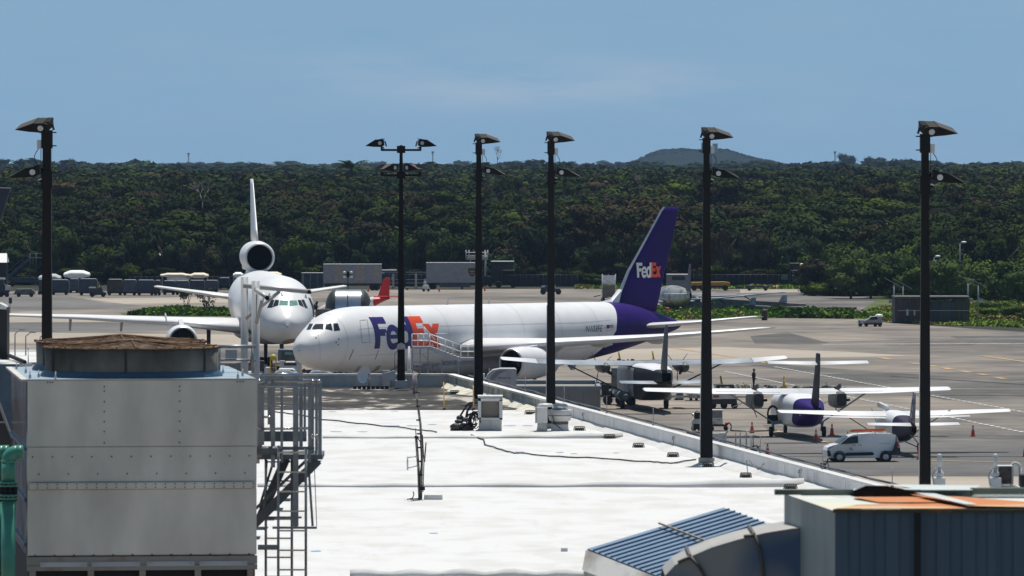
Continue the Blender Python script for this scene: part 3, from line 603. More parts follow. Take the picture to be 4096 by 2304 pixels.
# dark stack at far left + small lamps
p=W(-10,1410,300); t=thing('dark_stack','tall black duct stack with white rounded cap, cut by left frame edge','duct',p)
b=MB(); s_=F/300; b.bx(-.9,38/s_,0,1.5,-.4,180/s_); b.build('casing',BLACK,t); b=MB(); b.prism([(-.9,180/s_),(38/s_,172/s_),(30/s_,186/s_),(8/s_,197/s_),(-.9,200/s_)],-.05,1.55); b.build('cap',WHITE2,t)
for i,(px,y0,y1,lab) in enumerate(((60,1400,1335,'small grey bracket lamp left of the tower fan'),(103,1400,1345,'bent grey bracket lamp left of the left lamp pole'),(160,1392,1350,'grey bracket lamp touching the fan ring left'))):
    D_=306; s_=F/D_; p=W(px,y0+60,D_); t=thing('bracket_lamp',lab,'lamp',p,group='bracket lamps on the annex edge')
    b=MB(); h_=(y0+60-y1)/s_; b.tube((0,0,0),(0,0,h_),.04,.03,6); b.tube((0,0,h_),(.22,0,h_+.18),.03,.03,6); b.build('post',GREY,t); b=MB(); b.box((.33,0,h_+.2),(.3,.2,.09)); b.build('lamp_head',GREY,t)
t=thing('white_mast','thin white vertical mast left of the fan ring','mast',W(113,1478,290)); b=MB(); b.tube((0,0,-.5),(0,0,.95),.035,.025,6); b.ball((0,0,.97),.05); b.build('pole',WHITE,t)
# small far-left apron sign seen over the annex
t=thing('apron_sign','small dark square sign on a post on the far grey taxiway, left','sign',G(40,1262)); s_=F/t.location.y; b=MB(); b.tube((0,0,0),(0,0,1.6),.05); b.build('post',GREY,t); b=MB(); b.box((.05,0,1.85),(.42,.1,.7)); b.build('panel',NAVY,t); b=MB(); b.box((.05,-.02,2.28),(.4,.12,.12)); b.build('cap',LGREY,t)
# ---------------------------------------------------------------- lamp posts
def wedge(b,d,tilt,x0,z0,L_=0.95,hb=.42,w=.8,mi=0,yaw=0,roll=0):   # floodlight body: deep at the back, sharp edge in front
    T=Matrix.Translation((x0,0,z0))@Matrix.Rotation(yaw,4,'Z')@Matrix.Rotation(roll,4,'X')@Matrix.Rotation(-d*tilt,4,'Y')
    poly=[(0,hb*.34),(.10*L_,hb*.5),(.42*L_,hb*.5),(L_,-hb*.14),(.60*L_,-hb*.36),(.2*L_,-hb*.5),(0,-hb*.34)]
    b.prism([(x*d,z) for x,z in poly],-w/2,w/2,mi,T)
    return T
def flood(t,d,z,x0,tilt,yaw=0,L_=.95,w=.8,hb=.42,roll=0):
    b=MB(); T=wedge(b,d,tilt,x0,z,L_,hb,w,yaw=yaw,roll=roll); o=b.build('lamp_head',POLE,t)
    b=MB()
    for sy in (-1,1): b.lathe([(sy*w/2,.10),(sy*(w/2+.03),.10),(sy*(w/2+.03),.05),(sy*(w/2+.015),.045)],'y',(d*.22*L_,0,0),14)
    b.v=[tuple(T@Vector(q)) for q in b.v]; b.build('pivot_disc',LGREY,o)
    b=MB(); b.prism([(d*.42*L_,hb*.5+.02),(d*1.0*L_,-hb*.11),(d*1.0*L_,-hb*.13),(d*.42*L_,hb*.5+.003)],-w*.5,w*.5,0,T); b.build('visor',mat('visor_grey',(.085,.075,.072),.7,var=.1,spec=.2),o)
    b=MB(); 
    for k in range(5): b.box((-d*.03+d*.045*k,0,hb*.44),(.018,w*.8,.10),0,0,T)
    b.tube(T@Vector((-d*.05,0,hb*.2)),T@Vector((-d*.10,0,-hb*.5)),.045,.04,6); b.build('cooling_fin',BLACK,o)
    b=MB(); b.tube(T@Vector((-d*.02,-.2,-.28)),T@Vector((d*.12,-.2,-.30)),.03,.03,6); b.build('clamp',ALU,o)
    return o
def lamppost(px,s_,H,d,label,z0=RZ,wb=.25,wt=.11,zoff=0):
    D_=F/s_; t=thing('lamp_post',label,'lamp post',((px-CX)/s_,D_,z0),group='floodlight posts on the terminal roof')
    ph=H-.25
    b=MB(); b.tube((0,0,.0),(0,0,ph),wb*1.41,wt*1.41,4,0,False,math.pi/4); b.build('pole',POLE,t,bevel=.02)
    b=MB(); q0=.3; q1=H*.42; f_=lambda z: -(wb+(wt-wb)*z/ph)-.012; b.tube((f_(q0),-.06,q0),(f_(q1),-.06,q1),.022,.022,6); b.build('conduit',LGREY,t)  # pale tube added to stand for the lit left edge of the post
    b=MB(); b.box((0,0,.10),(wb*2+.14,wb*2+.14,.2)); b.build('base_collar',CONC,t,bevel=.03)
    b=MB(); b.box((0,0,ph-.25),(wt*2+.09,wt*2+.09,.62)); b.box((0,0,ph-1.62),(wt*2+.10,wt*2+.10,.62)); 
    for zz in (ph-.02,ph-.47,ph-1.38,ph-1.85): b.box((-d*.02,0,zz),(wt*2+.32,.06,.04))
    b.build('bracket',POLE,t)
    b=MB(); b.beam((d*.05,0,ph-1.75),(d*.32,0,ph-1.62),.07); b.beam((-d*.05,0,ph),(d*.1,0,ph+.06),.08); b.build('arm',POLE,t)
    flood(t,d,H-.02,-d*.12,-.02,yaw=d*.25,L_=1.17,hb=.34,w=.66,roll=.30); flood(t,d,ph-1.30,d*.24,-.18,L_=1.08,hb=.33,w=.66,roll=.06)
    b=MB(); b.box((d*(wt+.12),-.05,ph-.42),(.15,.16,.3)); b.build('junction_box',LGREY,t)
    b=MB(); b.path([(d*(wt+.12)+d*.16*math.sin(k*.45)*1.0,-.08,ph-.55-k*.09) for k in range(8)],.014); b.path([(d*(wt+.06),-.08,ph-.5-k*.1) for k in range(9)],.012); b.build('cable',BLACK,t)
    return t
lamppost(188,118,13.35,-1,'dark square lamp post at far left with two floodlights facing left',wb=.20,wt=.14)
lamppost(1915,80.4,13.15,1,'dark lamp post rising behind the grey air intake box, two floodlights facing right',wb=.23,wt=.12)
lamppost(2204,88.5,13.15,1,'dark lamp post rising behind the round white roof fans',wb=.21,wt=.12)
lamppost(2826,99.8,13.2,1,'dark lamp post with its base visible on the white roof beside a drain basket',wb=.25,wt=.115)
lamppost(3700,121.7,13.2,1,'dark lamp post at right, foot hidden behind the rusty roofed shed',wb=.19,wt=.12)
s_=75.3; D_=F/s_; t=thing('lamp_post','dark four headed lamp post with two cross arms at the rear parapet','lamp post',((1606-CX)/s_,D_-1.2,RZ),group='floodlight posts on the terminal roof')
b=MB(); b.tube((0,0,0),(0,0,12.85),.21*1.41,.08*1.41,4,0,False,math.pi/4); b.build('pole',POLE,t)
b=MB(); b.box((0,0,.2),(.62,.62,.4)); b.build('base_collar',LGREY,t)
b=MB(); b.prism([(-.26,0),(.26,0),(.18,.26),(0,.36),(-.18,.26)],-.42,-.2); b.v=[(x,y,z+2.05) for x,y,z in b.v]; b.build('wall_lamp',mat('lamp_diffuser',(.5,.5,.48),.3,var=.1),t)
for k,(zz,sp,Lx) in enumerate(((12.62,.98,1),(11.28,.98,0))):
    b=MB(); b.box((0,0,zz),(.44,.3,.38)); b.beam((-1.06,0,zz-.03),(1.06,0,zz-.03),.11); b.box((-1.0,0,zz+.05),(.16,.14,.2)); b.box((1.0,0,zz+.05),(.16,.14,.2)); b.build('cross_arm',POLE,t)
    if k==0:
        for d in (-1,1): flood(t,d,zz+.36,d*.9,-.12,L_=1.0,w=.6,hb=.42)
    else:
        for d in (-1,1): flood(t,d,zz+.37,d*.42,-.02,yaw=-d*.75,L_=1.05,w=.8,hb=.36)
# ---------------------------------------------------------------- things on the roof
def drain(px,py,label,wpx=48):
    p=G(px,py,RZ); s_=F/p.y; r=wpx/2/s_; t=thing('drain_basket',label,'roof drain',p,group='drain baskets along the parapet')
    b=MB(); n=18
    for k in range(n):
        a=2*math.pi*k/n; b.beam((r*math.cos(a),r*math.sin(a),0),(r*.86*math.cos(a),r*.86*math.sin(a),.17),.025)
    b.lathe([(.16,r*.86),(.19,r*.86),(.19,r*.70),(.16,r*.70)],'z',n=18,cap=False); b.build('grille',mat('brown_cast_iron',(.13,.12,.11),.8,var=.4,scale=8),t)
    b=MB(); b.lathe([(0.0,r*.75),(.12,r*.7)],'z',n=14); b.build('bowl',BLACK,t)
    return t
drain(2122,1657,'drain basket beside the round white fans')
drain(2318,1722,'drain basket just above the first roof ridge'); drain(2438,1754,'drain basket just below the first roof ridge'); drain(2554,1790,'drain basket halfway between first ridge and roof lamp post'); drain(2692,1828,'pale drain basket left of the roof lamp post'); drain(2833,1868,'drain basket at the foot of the roof lamp post'); drain(2983,1910,'drain basket with a thin pipe rising from it'); drain(3162,1956,'dark drain basket just above the rusty shed',56)
drain(1818,1575,'drain basket on the dirty old roof near its corner',40)
t=thing('vent_pipe','thin bent vent pipe rising from a drain basket near the parapet','pipe',G(2992,1900,RZ)); b=MB(); b.path([(0,0,0),(-.06,0,.55),(.05,0,.6),(.2,0,.35),(.4,0,.2),(.7,.4,.5)],.02); b.build('pipe',GREY,t)
for i,(px,py) in enumerate(((2740,1800),(3340,1940),(2447,1700),(2132,1600))):
    p=G(px,py,RZ); t=thing('wall_conduit','thin grey conduit loop on the white parapet, '+['left of the roof lamp post','near the rusty shed','above the first ridge end','beside the fans'][i],'conduit',(par_x(p.y)-.06,p.y,RZ+.1),group='conduits on the parapet'); b=MB(); b.path([(0,0,0),(0,0,.35),(-.04,.1,.48),(-.04,.6,.3),(-.03,1.5,.55)],.018); b.box((-.03,.05,.42),(.05,.16,.12)); b.build('pipe',GREY,t)
# cables on the roof
def roofcable(name,pts,r,label,m=DARK):
    b=MB(); P=[]
    for i in range(len(pts)-1):
        for k in range(6):
            u=k/6; px=pts[i][0]*(1-u)+pts[i+1][0]*u; py=pts[i][1]*(1-u)+pts[i+1][1]*u; q=G(px,py+1.5*math.sin(px*.05),RZ); P.append((q.x,q.y,RZ+r+.004+.02*math.sin(px*.09)**2))
    b.path(P,r,5); tag(b.build(name,m),label,'cable',group='cables lying on the roof')
roofcable('roof_cable',[(1085,1652),(1150,1655),(1290,1680),(1500,1703),(1680,1723),(1760,1734)],.03,'thin dark cable crossing the white roof left of the mast')
roofcable('roof_cable',[(1885,1742),(1935,1762),(1940,1782),(1995,1800),(2060,1815),(2200,1828),(2420,1838),(2600,1852),(2700,1856),(2800,1838)],.03,'long dark cable curving to the foot of the roof lamp post')
t=thing('guy_cable','thin stay from the roof lamp post to the parapet top','cable',G(2853,1822,RZ)); b=MB(); b.tube((0,0,.25),(.75,5,.78),.03); b.build('wire',DARK,t)
b=MB(); P=[]; 
for y in np.arange(160,344,4): P.append((par_x(y)+.42+.03*math.sin(y),y,PT+.09+.02*math.sin(y*.7)))
b.path(P,.035,5); b.path([(x+.12,y,z-.05) for x,y,z in P],.03,5); tag(b.build('parapet_cable',NAVY2),'pair of dark cables running along the top of the right parapet','cable')
for i,y in enumerate(np.arange(188,342,13)):
    t=thing('lightning_rod',['thin lightning rod on the parapet nearest the rusty shed','thin lightning rod, second from the near end of the parapet','thin lightning rod, third from the near end of the parapet','thin lightning rod, fourth from the near end of the parapet','thin lightning rod right of the roof lamp post','thin lightning rod left of the roof lamp post','thin lightning rod on the parapet before the white cart','thin lightning rod between cart and round fans','thin lightning rod beside the round fans','thin lightning rod behind the round fans','thin lightning rod where the stained parapet starts','thin lightning rod near the rear parapet corner'][i],'lightning rod',(par_x(y)+.3,y,PT),group='lightning rods on the parapet')
    b=MB(); b.tube((0,0,-.02),(0,0,.75),.022,.012,5); b.build('rod',GREY,t); b=MB(); b.box((0,0,.03),(.1,.1,.06)); b.build('foot',GREY,t)
# satellite dish
p=G(1492,1556,RZ); s_=F/p.y; t=thing('satellite_dish','white satellite dish on a block weighted frame by the rear parapet','satellite dish',p)
b=MB(); T=Matrix.Translation((-.32,0,.70))@Matrix.Rotation(R(-35),4,'Z')@Matrix.Rotation(R(-14),4,'X')
rg_=[]; n=24
for k in range(7):
    r=.42*k/6+.001; rg_.append([T@Vector((r*math.cos(a),-.14*(1-(r/.42)**2)*-1-.14+.14*(r/.42)**2*-1+.0,r*1.12*math.sin(a))) for a in np.linspace(0,2*math.pi,n,endpoint=False)])
b.loft(rg_,cap=False); b.build('dish',WHITE,t,fix=False)
b=MB(); b.tube((-.2,.15,.1),(-.25,.15,.7),.04); b.beam(T@Vector((0,0,-.44)),T@Vector((.55,-.55,-.1)),.03); b.box(T@Vector((.55,-.58,-.05)),(.10,.12,.10)); b.build('mount',GREY,t)
b=MB()
for k in range(8): b.box((-.95+k*.24,-.15+.1*(k%2),.09),(.18,.36,.16))
b.build('ballast_block',BLACK,t)
p=G(1560,1545,RZ); t=thing('parapet_flood','small white wedge shaped lamp on the rear parapet beside the four headed post','lamp',W(1563,1512,344)); b=MB(); b.prism([(-.35,.25),(.25,.42),(.25,-.2),(-.05,-.1)],-.15,.15); b.build('housing',LGREY,t); b=MB(); b.box((.4,0,.0),(.12,.2,.5)); b.build('bracket',BLACK,t)
t=thing('conduit_box','pale electrical box at the rear parapet left of the four headed post','box',G(1545,1549,RZ)); b=MB(); b.box((0,-.1,.45),(.4,.3,.9)); b.build('box',LGREY,t)
# yellow snow poles, red-white post
for i,(px,py,h_,m_) in enumerate(((1777,1640,1.35,YELLOW),(1895,1640,1.2,YELLOW),(1921,1590,.55,YELLOW),(1660,1575,1.05,mat('faded_pink_post',(.62,.45,.48),.6,var=.2)))):
    p=G(px,py,RZ); t=thing('marker_pole',['thin orange pole on the old roof','thin orange pole left of the air intake box','short orange pole behind the air intake box','faded pink and white post near the rear parapet'][i],'pole',p,group='marker poles on the roof'); b=MB(); r=.03 if i<3 else .12; b.tube((0,0,0),(-.03,0,h_),r,r*.8,8); b.build('pole',mat('orange_pole',(.72,.38,.04),.6,var=.1) if i<3 else m_,t)
    b=MB(); b.box((0,0,.05),(.14,.14,.1)); b.build('foot',DARK,t)
# hose
t=thing('hose','black hose hanging over the rear parapet near the corner','hose',(-4.0,344.6,RZ)); b=MB(); b.path([(-.9,.2,.75),(-1.2,-.2,.45),(-1.25,-1,.1),(-1.3,-2.5,.03)],.035); b.build('hose_line',DARK,t)
# air intake box
p=G(1961,1722,RZ); s_=F/p.y; u=1/s_; t=thing('air_intake','square hooded air intake box with dark grille on white curb','roof vent',p)
b=MB(); b.bx(-46*u,46*u,0,1.1,0,42*u,0); b.build('curb',ROOFW,t,bevel=.04)
b=MB(); b.bx(-49*u,49*u,-.02,.12,42*u,135*u); b.bx(-49*u,-36*u,-.25,0,44*u,132*u); b.bx(36*u,49*u,-.25,0,44*u,132*u); b.bx(-49*u,49*u,-.25,0,118*u,135*u); b.bx(-49*u,49*u,-.25,0,42*u,52*u); b.bx(-49*u,49*u,.13,1.1,42*u,130*u); b.build('housing',LGREY,t,bevel=.01)
b=MB(); b.bx(-50*u,50*u,-.3,1.15,135.3*u,139*u); b.bx(-38*u,46*u,-.34,-.3,124*u,129*u); b.build('top_flange',WHITE2,t)
b=MB(); b.bx(-35*u,35*u,-.06,-.03,53*u,117*u); b.build('grille',mat('brown_grille',(.17,.155,.135),.8,var=.2,scale=30),t)
# twin roof fans
p=G(2240,1724,RZ); u=1/(F/p.y); t=thing('roof_fan','round white mushroom exhaust fan on a square curb beside the parapet','roof fan',p,group='exhaust fans on the roof')
b=MB(); b.box((0,.5,13*u),(72*u,72*u,26*u),taper=.9); b.build('curb',WHITE2,t,bevel=.02)
b=MB(); b.lathe([(26*u,34*u),(38*u,34*u)],'z',(0,.5,0),20); b.build('neck',mat('dark_louvre',(.12,.11,.11),.7,var=.4,scale=9),t)
b=MB(); b.lathe([(36*u,32*u),(42*u,42*u),(60*u,47*u),(82*u,48*u),(84*u,46*u),(84*u,32*u)],'z',(0,.5,0),28); b.build('bowl',mat('chalky_white',(.60,.59,.57),.6,var=.08),t)
b=MB(); b.lathe([(84*u,31*u),(100*u,31*u),(104*u,30*u),(108*u,20*u),(109*u,1*u)],'z',(0,.5,0),24); b.build('cap',ALU,t)
b=MB(); b.lathe([(60*u,48.5*u),(62*u,48.5*u)],'z',(0,.5,0),28,cap=False); b.path([(-30*u,.0,62*u),(-22*u,-.05,30*u),(10*u,-.05,4*u)],.02); b.build('strap',BLACK,t)
p=G(2168,1727,RZ); t=thing('roof_fan','tall square white fan housing left of the round mushroom fan','roof fan',p,group='exhaust fans on the roof')
b=MB(); b.lathe([(0,22*u),(16*u,19*u),(34*u,18*u)],'z',(0,.6,0),16); b.build('curb',ROOFW,t)
b=MB(); b.bx(-22*u,22*u,.05,1.0,34*u,98*u); b.build('housing',WHITE2,t,bevel=.02); b=MB(); b.bx(-27*u,-22.5*u,.0,1.0,34*u,98*u); b.build('side_flange',GREY,t)
b=MB(); b.lathe([(98*u,32*u),(103*u,34*u),(110*u,28*u),(113*u,4*u)],'z',(12*u,.6,0),20); b.build('cap',WHITE2,t)
# junk pile with cables
p=G(1862,1722,RZ); u=p.y/F; t=thing('cable_heap','black heap of scrap cable and tar bags beside the air intake box','junk',p)
b=MB(); rr=random.Random(4)
for k in range(22): 
    x=rr.uniform(-52,20)*u; z=rr.uniform(0,62)*u*(1-abs(x/u+14)/60); b.ball((x,rr.uniform(-.3,.3),z),rr.uniform(.09,.2),n=7,sc_=(rr.uniform(.8,1.5),1,rr.uniform(.6,1)))
b.build('scrap_heap',mat('black_tarry_scrap',(.02,.02,.02),.6,var=.6,scale=9,bump=.8),t)
b=MB()
for k in range(16):
    cx_,cz_,r_=rr.uniform(20,42)*u,rr.uniform(30,52)*u,rr.uniform(14,30)*u; b.path([(cx_+r_*.7*math.cos(a),rr.uniform(-.05,.05),cz_+r_*1.2*math.sin(a)) for a in np.linspace(0,5.5,14)],.02,5)
b.path([(-20*u,0,60*u),(0,0,92*u),(14*u,0,110*u),(30*u,0,112*u)],.05); b.path([(0,0,40*u),(8*u,0,80*u),(24*u,0,100*u)],.06); b.path([(-62*u,0,12*u),(-30*u,0,34*u)],.02); b.path([(0,0,60*u),(50*u,.1,76*u)],.035); b.build('cable_loops',BLACK,t)
# antenna mast
p=G(1682,1998,RZ); u=p.y/F; t=thing('antenna_mast','leaning cluster of old antenna pipes standing on the white roof','antenna',p)
mm=mat('weathered_pipe',(.20,.18,.16),.6,.3,var=.4,scale=3)
b=MB(); b.path([(2*u,0,0),(6*u,0,180*u),(0,0,300*u),(-14*u,0,400*u),(-20*u,0,500*u)],.045,7); b.build('pole',mm,t)
b=MB(); b.path([(-4*u,.05,0),(-8*u,.05,120*u),(-18*u,.05,255*u)],.05,7); b.build('pole',mm,t); b=MB(); b.path([(-18*u,.05,255*u),(-20*u,.05,285*u)],.02,6); b.path([(16*u,-.05,150*u),(22*u,-.05,228*u)],.03,6); b.build('whip',mm,t)
b=MB(); b.path([(-52*u,0,118*u),(-52*u,0,172*u)],.035); b.path([(-52*u,0,168*u),(-12*u,0,172*u)],.025); b.path([(-50*u,0,126*u),(-10*u,0,136*u)],.025); b.build('side_bracket',LGREY,t)
b=MB()
for k in range(8): zz=(40+k*55)*u; b.lathe([(zz,.085),(zz+.05,.085)],'z',((2-k*2)*u,0,0),8)
b.path([(10*u,-.05,30*u),(14*u,-.05,150*u),(8*u,-.05,260*u)],.02); b.path([(-14*u,-.08,250*u),(0,-.08,230*u),(4*u,-.08,150*u),(-6*u,-.08,60*u),(0,-.08,10*u)],.022); b.box((8*u,0,44*u),(.18,.12,.12)); b.box((-16*u,0,250*u),(.14,.1,.06)); b.build('clamp',BLACK,t)
t=thing('concrete_weight','white slab weight lying by the foot of the antenna mast','block',G(1733,1998,RZ)); b=MB(); b.box((0,.2,.09),(75*u,.7,.17),taper=.95); b.build('block',WHITE2,t,bevel=.02)
t=thing('small_block','small grey white block lying alone on the near roof','block',G(2257,2205,RZ)); b=MB(); b.box((0,0,.05),(.21,.25,.11)); b.build('block',LGREY,t,bevel=.01)
t=thing('roof_scraps','scraps of wire at the foot of the antenna mast','scrap',G(1650,2000,RZ)); b=MB(); b.path([(-.2,0,.02),(0,0,.06),(.05,.1,.2),(.02,.1,.3)],.02); b.path([(-.1,.2,.02),(.25,.1,.04)],.025); b.build('wire',BLACK,t)
# ================================================================ cooling tower
DT=102.8; ST=F/DT; u=1/ST
t_ct=thing('cooling_tower','big stainless steel cooling tower with two netted fan rings','cooling tower',((110-CX)*u,DT,0),rz=R(6.7))
ZT=CZ-(1518-HZ)*u; TWd=912*u/math.cos(R(6.7)); TD=6.2
zz=lambda py: CZ-(py-HZ)*u
b=MB(); b.bx(0,TWd,.02,TD,zz(2225),ZT-.01); b.build('casing',TOWER,t_ct)
# side facing left: streaky stainless
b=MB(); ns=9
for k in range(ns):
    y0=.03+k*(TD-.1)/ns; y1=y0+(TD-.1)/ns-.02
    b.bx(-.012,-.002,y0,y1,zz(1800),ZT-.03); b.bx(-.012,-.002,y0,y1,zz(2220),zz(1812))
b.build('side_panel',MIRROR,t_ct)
b=MB()
for py in (1796,2000,2180): b.bx(-.05,-.013,.0,TD,zz(py+7),zz(py-7))
b.build('side_rail',BLUEP,t_ct)
# front panels standing slightly proud, with lap seams
b=MB(); g_=.012
b.bx(.0,TWd,-.012,.018,zz(1787),ZT-.02); b.bx(.0,TWd,-.008,.018,zz(1928),zz(1790)); b.bx(.0,TWd,-.012,.018,zz(2222),zz(1960)); b.build('front_panel',TOWER,t_ct,bevel=.004)
b=MB(); b.bx(.03,TWd-.03,-.05,-.0085,zz(1958),zz(1932)); b.build('belt_channel',TOWER,t_ct,bevel=.012)
b=MB()
def rivet(x,z,r=.012,y=-.013): b.lathe([(0,r),(-.012,r*.8)],'y',(x,y,z),6)
for px in (417,719):
    for py in (1540,1558,1600,1640,1680,1720,1765): rivet((px-110)*u,zz(py+8))
for k in range(12): rivet((120-110+k*79)*u+.04,zz(1828),.012,-.009)
for k in range(8): rivet((155-110+k*118)*u,zz(1897),.012,-.009)
for k in range(23): rivet((150-110+k*39.3)*u,zz(1938),.010,-.051); rivet((150-110+k*39.3)*u,zz(1952),.010,-.051)
for k in range(12): rivet((140-110+k*78)*u,zz(2222),.014)
for px in (190,200,210,950,962,974): rivet((px-110)*u,zz(1530),.011)
b.build('screw_head',DARK,t_ct)
b=MB(); b.bx(.0,TWd,-.02,.0,ZT-.018,ZT+.004); b.bx(-.1,0.0,0,TD,ZT-.03,ZT+.002); b.build('top_trim',mat('trim_cream',(.55,.53,.48),.6,var=.15),t_ct)
b=MB(); b.bx(.001,TWd,.0,TD,ZT-.009,ZT); b.build('top_deck',mat('deck_blue_grey',(.30,.38,.45),.5,.3,var=.15,scale=1.5),t_ct)
RUST=mat('rust_stained_frame',(.36,.33,.29),.7,.2,col2=(.30,.17,.09),scale=2.5,lo=.52,hi=.72,detail=6)
b=MB(); b.bx(-.01,TWd+.01,-.03,.05,zz(2262),zz(2228)); b.bx(-.01,TWd+.01,-.035,-.005,zz(2284),zz(2263)); 
for px in (132,365,572,794,1005): b.bx((px-112)*u-.05,(px-112)*u+.05,-.03,.03,zz(2420),zz(2284))
b.build('lower_frame',RUST,t_ct,bevel=.005)
b=MB()
for a,c in ((160,348),(366,560),(586,778),(798,990)): 
    b.bx((a-110)*u,(c-110)*u,-.045,-.0355,zz(2268),zz(2249)); b.tube(((a-110)*u+.05,-.05,zz(2260)),((a-110)*u+.05,-.08,zz(2260)),.02,.02,6); b.tube(((c-110)*u-.05,-.05,zz(2260)),((c-110)*u-.05,-.08,zz(2260)),.02,.02,6)
b.build('access_hatch',LGREY,t_ct)
b=MB(); b.bx(.02,TWd-.02,.06,TD,zz(2700),zz(2228)); b.build('louvre_bank',BLACK,t_ct)
b=MB(); b.bx(.0,TWd,.1,TD,zz(3000),zz(2700)); b.build('basin',GREY,t_ct)
for k in range(2):
    cx_=(549-110)*u+.0; cy_=1.55+k*3.05; rr_=354*u; ring=MB()
    z1=zz(1402)-.0; z0=ZT
    ring.lathe([(z0,rr_*1.05),(z0+.04,rr_*1.045),(z0+.10,rr_*1.0)],'z',(cx_,cy_,0),48,cap=False); fr=ring.build('fan_ring_base',BLUEP,t_ct,fix=False)
    ring=MB(); ring.lathe([(z0+.101,rr_*.995),(z1,rr_*1.0),(z1,rr_*.97),(z0+.12,rr_*.97)],'z',(cx_,cy_,0),56,cap=False)
    o=ring.build('fan_ring',BRONZ,t_ct,fix=False)
    ring=MB()
    for a in range(6): an=a*1.047+.4; ring.beam((cx_+rr_*1.003*math.cos(an),cy_+rr_*1.003*math.sin(an),z0+.1),(cx_+rr_*1.003*math.cos(an),cy_+rr_*1.003*math.sin(an),z1),.03)
    ring.build('ring_seam',DARK,o)
    # sagging net tent
    net=MB(); nr=8; ns=72; apex=.10; V=[]
    for i in range(nr+1):
        rr2=rr_*(1-i/nr)
        for j in range(ns):
            a=2*math.pi*j/ns; sag=abs(math.sin(a*6)); h_=apex*((i/nr)**1.35)-.05*sag*math.sin(math.pi*min(1,i/nr*1.1))
            V.append((cx_+rr2*math.cos(a),cy_+rr2*math.sin(a),z1+.01+h_+.008*math.sin(j*2.3)))
    net.add(V,[(i*ns+j,i*ns+(j+1)%ns,(i+1)*ns+(j+1)%ns,(i+1)*ns+j) for i in range(nr) for j in range(ns)],0,True); net.build('safety_net',BROWN,t_ct,fix=False)
    net=MB()
    for j in range(12): a=j*math.pi/6; net.path([(cx_+rr_*(1-q)*math.cos(a),cy_+rr_*(1-q)*math.sin(a),z1+.03+apex*q**1.35) for q in np.linspace(0,1,6)],.008,5)
    net.lathe([(z1+.0,rr_*1.01),(z1+.025,rr_*1.012),(z1+.025,rr_*.98)],'z',(cx_,cy_,0),48,cap=False)
    for j in range(28): a=j*.2244; net.box((cx_+rr_*1.012*math.cos(a),cy_+rr_*1.012*math.sin(a),z1+.005+.01*(j%3)),(.03,.03,.04))
    net.build('net_wires',mat('rusty_wire',(.22,.12,.06),.8,var=.4,scale=9),t_ct)
b=MB()
for x,y in ((.06,.5),(.1,3),(.22,1.0),(.45,.15),(3.35,.2),(3.28,2.5),(3.5,1.2),(.03,5)): b.lathe([(ZT,.022),(ZT+.05,.02),(ZT+.055,.012),(ZT+.12,.008)],'z',(x,y,0),8)
b.build('lifting_eye',ALU,t_ct)
b=MB(); x0,y0=3.35,3.0; 
for dx in (0,.55): b.tube((x0+dx-.1,y0,ZT),(x0+dx-.1,y0,ZT+.42),.025); 
b.tube((x0-.12,y0,ZT+.42),(x0+.5,y0,ZT+.42),.03); b.tube((x0-.12,y0,ZT+.2),(x0+.5,y0,ZT+.2),.02); b.box((x0+.1,y0,ZT+.3),(.18,.12,.14)); b.build('top_pipework',STEEL,t_ct)
# green pipes
def elbow(b,c,r0,rp_,a0,a1,mi=0):
    rings=[]
    for a in np.linspace(a0,a1,9):
        ce=Vector((c[0]+r0*math.cos(a),c[1],c[2]+r0*math.sin(a))); u_=Vector((math.cos(a),0,math.sin(a)))
        rings.append([ce+u_*(rp_*math.cos(q))+Vector((0,rp_*math.sin(q),0)) for q in np.linspace(0,2*math.pi,16,endpoint=False)])
    b.loft(rings,mi)
for k,(pxc,yd,top,lab) in enumerate(((34,-.5,1800,'green water riser pipe with flanged elbow beside the cooling tower, nearer one'),(-22,.6,1775,'green water riser pipe further left, half outside the frame'))):
    D_=DT+yd; u2=D_/F; p=W(pxc,1850,D_); t=thing('green_pipe',lab,'pipe',p,group='green riser pipes'); rp_=28*u2
    b=MB(); b.tube((0,0,-.38+.06),(0,0,.02),rp_,rp_,20); b.tube((0,0,-2.6),(0,0,-.56),rp_*1.02,rp_*1.02,20); elbow(b,(rp_*1.3,0,.02),rp_*1.3,rp_,math.pi,math.pi/2); b.tube((rp_*1.25,0,.02+rp_*1.3),(rp_*2.1,0,.02+rp_*1.3),rp_,rp_,20); b.build('pipe',GREENP,t)
    b=MB()
    for za in (-.33,-.38,-.53,-.58): b.lathe([(za,rp_*1.28),(za+.03,rp_*1.28)],'z',(0,0,0),20)
    b.lathe([(0.0,rp_*1.1),(.02,rp_*1.12),(.04,rp_*1.08)],'z',(0,0,0),20)
    b.build('flange',GREENP,t); b=MB(); b.lathe([(-.52,rp_*.95),(-.38,rp_*.95)],'z',(0,0,0),16); 
    for a in range(10): b.tube((rp_*1.15*math.cos(a*.628),rp_*1.15*math.sin(a*.628),-.6),(rp_*1.15*math.cos(a*.628),rp_*1.15*math.sin(a*.628),-.3),.014,.014,5)
    b.build('rubber_joint',BLACK,t)
t=thing('screen_board','dark sloping framed panel behind the green pipes','panel',W(0,1690,112)); b=MB(); u2=112/F; b.prism([(-.6,110*u2),(-3*u2,85*u2),(62*u2,-92*u2),(62*u2,-104*u2),(-.6,-104*u2)],0,.12); b.build('panel',mat('dark_panel_sheet',(.035,.033,.036),.5,var=.2),t); b=MB(); b.beam((-8*u2,-.02,85*u2),(62*u2,-.02,-95*u2),.04); b.beam((-.3,-.02,0*u2),(28*u2,-.02,2*u2),.03); b.build('frame',GREY,t)
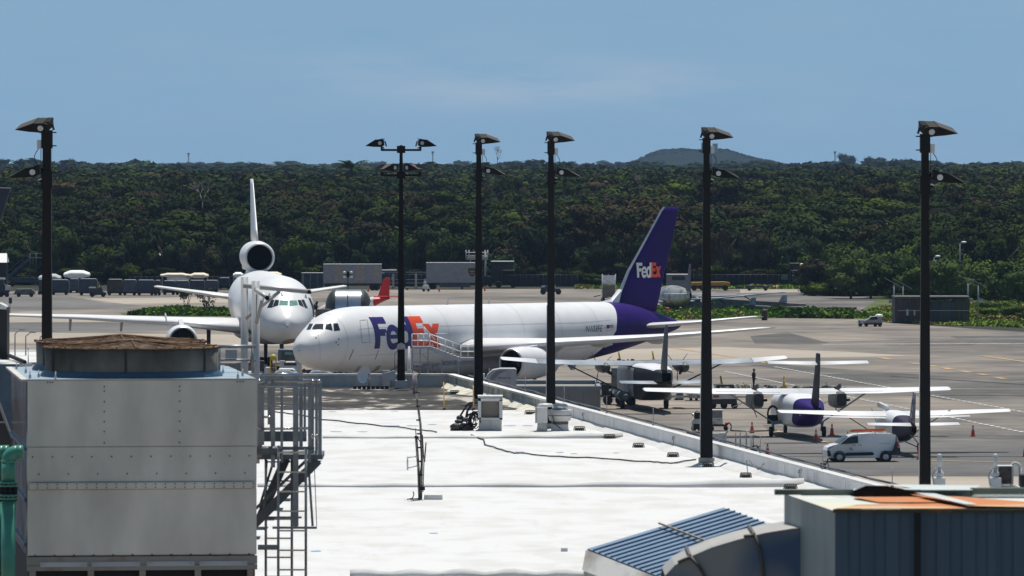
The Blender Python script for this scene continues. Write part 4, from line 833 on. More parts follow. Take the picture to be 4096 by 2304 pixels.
# ================================================================ access platform, stair and ladders right of the tower
DP=106.5; u=DP/F; t=thing('access_platform','grey steel access platform with railings, stair and ladders beside the cooling tower','platform',W(1030,1800,DP))
X=lambda px:(px-1030)*u
Z=lambda py:(1800-py)*u
AW=X(1288)
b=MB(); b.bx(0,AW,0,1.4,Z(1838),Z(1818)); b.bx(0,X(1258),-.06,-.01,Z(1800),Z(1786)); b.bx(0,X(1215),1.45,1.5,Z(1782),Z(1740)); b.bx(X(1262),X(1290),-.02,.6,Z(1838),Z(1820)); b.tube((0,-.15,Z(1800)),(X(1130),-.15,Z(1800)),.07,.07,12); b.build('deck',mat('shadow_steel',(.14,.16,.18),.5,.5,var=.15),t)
b=MB()
for px,y,wd,t0,b0 in ((1040,0,.035,1528,1830),(1052,.0,.02,1528,1780),(1072,1.3,.02,1540,1740),(1092,0,.035,1525,1870),(1127,0,.022,1490,1850),(1183,0,.045,1497,2105),(1197,.9,.03,1520,1800),(1209,1.3,.02,1520,1765),(1238,0,.025,1527,1850),(1246,.4,.03,1530,1850),(1258,1.3,.018,1530,1820),(1263,.2,.018,1530,1822),(1280,0,.03,1530,1822),(1073,.2,.018,1500,1700)):
    b.bx(X(px)-wd,X(px)+wd,y-wd*.6,y+wd*.6,Z(b0),Z(t0))
b.build('railing_post',STEEL,t)
b=MB(); b.tube((X(1086),0,Z(1525)),(X(1283),0,Z(1525)),.04,.04,8); b.tube((X(1045),0,Z(1500)),(X(1212),0,Z(1500)),.035,.035,8); b.tube((X(1040),0,Z(1716)),(X(1240),0,Z(1713)),.022,.022,8); b.tube((X(1050),0,Z(1668)),(X(1098),0,Z(1668)),.02); b.tube((X(1040),1.3,Z(1636)),(X(1180),1.3,Z(1640)),.022); b.tube((X(1040),0,Z(1525)),(X(1060),0,Z(1525)),.035); b.tube((X(1040),0,Z(1545)),(X(1180),0,Z(1545)),.03)
for px,py in ((1037,1527),(1079,1527),(1252,1527),(1276,1527),(1037,1715),(1248,1746),(1268,1746)): b.ball((X(px),-.02,Z(py)),.04,n=10)
b.build('handrail',mat('shiny_steel_rail',(.5,.5,.5),.2,.9,var=.1),t)
for y0 in (0.1,.75):
    b=MB(); o=-.55 if y0>.5 else 0
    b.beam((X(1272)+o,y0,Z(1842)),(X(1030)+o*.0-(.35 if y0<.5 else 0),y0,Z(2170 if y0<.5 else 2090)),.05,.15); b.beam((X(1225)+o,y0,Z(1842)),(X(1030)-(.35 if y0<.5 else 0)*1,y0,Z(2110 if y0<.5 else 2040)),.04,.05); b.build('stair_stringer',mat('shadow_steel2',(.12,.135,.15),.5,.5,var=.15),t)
b=MB()
for k in range(9): q=k/8; b.bx(X(1255)-q*1.0-.1,X(1255)-q*1.0+.1,.12,.75,Z(1850)-q*1.25-.02,Z(1850)-q*1.25)
b.build('stair_tread',STEEL,t)
for xa,xb,y0,t0,n in ((1115,1225,-.2,1790,13),(1055,1160,.9,1840,12)):
    b=MB(); b.tube((X(xa),y0,Z(2500)),(X(xa),y0,Z(t0-10)),.022,.022,8); b.tube((X(xb),y0,Z(2500)),(X(xb),y0,Z(t0)),.022,.022,8); b.build('ladder_rail',STEEL,t)
    b=MB(); 
    for k in range(n): py=t0+18+k*(78 if y0<0 else 77); b.bx(X(xa),X(xb),y0-.02,y0+.02,Z(py+3),Z(py-3))
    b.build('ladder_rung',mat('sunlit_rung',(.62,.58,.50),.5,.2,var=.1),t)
b=MB(); b.bx(X(1090),X(1268),-.05,.0,Z(2115),Z(2106)); b.bx(X(1033),X(1204),.3,.35,Z(2078),Z(2070)); b.bx(X(1032),X(1108),-.1,.1,Z(2198),Z(2180)); b.tube((X(1067),.1,Z(1842)),(X(1054),.1,Z(2072)),.015); b.tube((X(1232),.1,Z(1842)),(X(1250),.1,Z(2106)),.02); b.tube((X(1256),.1,Z(1842)),(X(1266),.1,Z(2106)),.007); b.bx(X(1183)-.02,X(1183)+.02,0,.04,Z(2110),Z(1840)); b.build('brace',STEEL,t)
# grey painted pipe gallows behind the tower
DG=128; u=DG/F; t=thing('pipe_gallows','grey tubular steel gantry with open pipe ends rising behind the tower','gantry',W(978,1520,DG))
X=lambda px:(px-978)*u
Z=lambda py:(1520-py)*u
b=MB(); b.tube((0,0,-1.5),(0,0,Z(1108)),15*u,15*u,16); b.tube((X(1030),-.9,-1.6),(X(1030),-.9,Z(1120)),16*u,16*u,16); b.build('column',PIPEW,t)
b=MB(); b.tube((X(975),-.1,Z(1142)),(X(1238),-.3,Z(1166)),10*u,9*u,14); b.tube((X(1028),-.9,Z(1152)),(X(1082),-1.7,Z(1184)),9*u,9*u,14); b.build('top_arm',PIPEW,t)
b=MB(); b.tube((X(985),-.05,Z(1275)),(X(1120),-.2,Z(1165)),7*u,7*u,10); b.tube((X(1034),-.95,Z(1285)),(X(1062),-1.6,Z(1190)),8*u,7*u,10); b.build('brace_arm',PIPEW,t)
b=MB(); b.lathe([(0,8*u),(.01,8*u)],'y',(X(1083),-1.79,Z(1184)),14); b.lathe([(0,7*u),(.01,7*u)],'y',(X(1240),-.42,Z(1166)),14); b.build('pipe_mouth',BLACK,t)
b=MB(); b.lathe([(-.1,10*u),(.0,10*u),(.0,8*u)],'y',(X(1083),-1.72,Z(1184)),14,cap=False); b.lathe([(-.1,9*u),(.0,9*u),(.0,7*u)],'y',(X(1240),-.32,Z(1166)),14,cap=False)
for px,py in ((1130,1168),(1225,1176),(1080,1170)): b.path([(X(px),-.25,Z(py)),(X(px)-.02,-.25,Z(py+12)),(X(px)+.02,-.25,Z(py+16)),(X(px),-.25,Z(py+4))],.008)
b.build('shackle',STEEL,t)
# ================================================================ near roofs at lower right
D1=80.; a1=W(2350,2195,80); a2=W(2894,2030,81.5); a4=W(2660,2315,79); vb=(a4-a1); a3=a2+vb; 
t=thing('ribbed_roof','small blue ribbed metal shed roof with white stained fascia','shed',a1)
o=a1; P1=Vector((0,0,0)); P2=a2-o; P3=a3-o; P4=a4-o; P2x=P2
b=MB(); dn=Vector((0,0,-.05)); b.add([P1,P2,P3+vb*.5,P4+vb*.5,P1+dn,P2+dn,P3+vb*.5+dn,P4+vb*.5+dn],[(0,1,2,3),(7,6,5,4),(0,4,5,1),(1,5,6,2),(2,6,7,3),(3,7,4,0)]); 
n=20
for k in range(1,n):
    q=vb*(1.5*k/n); b.beam(P1+q+Vector((0,0,.008)),P2+q+Vector((0,0,.008)),.014,.022)
b.build('roof_sheet',mat('blue_metal_sheet',(.085,.165,.27),.5,.1,var=.08),t)
b=MB(); b.beam(P1+(P2-P1)*.52+Vector((0,0,.05)),P3+(P4-P3)*.48+Vector((0,0,.05)),.025,.02); b.build('strap',mat('tan_strap',(.38,.28,.18),.7,var=.1),t)
wl=mat('stained_white_fascia',(.85,.83,.78),.8,col2=(.40,.36,.31),scale=3,stretch=(1,1,.4),lo=.45,hi=.7)
b=MB(); off=Vector((-.02,-.02,-.01)); d1=Vector((-.05,-.16,-.24)); q=vb*1.5  # fascia shaped with an outward tilt at its foot to catch the sun
b.add([P1+off,P1+q+off,P1+q+off+d1,P1+off+d1],[(0,1,2,3)]); b.add([P1+off+d1+Vector((.02,0,-.01)),P1+q+off+d1+Vector((.02,0,-.01)),P1+q+Vector((.06,0,-6)),P1+Vector((.06,0,-6))],[(0,1,2,3)]); b.build('fascia',wl,t,fix=False)
b=MB(); fz=Vector((0,.08,.02)); b.add([P2+Vector((-.03,.02,0)),P2+fz+Vector((.03,.1,.05)),P3+fz+Vector((.1,.3,-.02)),P3+Vector((0,.02,0))],[(0,1,2,3)]); b.build('flashing',LGREY,t,fix=False)
b=MB(); b.beam(P3+Vector((.0,.1,.0)),P3+Vector((.35,.6,-.12)),.12,.1); b.build('gutter',mat('pale_green_trim',(.28,.33,.31),.6,var=.1),t)
# curved duct
DD=62.; u=DD/F; t=thing('curved_duct','large curved blue grey sheet metal duct with seams running into the rusty shed','duct',W(2700,2304,DD))
X=lambda px:(px-2700)*u
Z=lambda py:(2304-py)*u
cur=[(2660,2304),(2700,2262),(2760,2228),(2850,2190),(2950,2160),(3060,2133),(3170,2115),(3290,2108)]
poly=[(X(a),Z(c)) for a,c in cur]+[(X(3290),-1.2),(X(2600),-1.2)]
DUCT=mat('blue_grey_duct_sheet',(.30,.295,.285),.5,.2,col2=(.07,.12,.21),scale=1.1,lo=.42,hi=.58,detail=1)
b=MB(); b.prism(poly,0,.02); b.prism(poly,1.28,1.3); b.build('side_sheet',DUCT,t)
b=MB(); pt=[(X(a),Z(c)) for a,c in cur]; 
for (xa,za),(xb,zb) in zip(pt[:-1],pt[1:]): b.add([(xa,-.01,za+.004),(xb,-.01,zb+.004),(xb,1.3,zb+.004),(xa,1.3,za+.004)],[(0,1,2,3)],0,True)
b.build('top_sheet',mat('duct_top_sheet',(.42,.40,.37),.5,.2,var=.08),t,fix=False)
b=MB(); b.path([(X(2712),-.02,Z(2250)),(X(2760),-.03,Z(2226)),(X(2800),-.03,Z(2270)),(X(2830),-.03,Z(2330))],.018); b.path([(X(2975),-.02,Z(2146)),(X(3018),-.03,Z(2140)),(X(3040),-.03,Z(2200)),(X(3058),-.03,Z(2330))],.018); b.tube((X(2760),.0,Z(2226)),(X(2760),1.3,Z(2222)),.02); b.tube((X(3016),.0,Z(2140)),(X(3016),1.3,Z(2136)),.02); b.build('seam_flange',mat('duct_flange',(.09,.085,.08),.6,.3,var=.2),t)
# rusty roofed shed
DS=60.; u=DS/F; zt=CZ-(2032-HZ)*u; c0=W(3340,2032,DS); t=thing('rusty_shed','dark blue corrugated plant shed with rust eaten pale roof edge, lower right','shed',(c0.x,c0.y,0))
bk=W(3137,1962,DS*1.0497); dv=Vector((bk.x-c0.x,bk.y-c0.y,0)); zb=bk.z
CORR=mat('dark_blue_corrugated_wall',(.062,.105,.145),.55,var=.18,scale=.6,stretch=(3,3,.4))
b=MB(); W_=4.0
n=34
for k in range(n):
    x0=k*W_/n; x1=(k+1)*W_/n; dp=.02 if k%2 else 0
    b.bx(x0,x1,dp,dp+.1,9,zt-.03)
b.build('front_wall',CORR,t)
b=MB(); m_=12
for k in range(m_):
    a=dv*(k/m_); c=dv*((k+1)/m_); zz_a=zt+(zb-zt)*k/m_-.03; zz_c=zt+(zb-zt)*(k+1)/m_-.03; ox=0
    b.add([(a.x-ox,a.y,9),(c.x-ox,c.y,9),(c.x-ox,c.y,zz_c),(a.x-ox,a.y,zz_a)],[(0,1,2,3)])
b.build('side_wall',mat('grey_green_side_wall',(.36,.40,.39),.6,var=.15,scale=1.5,stretch=(1,1,.3)),t,fix=False)
RR=mat('pale_roof_sheet',(.50,.56,.55),.5,col2=(.58,.60,.56),scale=1)
RUS=mat('orange_rust_sheet',(.56,.40,.22),.75,col2=(.50,.17,.045),scale=1.3,stretch=(.7,1,1),lo=.40,hi=.50,detail=5)
def rf(x,q,dz=0):  # point on the roof: x along the front, q 0..1 to the back
    return (x+dv.x*q,dv.y*q,zt+(zb-zt)*q+dz)
b=MB(); b.add([rf(0,.60,.01),rf(W_,.60,.01),rf(W_,1.15,.01),rf(0,1.0,.01)],[(0,1,2,3)]); b.add([rf(0,0,-.012),rf(.25,0,-.012),rf(.25,.42,-.012),rf(0,.42,-.012)],[(0,1,2,3)]); b.build('roof_sheet',RR,t,fix=False)
b=MB(); b.add([rf(.0,0,-.004),rf(1.22,0,-.004),rf(1.16,.28,-.002),rf(.3,.20,-.002)],[(0,1,2,3)]); b.add([rf(.42,.52,.016),rf(.55,.28,.006),rf(1.20,.285,.006),rf(1.18,.52,.02)],[(0,1,2,3)]); b.add([rf(1.22,0,.02),rf(2.1,0,.004),rf(2.0,.30,.004),rf(1.4,.62,.01),rf(1.0,.62,.03)],[(0,1,2,3,4)]); b.build('rusted_sheet',RUS,t,fix=False)
b=MB(); b.add([rf(-.05,0,-.008),rf(W_,0,-.008),rf(W_,.58,-.006),rf(-.05,.58,-.006)],[(0,1,2,3)]); b.build('cream_sheet',mat('cream_aged_sheet',(.60,.58,.45),.7,col2=(.50,.56,.54),scale=.9,lo=.4,hi=.6),t,fix=False)
b=MB(); b.bx(-.02,W_,-.03,-.002,zt-.042,zt-.01); b.build('eave_trim',mat('brown_eave',(.06,.05,.03),.7,col2=(.16,.08,.02),scale=3,lo=.5,hi=.6),t)
b=MB(); b.add([rf(.45,.52,.012),rf(1.18,.50,.02),rf(1.06,.72,.05),rf(.95,.92,.06),rf(.75,.92,.06),rf(.62,.80,.05),rf(.46,.70,.03)],[tuple(range(7))]); b.build('rust_hole',mat('black_hole',(.004,.003,.003),1.0,var=.3,spec=0),t,fix=False)
b=MB(); b.beam(Vector(rf(-.25,.66,.04)),Vector(rf(.5,.67,.04)),.10,.05); b.beam(Vector(rf(1.62,.66,.05)),Vector(rf(W_,.68,.05)),.12,.06); b.build('roof_batten',mat('dark_green_batten',(.12,.14,.11),.6,var=.2),t)
b=MB(); b.add([rf(1.12,.60,.07),rf(1.6,.60,.07),rf(1.9,1.0,.05),rf(1.0,1.0,.06)],[(0,1,2,3)]); b.add([rf(1.0,.50,.06),rf(1.22,.02,.03),rf(1.32,.02,.035),rf(1.14,.40,.07)],[(0,1,2,3)]); b.build('loose_sheet',RR,t,fix=False)
b=MB(); b.bx(.73,.79,-.035,-.0,9,zt-.045); b.build('wall_joint',BLACK,t)
b=MB(); 
for x in (1.5,1.95,2.4,2.85,3.3): b.bx(x,x+.015,-.012,.0,9,zt-.045)
b.build('wall_rib',CORR,t)
# small white vents and condenser standing behind the shed
DV=100.; u=DV/F; zd=CZ-(1960-HZ)*u
t=thing('plant_deck','pale flat plant deck hidden behind the rusty shed','roof deck',(0,0,0)); b=MB(); b.bx(5.9,9.2,99,100.5,zd-.2,zd); b.build('deck',LGREY,t); b=MB(); b.bx(6.0,9.0,99.2,100.3,9,zd-.201); b.build('wall',WALLG,t)
for k,px in enumerate((3758,3982)):
    t=thing('gas_vent',['white stacked roof vent just right of the right lamp post','grey white stacked roof vent left of the condenser'][k],'roof vent',((px-CX)*u,DV,zd),group='stacked vents behind the rusty shed')
    b=MB(); b.box((0,0,26*u),(44*u,.2,48*u)); b.build('base_box',WHITE2 if k==0 else LGREY,t,bevel=.01); b=MB(); b.lathe([(52*u,14*u),(60*u,17*u),(72*u,17*u),(74*u,10*u),(86*u,10*u),(90*u,6*u)],'z',n=14); b.build('body',WHITE2 if k==0 else LGREY,t)
    b=MB(); b.lathe([(88*u,6*u),(100*u,7*u),(102*u,9*u),(138*u,9*u),(145*u,5*u)],'z',n=12); b.build('cap',WHITE2,t); b=MB(); b.path([(-24*u,-.1,20*u),(-30*u,-.1,60*u),(-14*u,-.1,90*u)],.012); b.path([(-18*u,0,70*u),(18*u,0,70*u)],.012); b.build('tube',GREY,t)
t=thing('condenser_unit','square condenser unit with dark coil at the right frame edge','condenser',((4020-CX)*u,DV,zd+.02)); b=MB(); b.bx(-30*u,34*u,0,.3,16*u,92*u); b.build('casing',LGREY,t,bevel=.01); b=MB(); b.bx(-24*u,26*u,-.02,-.003,20*u,88*u); b.build('coil',mat('dark_coil',(.06,.05,.045),.8,var=.5,scale=12),t); b=MB(); b.beam((-30*u,0,10*u),(40*u,0,8*u),.04); b.beam((40*u,-.1,8*u),(90*u,-.3,-14*u),.06); b.build('stand',LGREY,t)
t=thing('gooseneck_pipe','white gooseneck pipe right of the condenser','pipe',((4068-CX)*u,DV+.3,zd)); b=MB(); b.path([(18*u*-math.cos(a),0,86*u+18*u*math.sin(a)) for a in np.linspace(0,math.pi,10)],.024,8); b.tube((-18*u,0,0),(-18*u,0,86*u),.024); b.tube((18*u,0,0),(18*u,0,86*u),.024); b.build('pipe',WHITE2,t)
t=thing('black_box_unit','black box at the right frame edge beside the gooseneck pipe','box',((4100-CX)*u,DV-.3,zd)); b=MB(); b.bx(-22*u,30*u,0,.4,0,64*u); b.build('casing',BLACK,t,bevel=.01)
# ================================================================ aircraft helpers
def cr_interp(ts,vals,t):
    ts=np.array(ts,float); vals=np.array(vals,float); h=np.diff(ts); d=np.diff(vals)/h
    m=np.zeros(len(ts)); m[0]=d[0]; m[-1]=d[-1]
    for i in range(1,len(ts)-1): m[i]=0 if d[i-1]*d[i]<=0 else 2*d[i-1]*d[i]/(d[i-1]+d[i])
    t=np.clip(t,ts[0],ts[-1]); k=np.clip(np.searchsorted(ts,t,side='right')-1,0,len(ts)-2)
    s=(t-ts[k])/h[k]; return (vals[k]*(1+2*s)*(1-s)**2+m[k]*h[k]*s*(1-s)**2+vals[k+1]*s*s*(3-2*s)+m[k+1]*h[k]*s*s*(s-1))
class Body:
    def __init__(s,secs,e=2.0): s.S=np.array(secs,float); s.e=e; s.L=s.S[:,0]
    def pt(s,L,th,off=0.0):
        L=np.asarray(L,float); th=np.asarray(th,float)
        zt_=cr_interp(s.L,s.S[:,1],L); zb_=cr_interp(s.L,s.S[:,2],L); hw=cr_interp(s.L,s.S[:,3],L)
        c=np.cos(th); q=np.sin(th); p=2/s.e
        return np.stack([L,(hw+off)*np.sign(c)*np.abs(c)**p,(zt_+zb_)/2+((zt_-zb_)/2+off)*np.sign(q)*np.abs(q)**p],-1)
    def shell(s,name,L0,L1,nL,m,parent,n=56,lo=None,hi=None,caps=True):
        # L limits may depend on the angle (paint boundaries)
        th=np.linspace(0,2*np.pi,n,endpoint=False); u=np.linspace(0,1,nL)**1.0
        uu=None; a=np.full(n,L0) if lo is None else lo(th); b_=np.full(n,L1) if hi is None else hi(th)
        if lo is None: uu=u**1.7
        elif L0==0 and float(lo(np.array([1.0]))[0])<.001: uu=u**2.0
        else: uu=u
        Lg=a[None,:]+(b_-a)[None,:]*uu[:,None]
        P=s.pt(Lg,np.tile(th,(nL,1))); V=P.reshape(-1,3)
        i,j=np.meshgrid(np.arange(nL-1),np.arange(n),indexing='ij'); Q=np.stack([i*n+j,(i+1)*n+j,(i+1)*n+(j+1)%n,i*n+(j+1)%n],-1).reshape(-1,4)
        return npmesh(name,V,Q,m,parent,smooth=True)
    def decal(s,name,L0,L1,nL,t0,t1,nt,mask,m,parent,eps=.015,world=None):
        Lv=np.linspace(L0,L1,nL+1); tv=np.linspace(t0,t1,nt+1); LL,TT=np.meshgrid(Lv,tv,indexing='ij'); V=s.pt(LL,TT,eps)
        Lc=(Lv[:-1]+Lv[1:])/2; tc_=(tv[:-1]+tv[1:])/2; LC,TCC=np.meshgrid(Lc,tc_,indexing='ij'); C=s.pt(LC,TCC,eps)
        if world is not None:
            Wm=np.array(world); Pw=C@Wm[:3,:3].T+Wm[:3,3]; px,py=toppx(Pw); k=mask(px,py)
        else: k=mask(C[...,0],C[...,2])
        i,j=np.nonzero(k); n=nt+1; Q=np.stack([i*n+j,(i+1)*n+j,(i+1)*n+j+1,i*n+j+1],-1)
        if len(Q)==0: print('EMPTY DECAL',name); return None
        used_,inv=np.unique(Q,return_inverse=True); V=V.reshape(-1,3)[used_]; Q=inv.reshape(-1,4)
        return npmesh(name,V,Q,m,parent,smooth=True)
def inpoly(px,py,poly):
    c=np.zeros(px.shape,bool); j=len(poly)-1
    for i in range(len(poly)):
        xi,yi=poly[i]; xj,yj=poly[j]
        with np.errstate(divide='ignore',invalid='ignore'): c^=((yi>py)!=(yj>py))&(px<(xj-xi)*(py-yi)/(yj-yi)+xi)
        j=i
    return c
def fed(x,y):     # F e d, in cap heights
    m=((x>0)&(x<.26)&(y>0)&(y<1))|((x>0)&(x<.70)&(y>.79)&(y<1))|((x>0)&(x<.60)&(y>.40)&(y<.62)&~((x>.52)&(y<.5)))
    ex,ey=.93,.355; r=((x-ex)/.37)**2+((y-ey)/.40)**2; ri=((x-ex)/.17)**2+((y-ey)/.20)**2
    e=(r<1)&(ri>1); e|=(r<1)&(y>.30)&(y<.43); e&=~((x>ex+.05)&(y<.30)&(y>.19)); e|=False
    dx_,dy_=1.55,.355; r=((x-dx_)/.35)**2+((y-dy_)/.40)**2; ri=((x-dx_)/.14)**2+((y-dy_)/.19)**2
    d=((r<1)&(ri>1))|((x>1.66)&(x<1.92)&(y>0)&(y<1))
    return m|e|d
def exx(x,y):
    E=((x>1.92)&(x<2.18)&(y>0)&(y<1))|((x>1.92)&(x<2.58)&(y>.79)&(y<1))|((x>1.92)&(x<2.56)&(y>.0)&(y<.21))|((x>1.92)&(x<2.50)&(y>.41)&(y<.61))
    X1=(np.abs(x-(2.50+.17)-(.75-y)/.75*.52)<.165)&(y>0)&(y<.75); X2=(np.abs(x-(2.50+.17)-(y)/.75*.52)<.165)&(y>0)&(y<.75)
    return (E|X1|X2)&(x<3.36)
def airfoil(c,t,n=9):
    xs=(1-np.cos(np.linspace(0,math.pi,n)))/2; yt=t/.2*(.2969*np.sqrt(xs)-.126*xs-.3516*xs**2+.2843*xs**3-.1015*xs**4)
    up=[(x*c,y*c+.012*c*4*x*(1-x)) for x,y in zip(xs,yt)]; dn=[(x*c,-y*c*.8+.012*c*4*x*(1-x)) for x,y in zip(xs,yt)]
    return up+dn[-2:0:-1]
def wing(b,st,side=1,mi=0,vertical=False,inc=0.0):
    rings=[]
    for (y,xle,c,z,t) in st:
        if vertical: rings.append([(xle+x,side*0+h_,y) for x,h_ in airfoil(c,t)])
        else: rings.append([(xle+x,side*y,z+h_-x*inc) for x,h_ in airfoil(c,t)])
    b.loft(rings,mi)
def nacelle(t,name,x0,y,z,R_,Ln,m,lipm=ALU,fan=True,pyl=None,spiral=False):
    b=MB(); b.lathe([(x0+.10,R_*.90),(x0+.35,R_*.97),(x0+Ln*.3,R_*1.02),(x0+Ln*.6,R_*.97),(x0+Ln,R_*.72),(x0+Ln-.05,R_*.66)],'x',(0,y,z),40,cap=False); o=b.build(name,m,t,fix=False)
    b=MB(); b.lathe([(x0+.12,R_*.905),(x0+.02,R_*.88),(x0,R_*.84),(x0+.05,R_*.80),(x0+.25,R_*.78)],'x',(0,y,z),40,cap=False); b.build('intake_lip',lipm,o,fix=False)
    b=MB(); b.lathe([(x0+.25,R_*.78),(x0+1.6,R_*.80),(x0+1.61,.01)],'x',(0,y,z),40,cap=False); b.build('intake_duct',mat('engine_black',(.004,.005,.006),.9,0,var=.3,spec=.05),o,fix=False)
    if fan:
        b=MB(); b.lathe([(x0+.95,.01),(x0+1.1,R_*.12),(x0+1.4,R_*.24),(x0+1.45,R_*.25)],'x',(0,y,z),20); b.build('spinner',mat('spinner_grey',(.10,.10,.11),.4,.3,var=.1),o)
        b=MB()
        for k in range(24):
            a=k*math.pi/12; c,s_=math.cos(a),math.sin(a); p=lambda r,dt,dx_: (x0+1.45+dx_,y+r*math.cos(a+dt),z+r*math.sin(a+dt)); b.add([p(R_*.22,0,0),p(R_*.78,-.06,0),p(R_*.78,.10,.12),p(R_*.22,.12,.12)],[(0,1,2,3)])
        b.build('fan_blade',mat('fan_dark',(.03,.03,.033),.4,.6,var=.2),o,fix=False)
    b=MB(); b.lathe([(x0+Ln-.2,R_*.55),(x0+Ln+.7,R_*.42),(x0+Ln+1.5,R_*.18)],'x',(0,y,z),24); b.build('exhaust',ALU,o,fix=False)
    if pyl: b=MB(); b.prism(pyl,y-.22,y+.22); b.build('pylon',LGREY,t,bevel=.05)
    return o
def wheel(b,c,r,w,mi=0,n=20): b.lathe([(-w/2,r*.72),(-w/2,r*.95),(-w*.35,r),(w*.35,r),(w/2,r*.95),(w/2,r*.72)],'y',c,n,mi); b.lathe([(-w*.36,.01),(-w*.36,r*.72)],'y',c,n,mi,cap=False); b.lathe([(w*.36,.01),(w*.36,r*.72)],'y',c,n,mi,cap=False)
def gear(t,x,y,ztop,r,w,dual=True,bogie=False):
    b=MB(); xs=[x] if not bogie else [x-.72,x+.72]
    b.tube((x,y,r),(x,y,ztop),.16,.2,10); b.tube((x,y,ztop*.45),(x+1.0,y,ztop),.08); b.tube((x-.9,y,ztop),(x,y,ztop*.5),.07)
    if bogie: b.tube((x-.72,y,r),(x+.72,y,r),.11)
    for q in xs: b.tube((q,y-w*1.1,r),(q,y+w*1.1,r),.08)
    g_=b.build('landing_gear',DARK,t)
    for q in xs:
        for sy in ((-1,1) if dual else (0,)):
            b=MB(); wheel(b,(q,y+sy*w*.95,r),r,w); b.build('wheel',BLACK,g_)
# ================================================================ twin jet freighter, nose to the left
D0_=526.0; s0=F/D0_; n0=Vector(((1195-CX)/s0,D0_,0)); th0=R(54.5)
t=thing('cargo_jet','white twin engine cargo jet with purple tail and purple and orange lettering','aircraft',n0,rot=(0,R(.42),th0))
Wm=Matrix.Translation(n0)@Matrix.Rotation(th0,4,'Z')@Matrix.Rotation(R(.42),4,'Y')
B7=Body([(0,4.25,4.17,.05),(.15,4.78,3.72,.52),(.5,5.2,3.35,.98),(1,5.62,3.03,1.36),(1.7,6.02,2.78,1.70),(2.5,6.52,2.6,1.98),(3.4,7.02,2.48,2.18),(4.5,7.36,2.39,2.34),(6,7.6,2.32,2.46),(8,7.7,2.29,2.515),(36,7.7,2.29,2.515),(40,7.7,2.7,2.5),(44,7.66,3.2,2.3),(47,7.45,3.7,1.95),(50,6.95,4.25,1.45),(52.5,6.4,4.75,.95),(54.2,5.98,5.1,.55),(54.9,5.75,5.35,.25)])
bnd=lambda th: 41.7+1.6*np.clip(np.sin(th),0,1)**1.5-2.6*np.clip(-np.sin(th),0,1)**1.0
fus=B7.shell('fuselage',0,0,150,WHITE,t,lo=lambda th: np.zeros_like(th),hi=bnd)
B7.shell('tail_cone',0,0,30,PURPLE,t,lo=bnd,hi=lambda th: np.full_like(th,54.9))
b=MB(); b.lathe([(0,.25),(.15,.12)],'x',(54.9,0,5.55),14); b.build('exhaust_tip',GREY,t)
o=Vector((1100,1020)); wp=lambda L_: [(1100+x/4.675,1020+y/4.675) for x,y in L_]
wins=[wp([(585,1400),(645,1280),(712,1285),(662,1392)]),wp([(690,1390),(735,1290),(910,1285),(905,1392)]),wp([(940,1385),(945,1280),(1052,1275),(1078,1415),(1010,1395)]),wp([(1090,1280),(1175,1275),(1220,1405),(1105,1420)])]
for wpoly in wins[1:]: B7.decal('cockpit_window',.3,5.5,200,R(90),R(200),200,lambda px,py,q=wpoly: inpoly(px,py,q),GLASS,t,world=Wm)
B7.decal('cockpit_window',.3,4,160,R(60),R(180),220,lambda px,py: inpoly(px,py,wins[0]),GLASS,t,world=Wm)
def outline(poly,w_):
    cx_=sum(p[0] for p in poly)/len(poly); cy_=sum(p[1] for p in poly)/len(poly); inn=[(x+(w_ if x<cx_ else -w_),y+(w_ if y<cy_ else -w_)) for x,y in poly]
    return lambda px,py: inpoly(px,py,poly)&~inpoly(px,py,inn)
DL=mat('seam_grey',(.32,.33,.36),.6,var=.05)
dp=[(1439,1280),(1470,1278),(1482,1370),(1448,1372)]
B7.decal('crew_door',4,9,260,R(100),R(230),260,outline(dp,1.6),DL,t,world=Wm)
B7.decal('nose_seam',.3,3.5,120,R(120),R(300),120,lambda px,py: (np.abs(px-(1273+8*np.sin((py-1340)*.02)))<.9)&(py>1325)&(py<1440),mat('seam_pale',(.55,.55,.57),.6,var=.05),t,world=Wm)
dots=[(1355,1356),(1345,1369),(1353,1379),(1220,1338),(1264,1350),(1480,1412),(1477,1425),(1404,1435)]
B7.decal('probe',.2,8,500,R(120),R(320),300,lambda px,py: np.any([((px-a)**2+((py-c)*1.4)**2<9) for a,c in dots[:5]],axis=0),DARK,t,world=Wm,eps=.03)
B7.decal('drain_streak',4,12,300,R(150),R(320),300,lambda px,py: (np.abs((px-1406)+(py-1418)*.42)<1.3)&(py>1398)&(py<1440)|(np.abs((px-1508)+(py-1418)*.35)<1.0)&(py>1402)&(py<1438),DARK,t,world=Wm)
f1=lambda L_,z: fed((L_-6.95)/2.72,(z-4.28)/2.58); f2=lambda L_,z: exx((L_-6.95)/2.72,(z-4.28)/2.58)
B7.decal('purple_lettering',6.8,12.4,230,R(125),R(215),230,f1,PURPLE2,t,eps=.012); B7.decal('orange_lettering',12.0,16.3,180,R(125),R(215),230,f2,ORANGE,t,eps=.012)
for Lq in (3.6,12.8,17.2,22.5,28.0,33.5,39.0): B7.decal('panel_joint',Lq,Lq+.035,1,R(92),R(262),80,lambda L_,z: z>-9,mat('joint_line_grey',(.50,.50,.52),.6,var=.05),t,eps=.008)
B7.decal('panel_joint',5,41,120,R(157.5),R(158.3),1,lambda L_,z: z>-9,mat('joint_line_grey',(0,0,0)),t,eps=.008)
B7.decal('panel_joint',5,41,120,R(206),R(206.8),1,lambda L_,z: z>-9,mat('joint_line_grey',(0,0,0)),t,eps=.008)
B7.decal('belly_grime',6,40,200,R(232),R(300),40,lambda L_,z: np.sin(L_*2.3)+np.sin(L_*5.1+z*7)>.9,mat('grime',(.34,.33,.31),.7,col2=(.5,.49,.47),scale=1,stretch=(.3,1,1)),t,eps=.009)
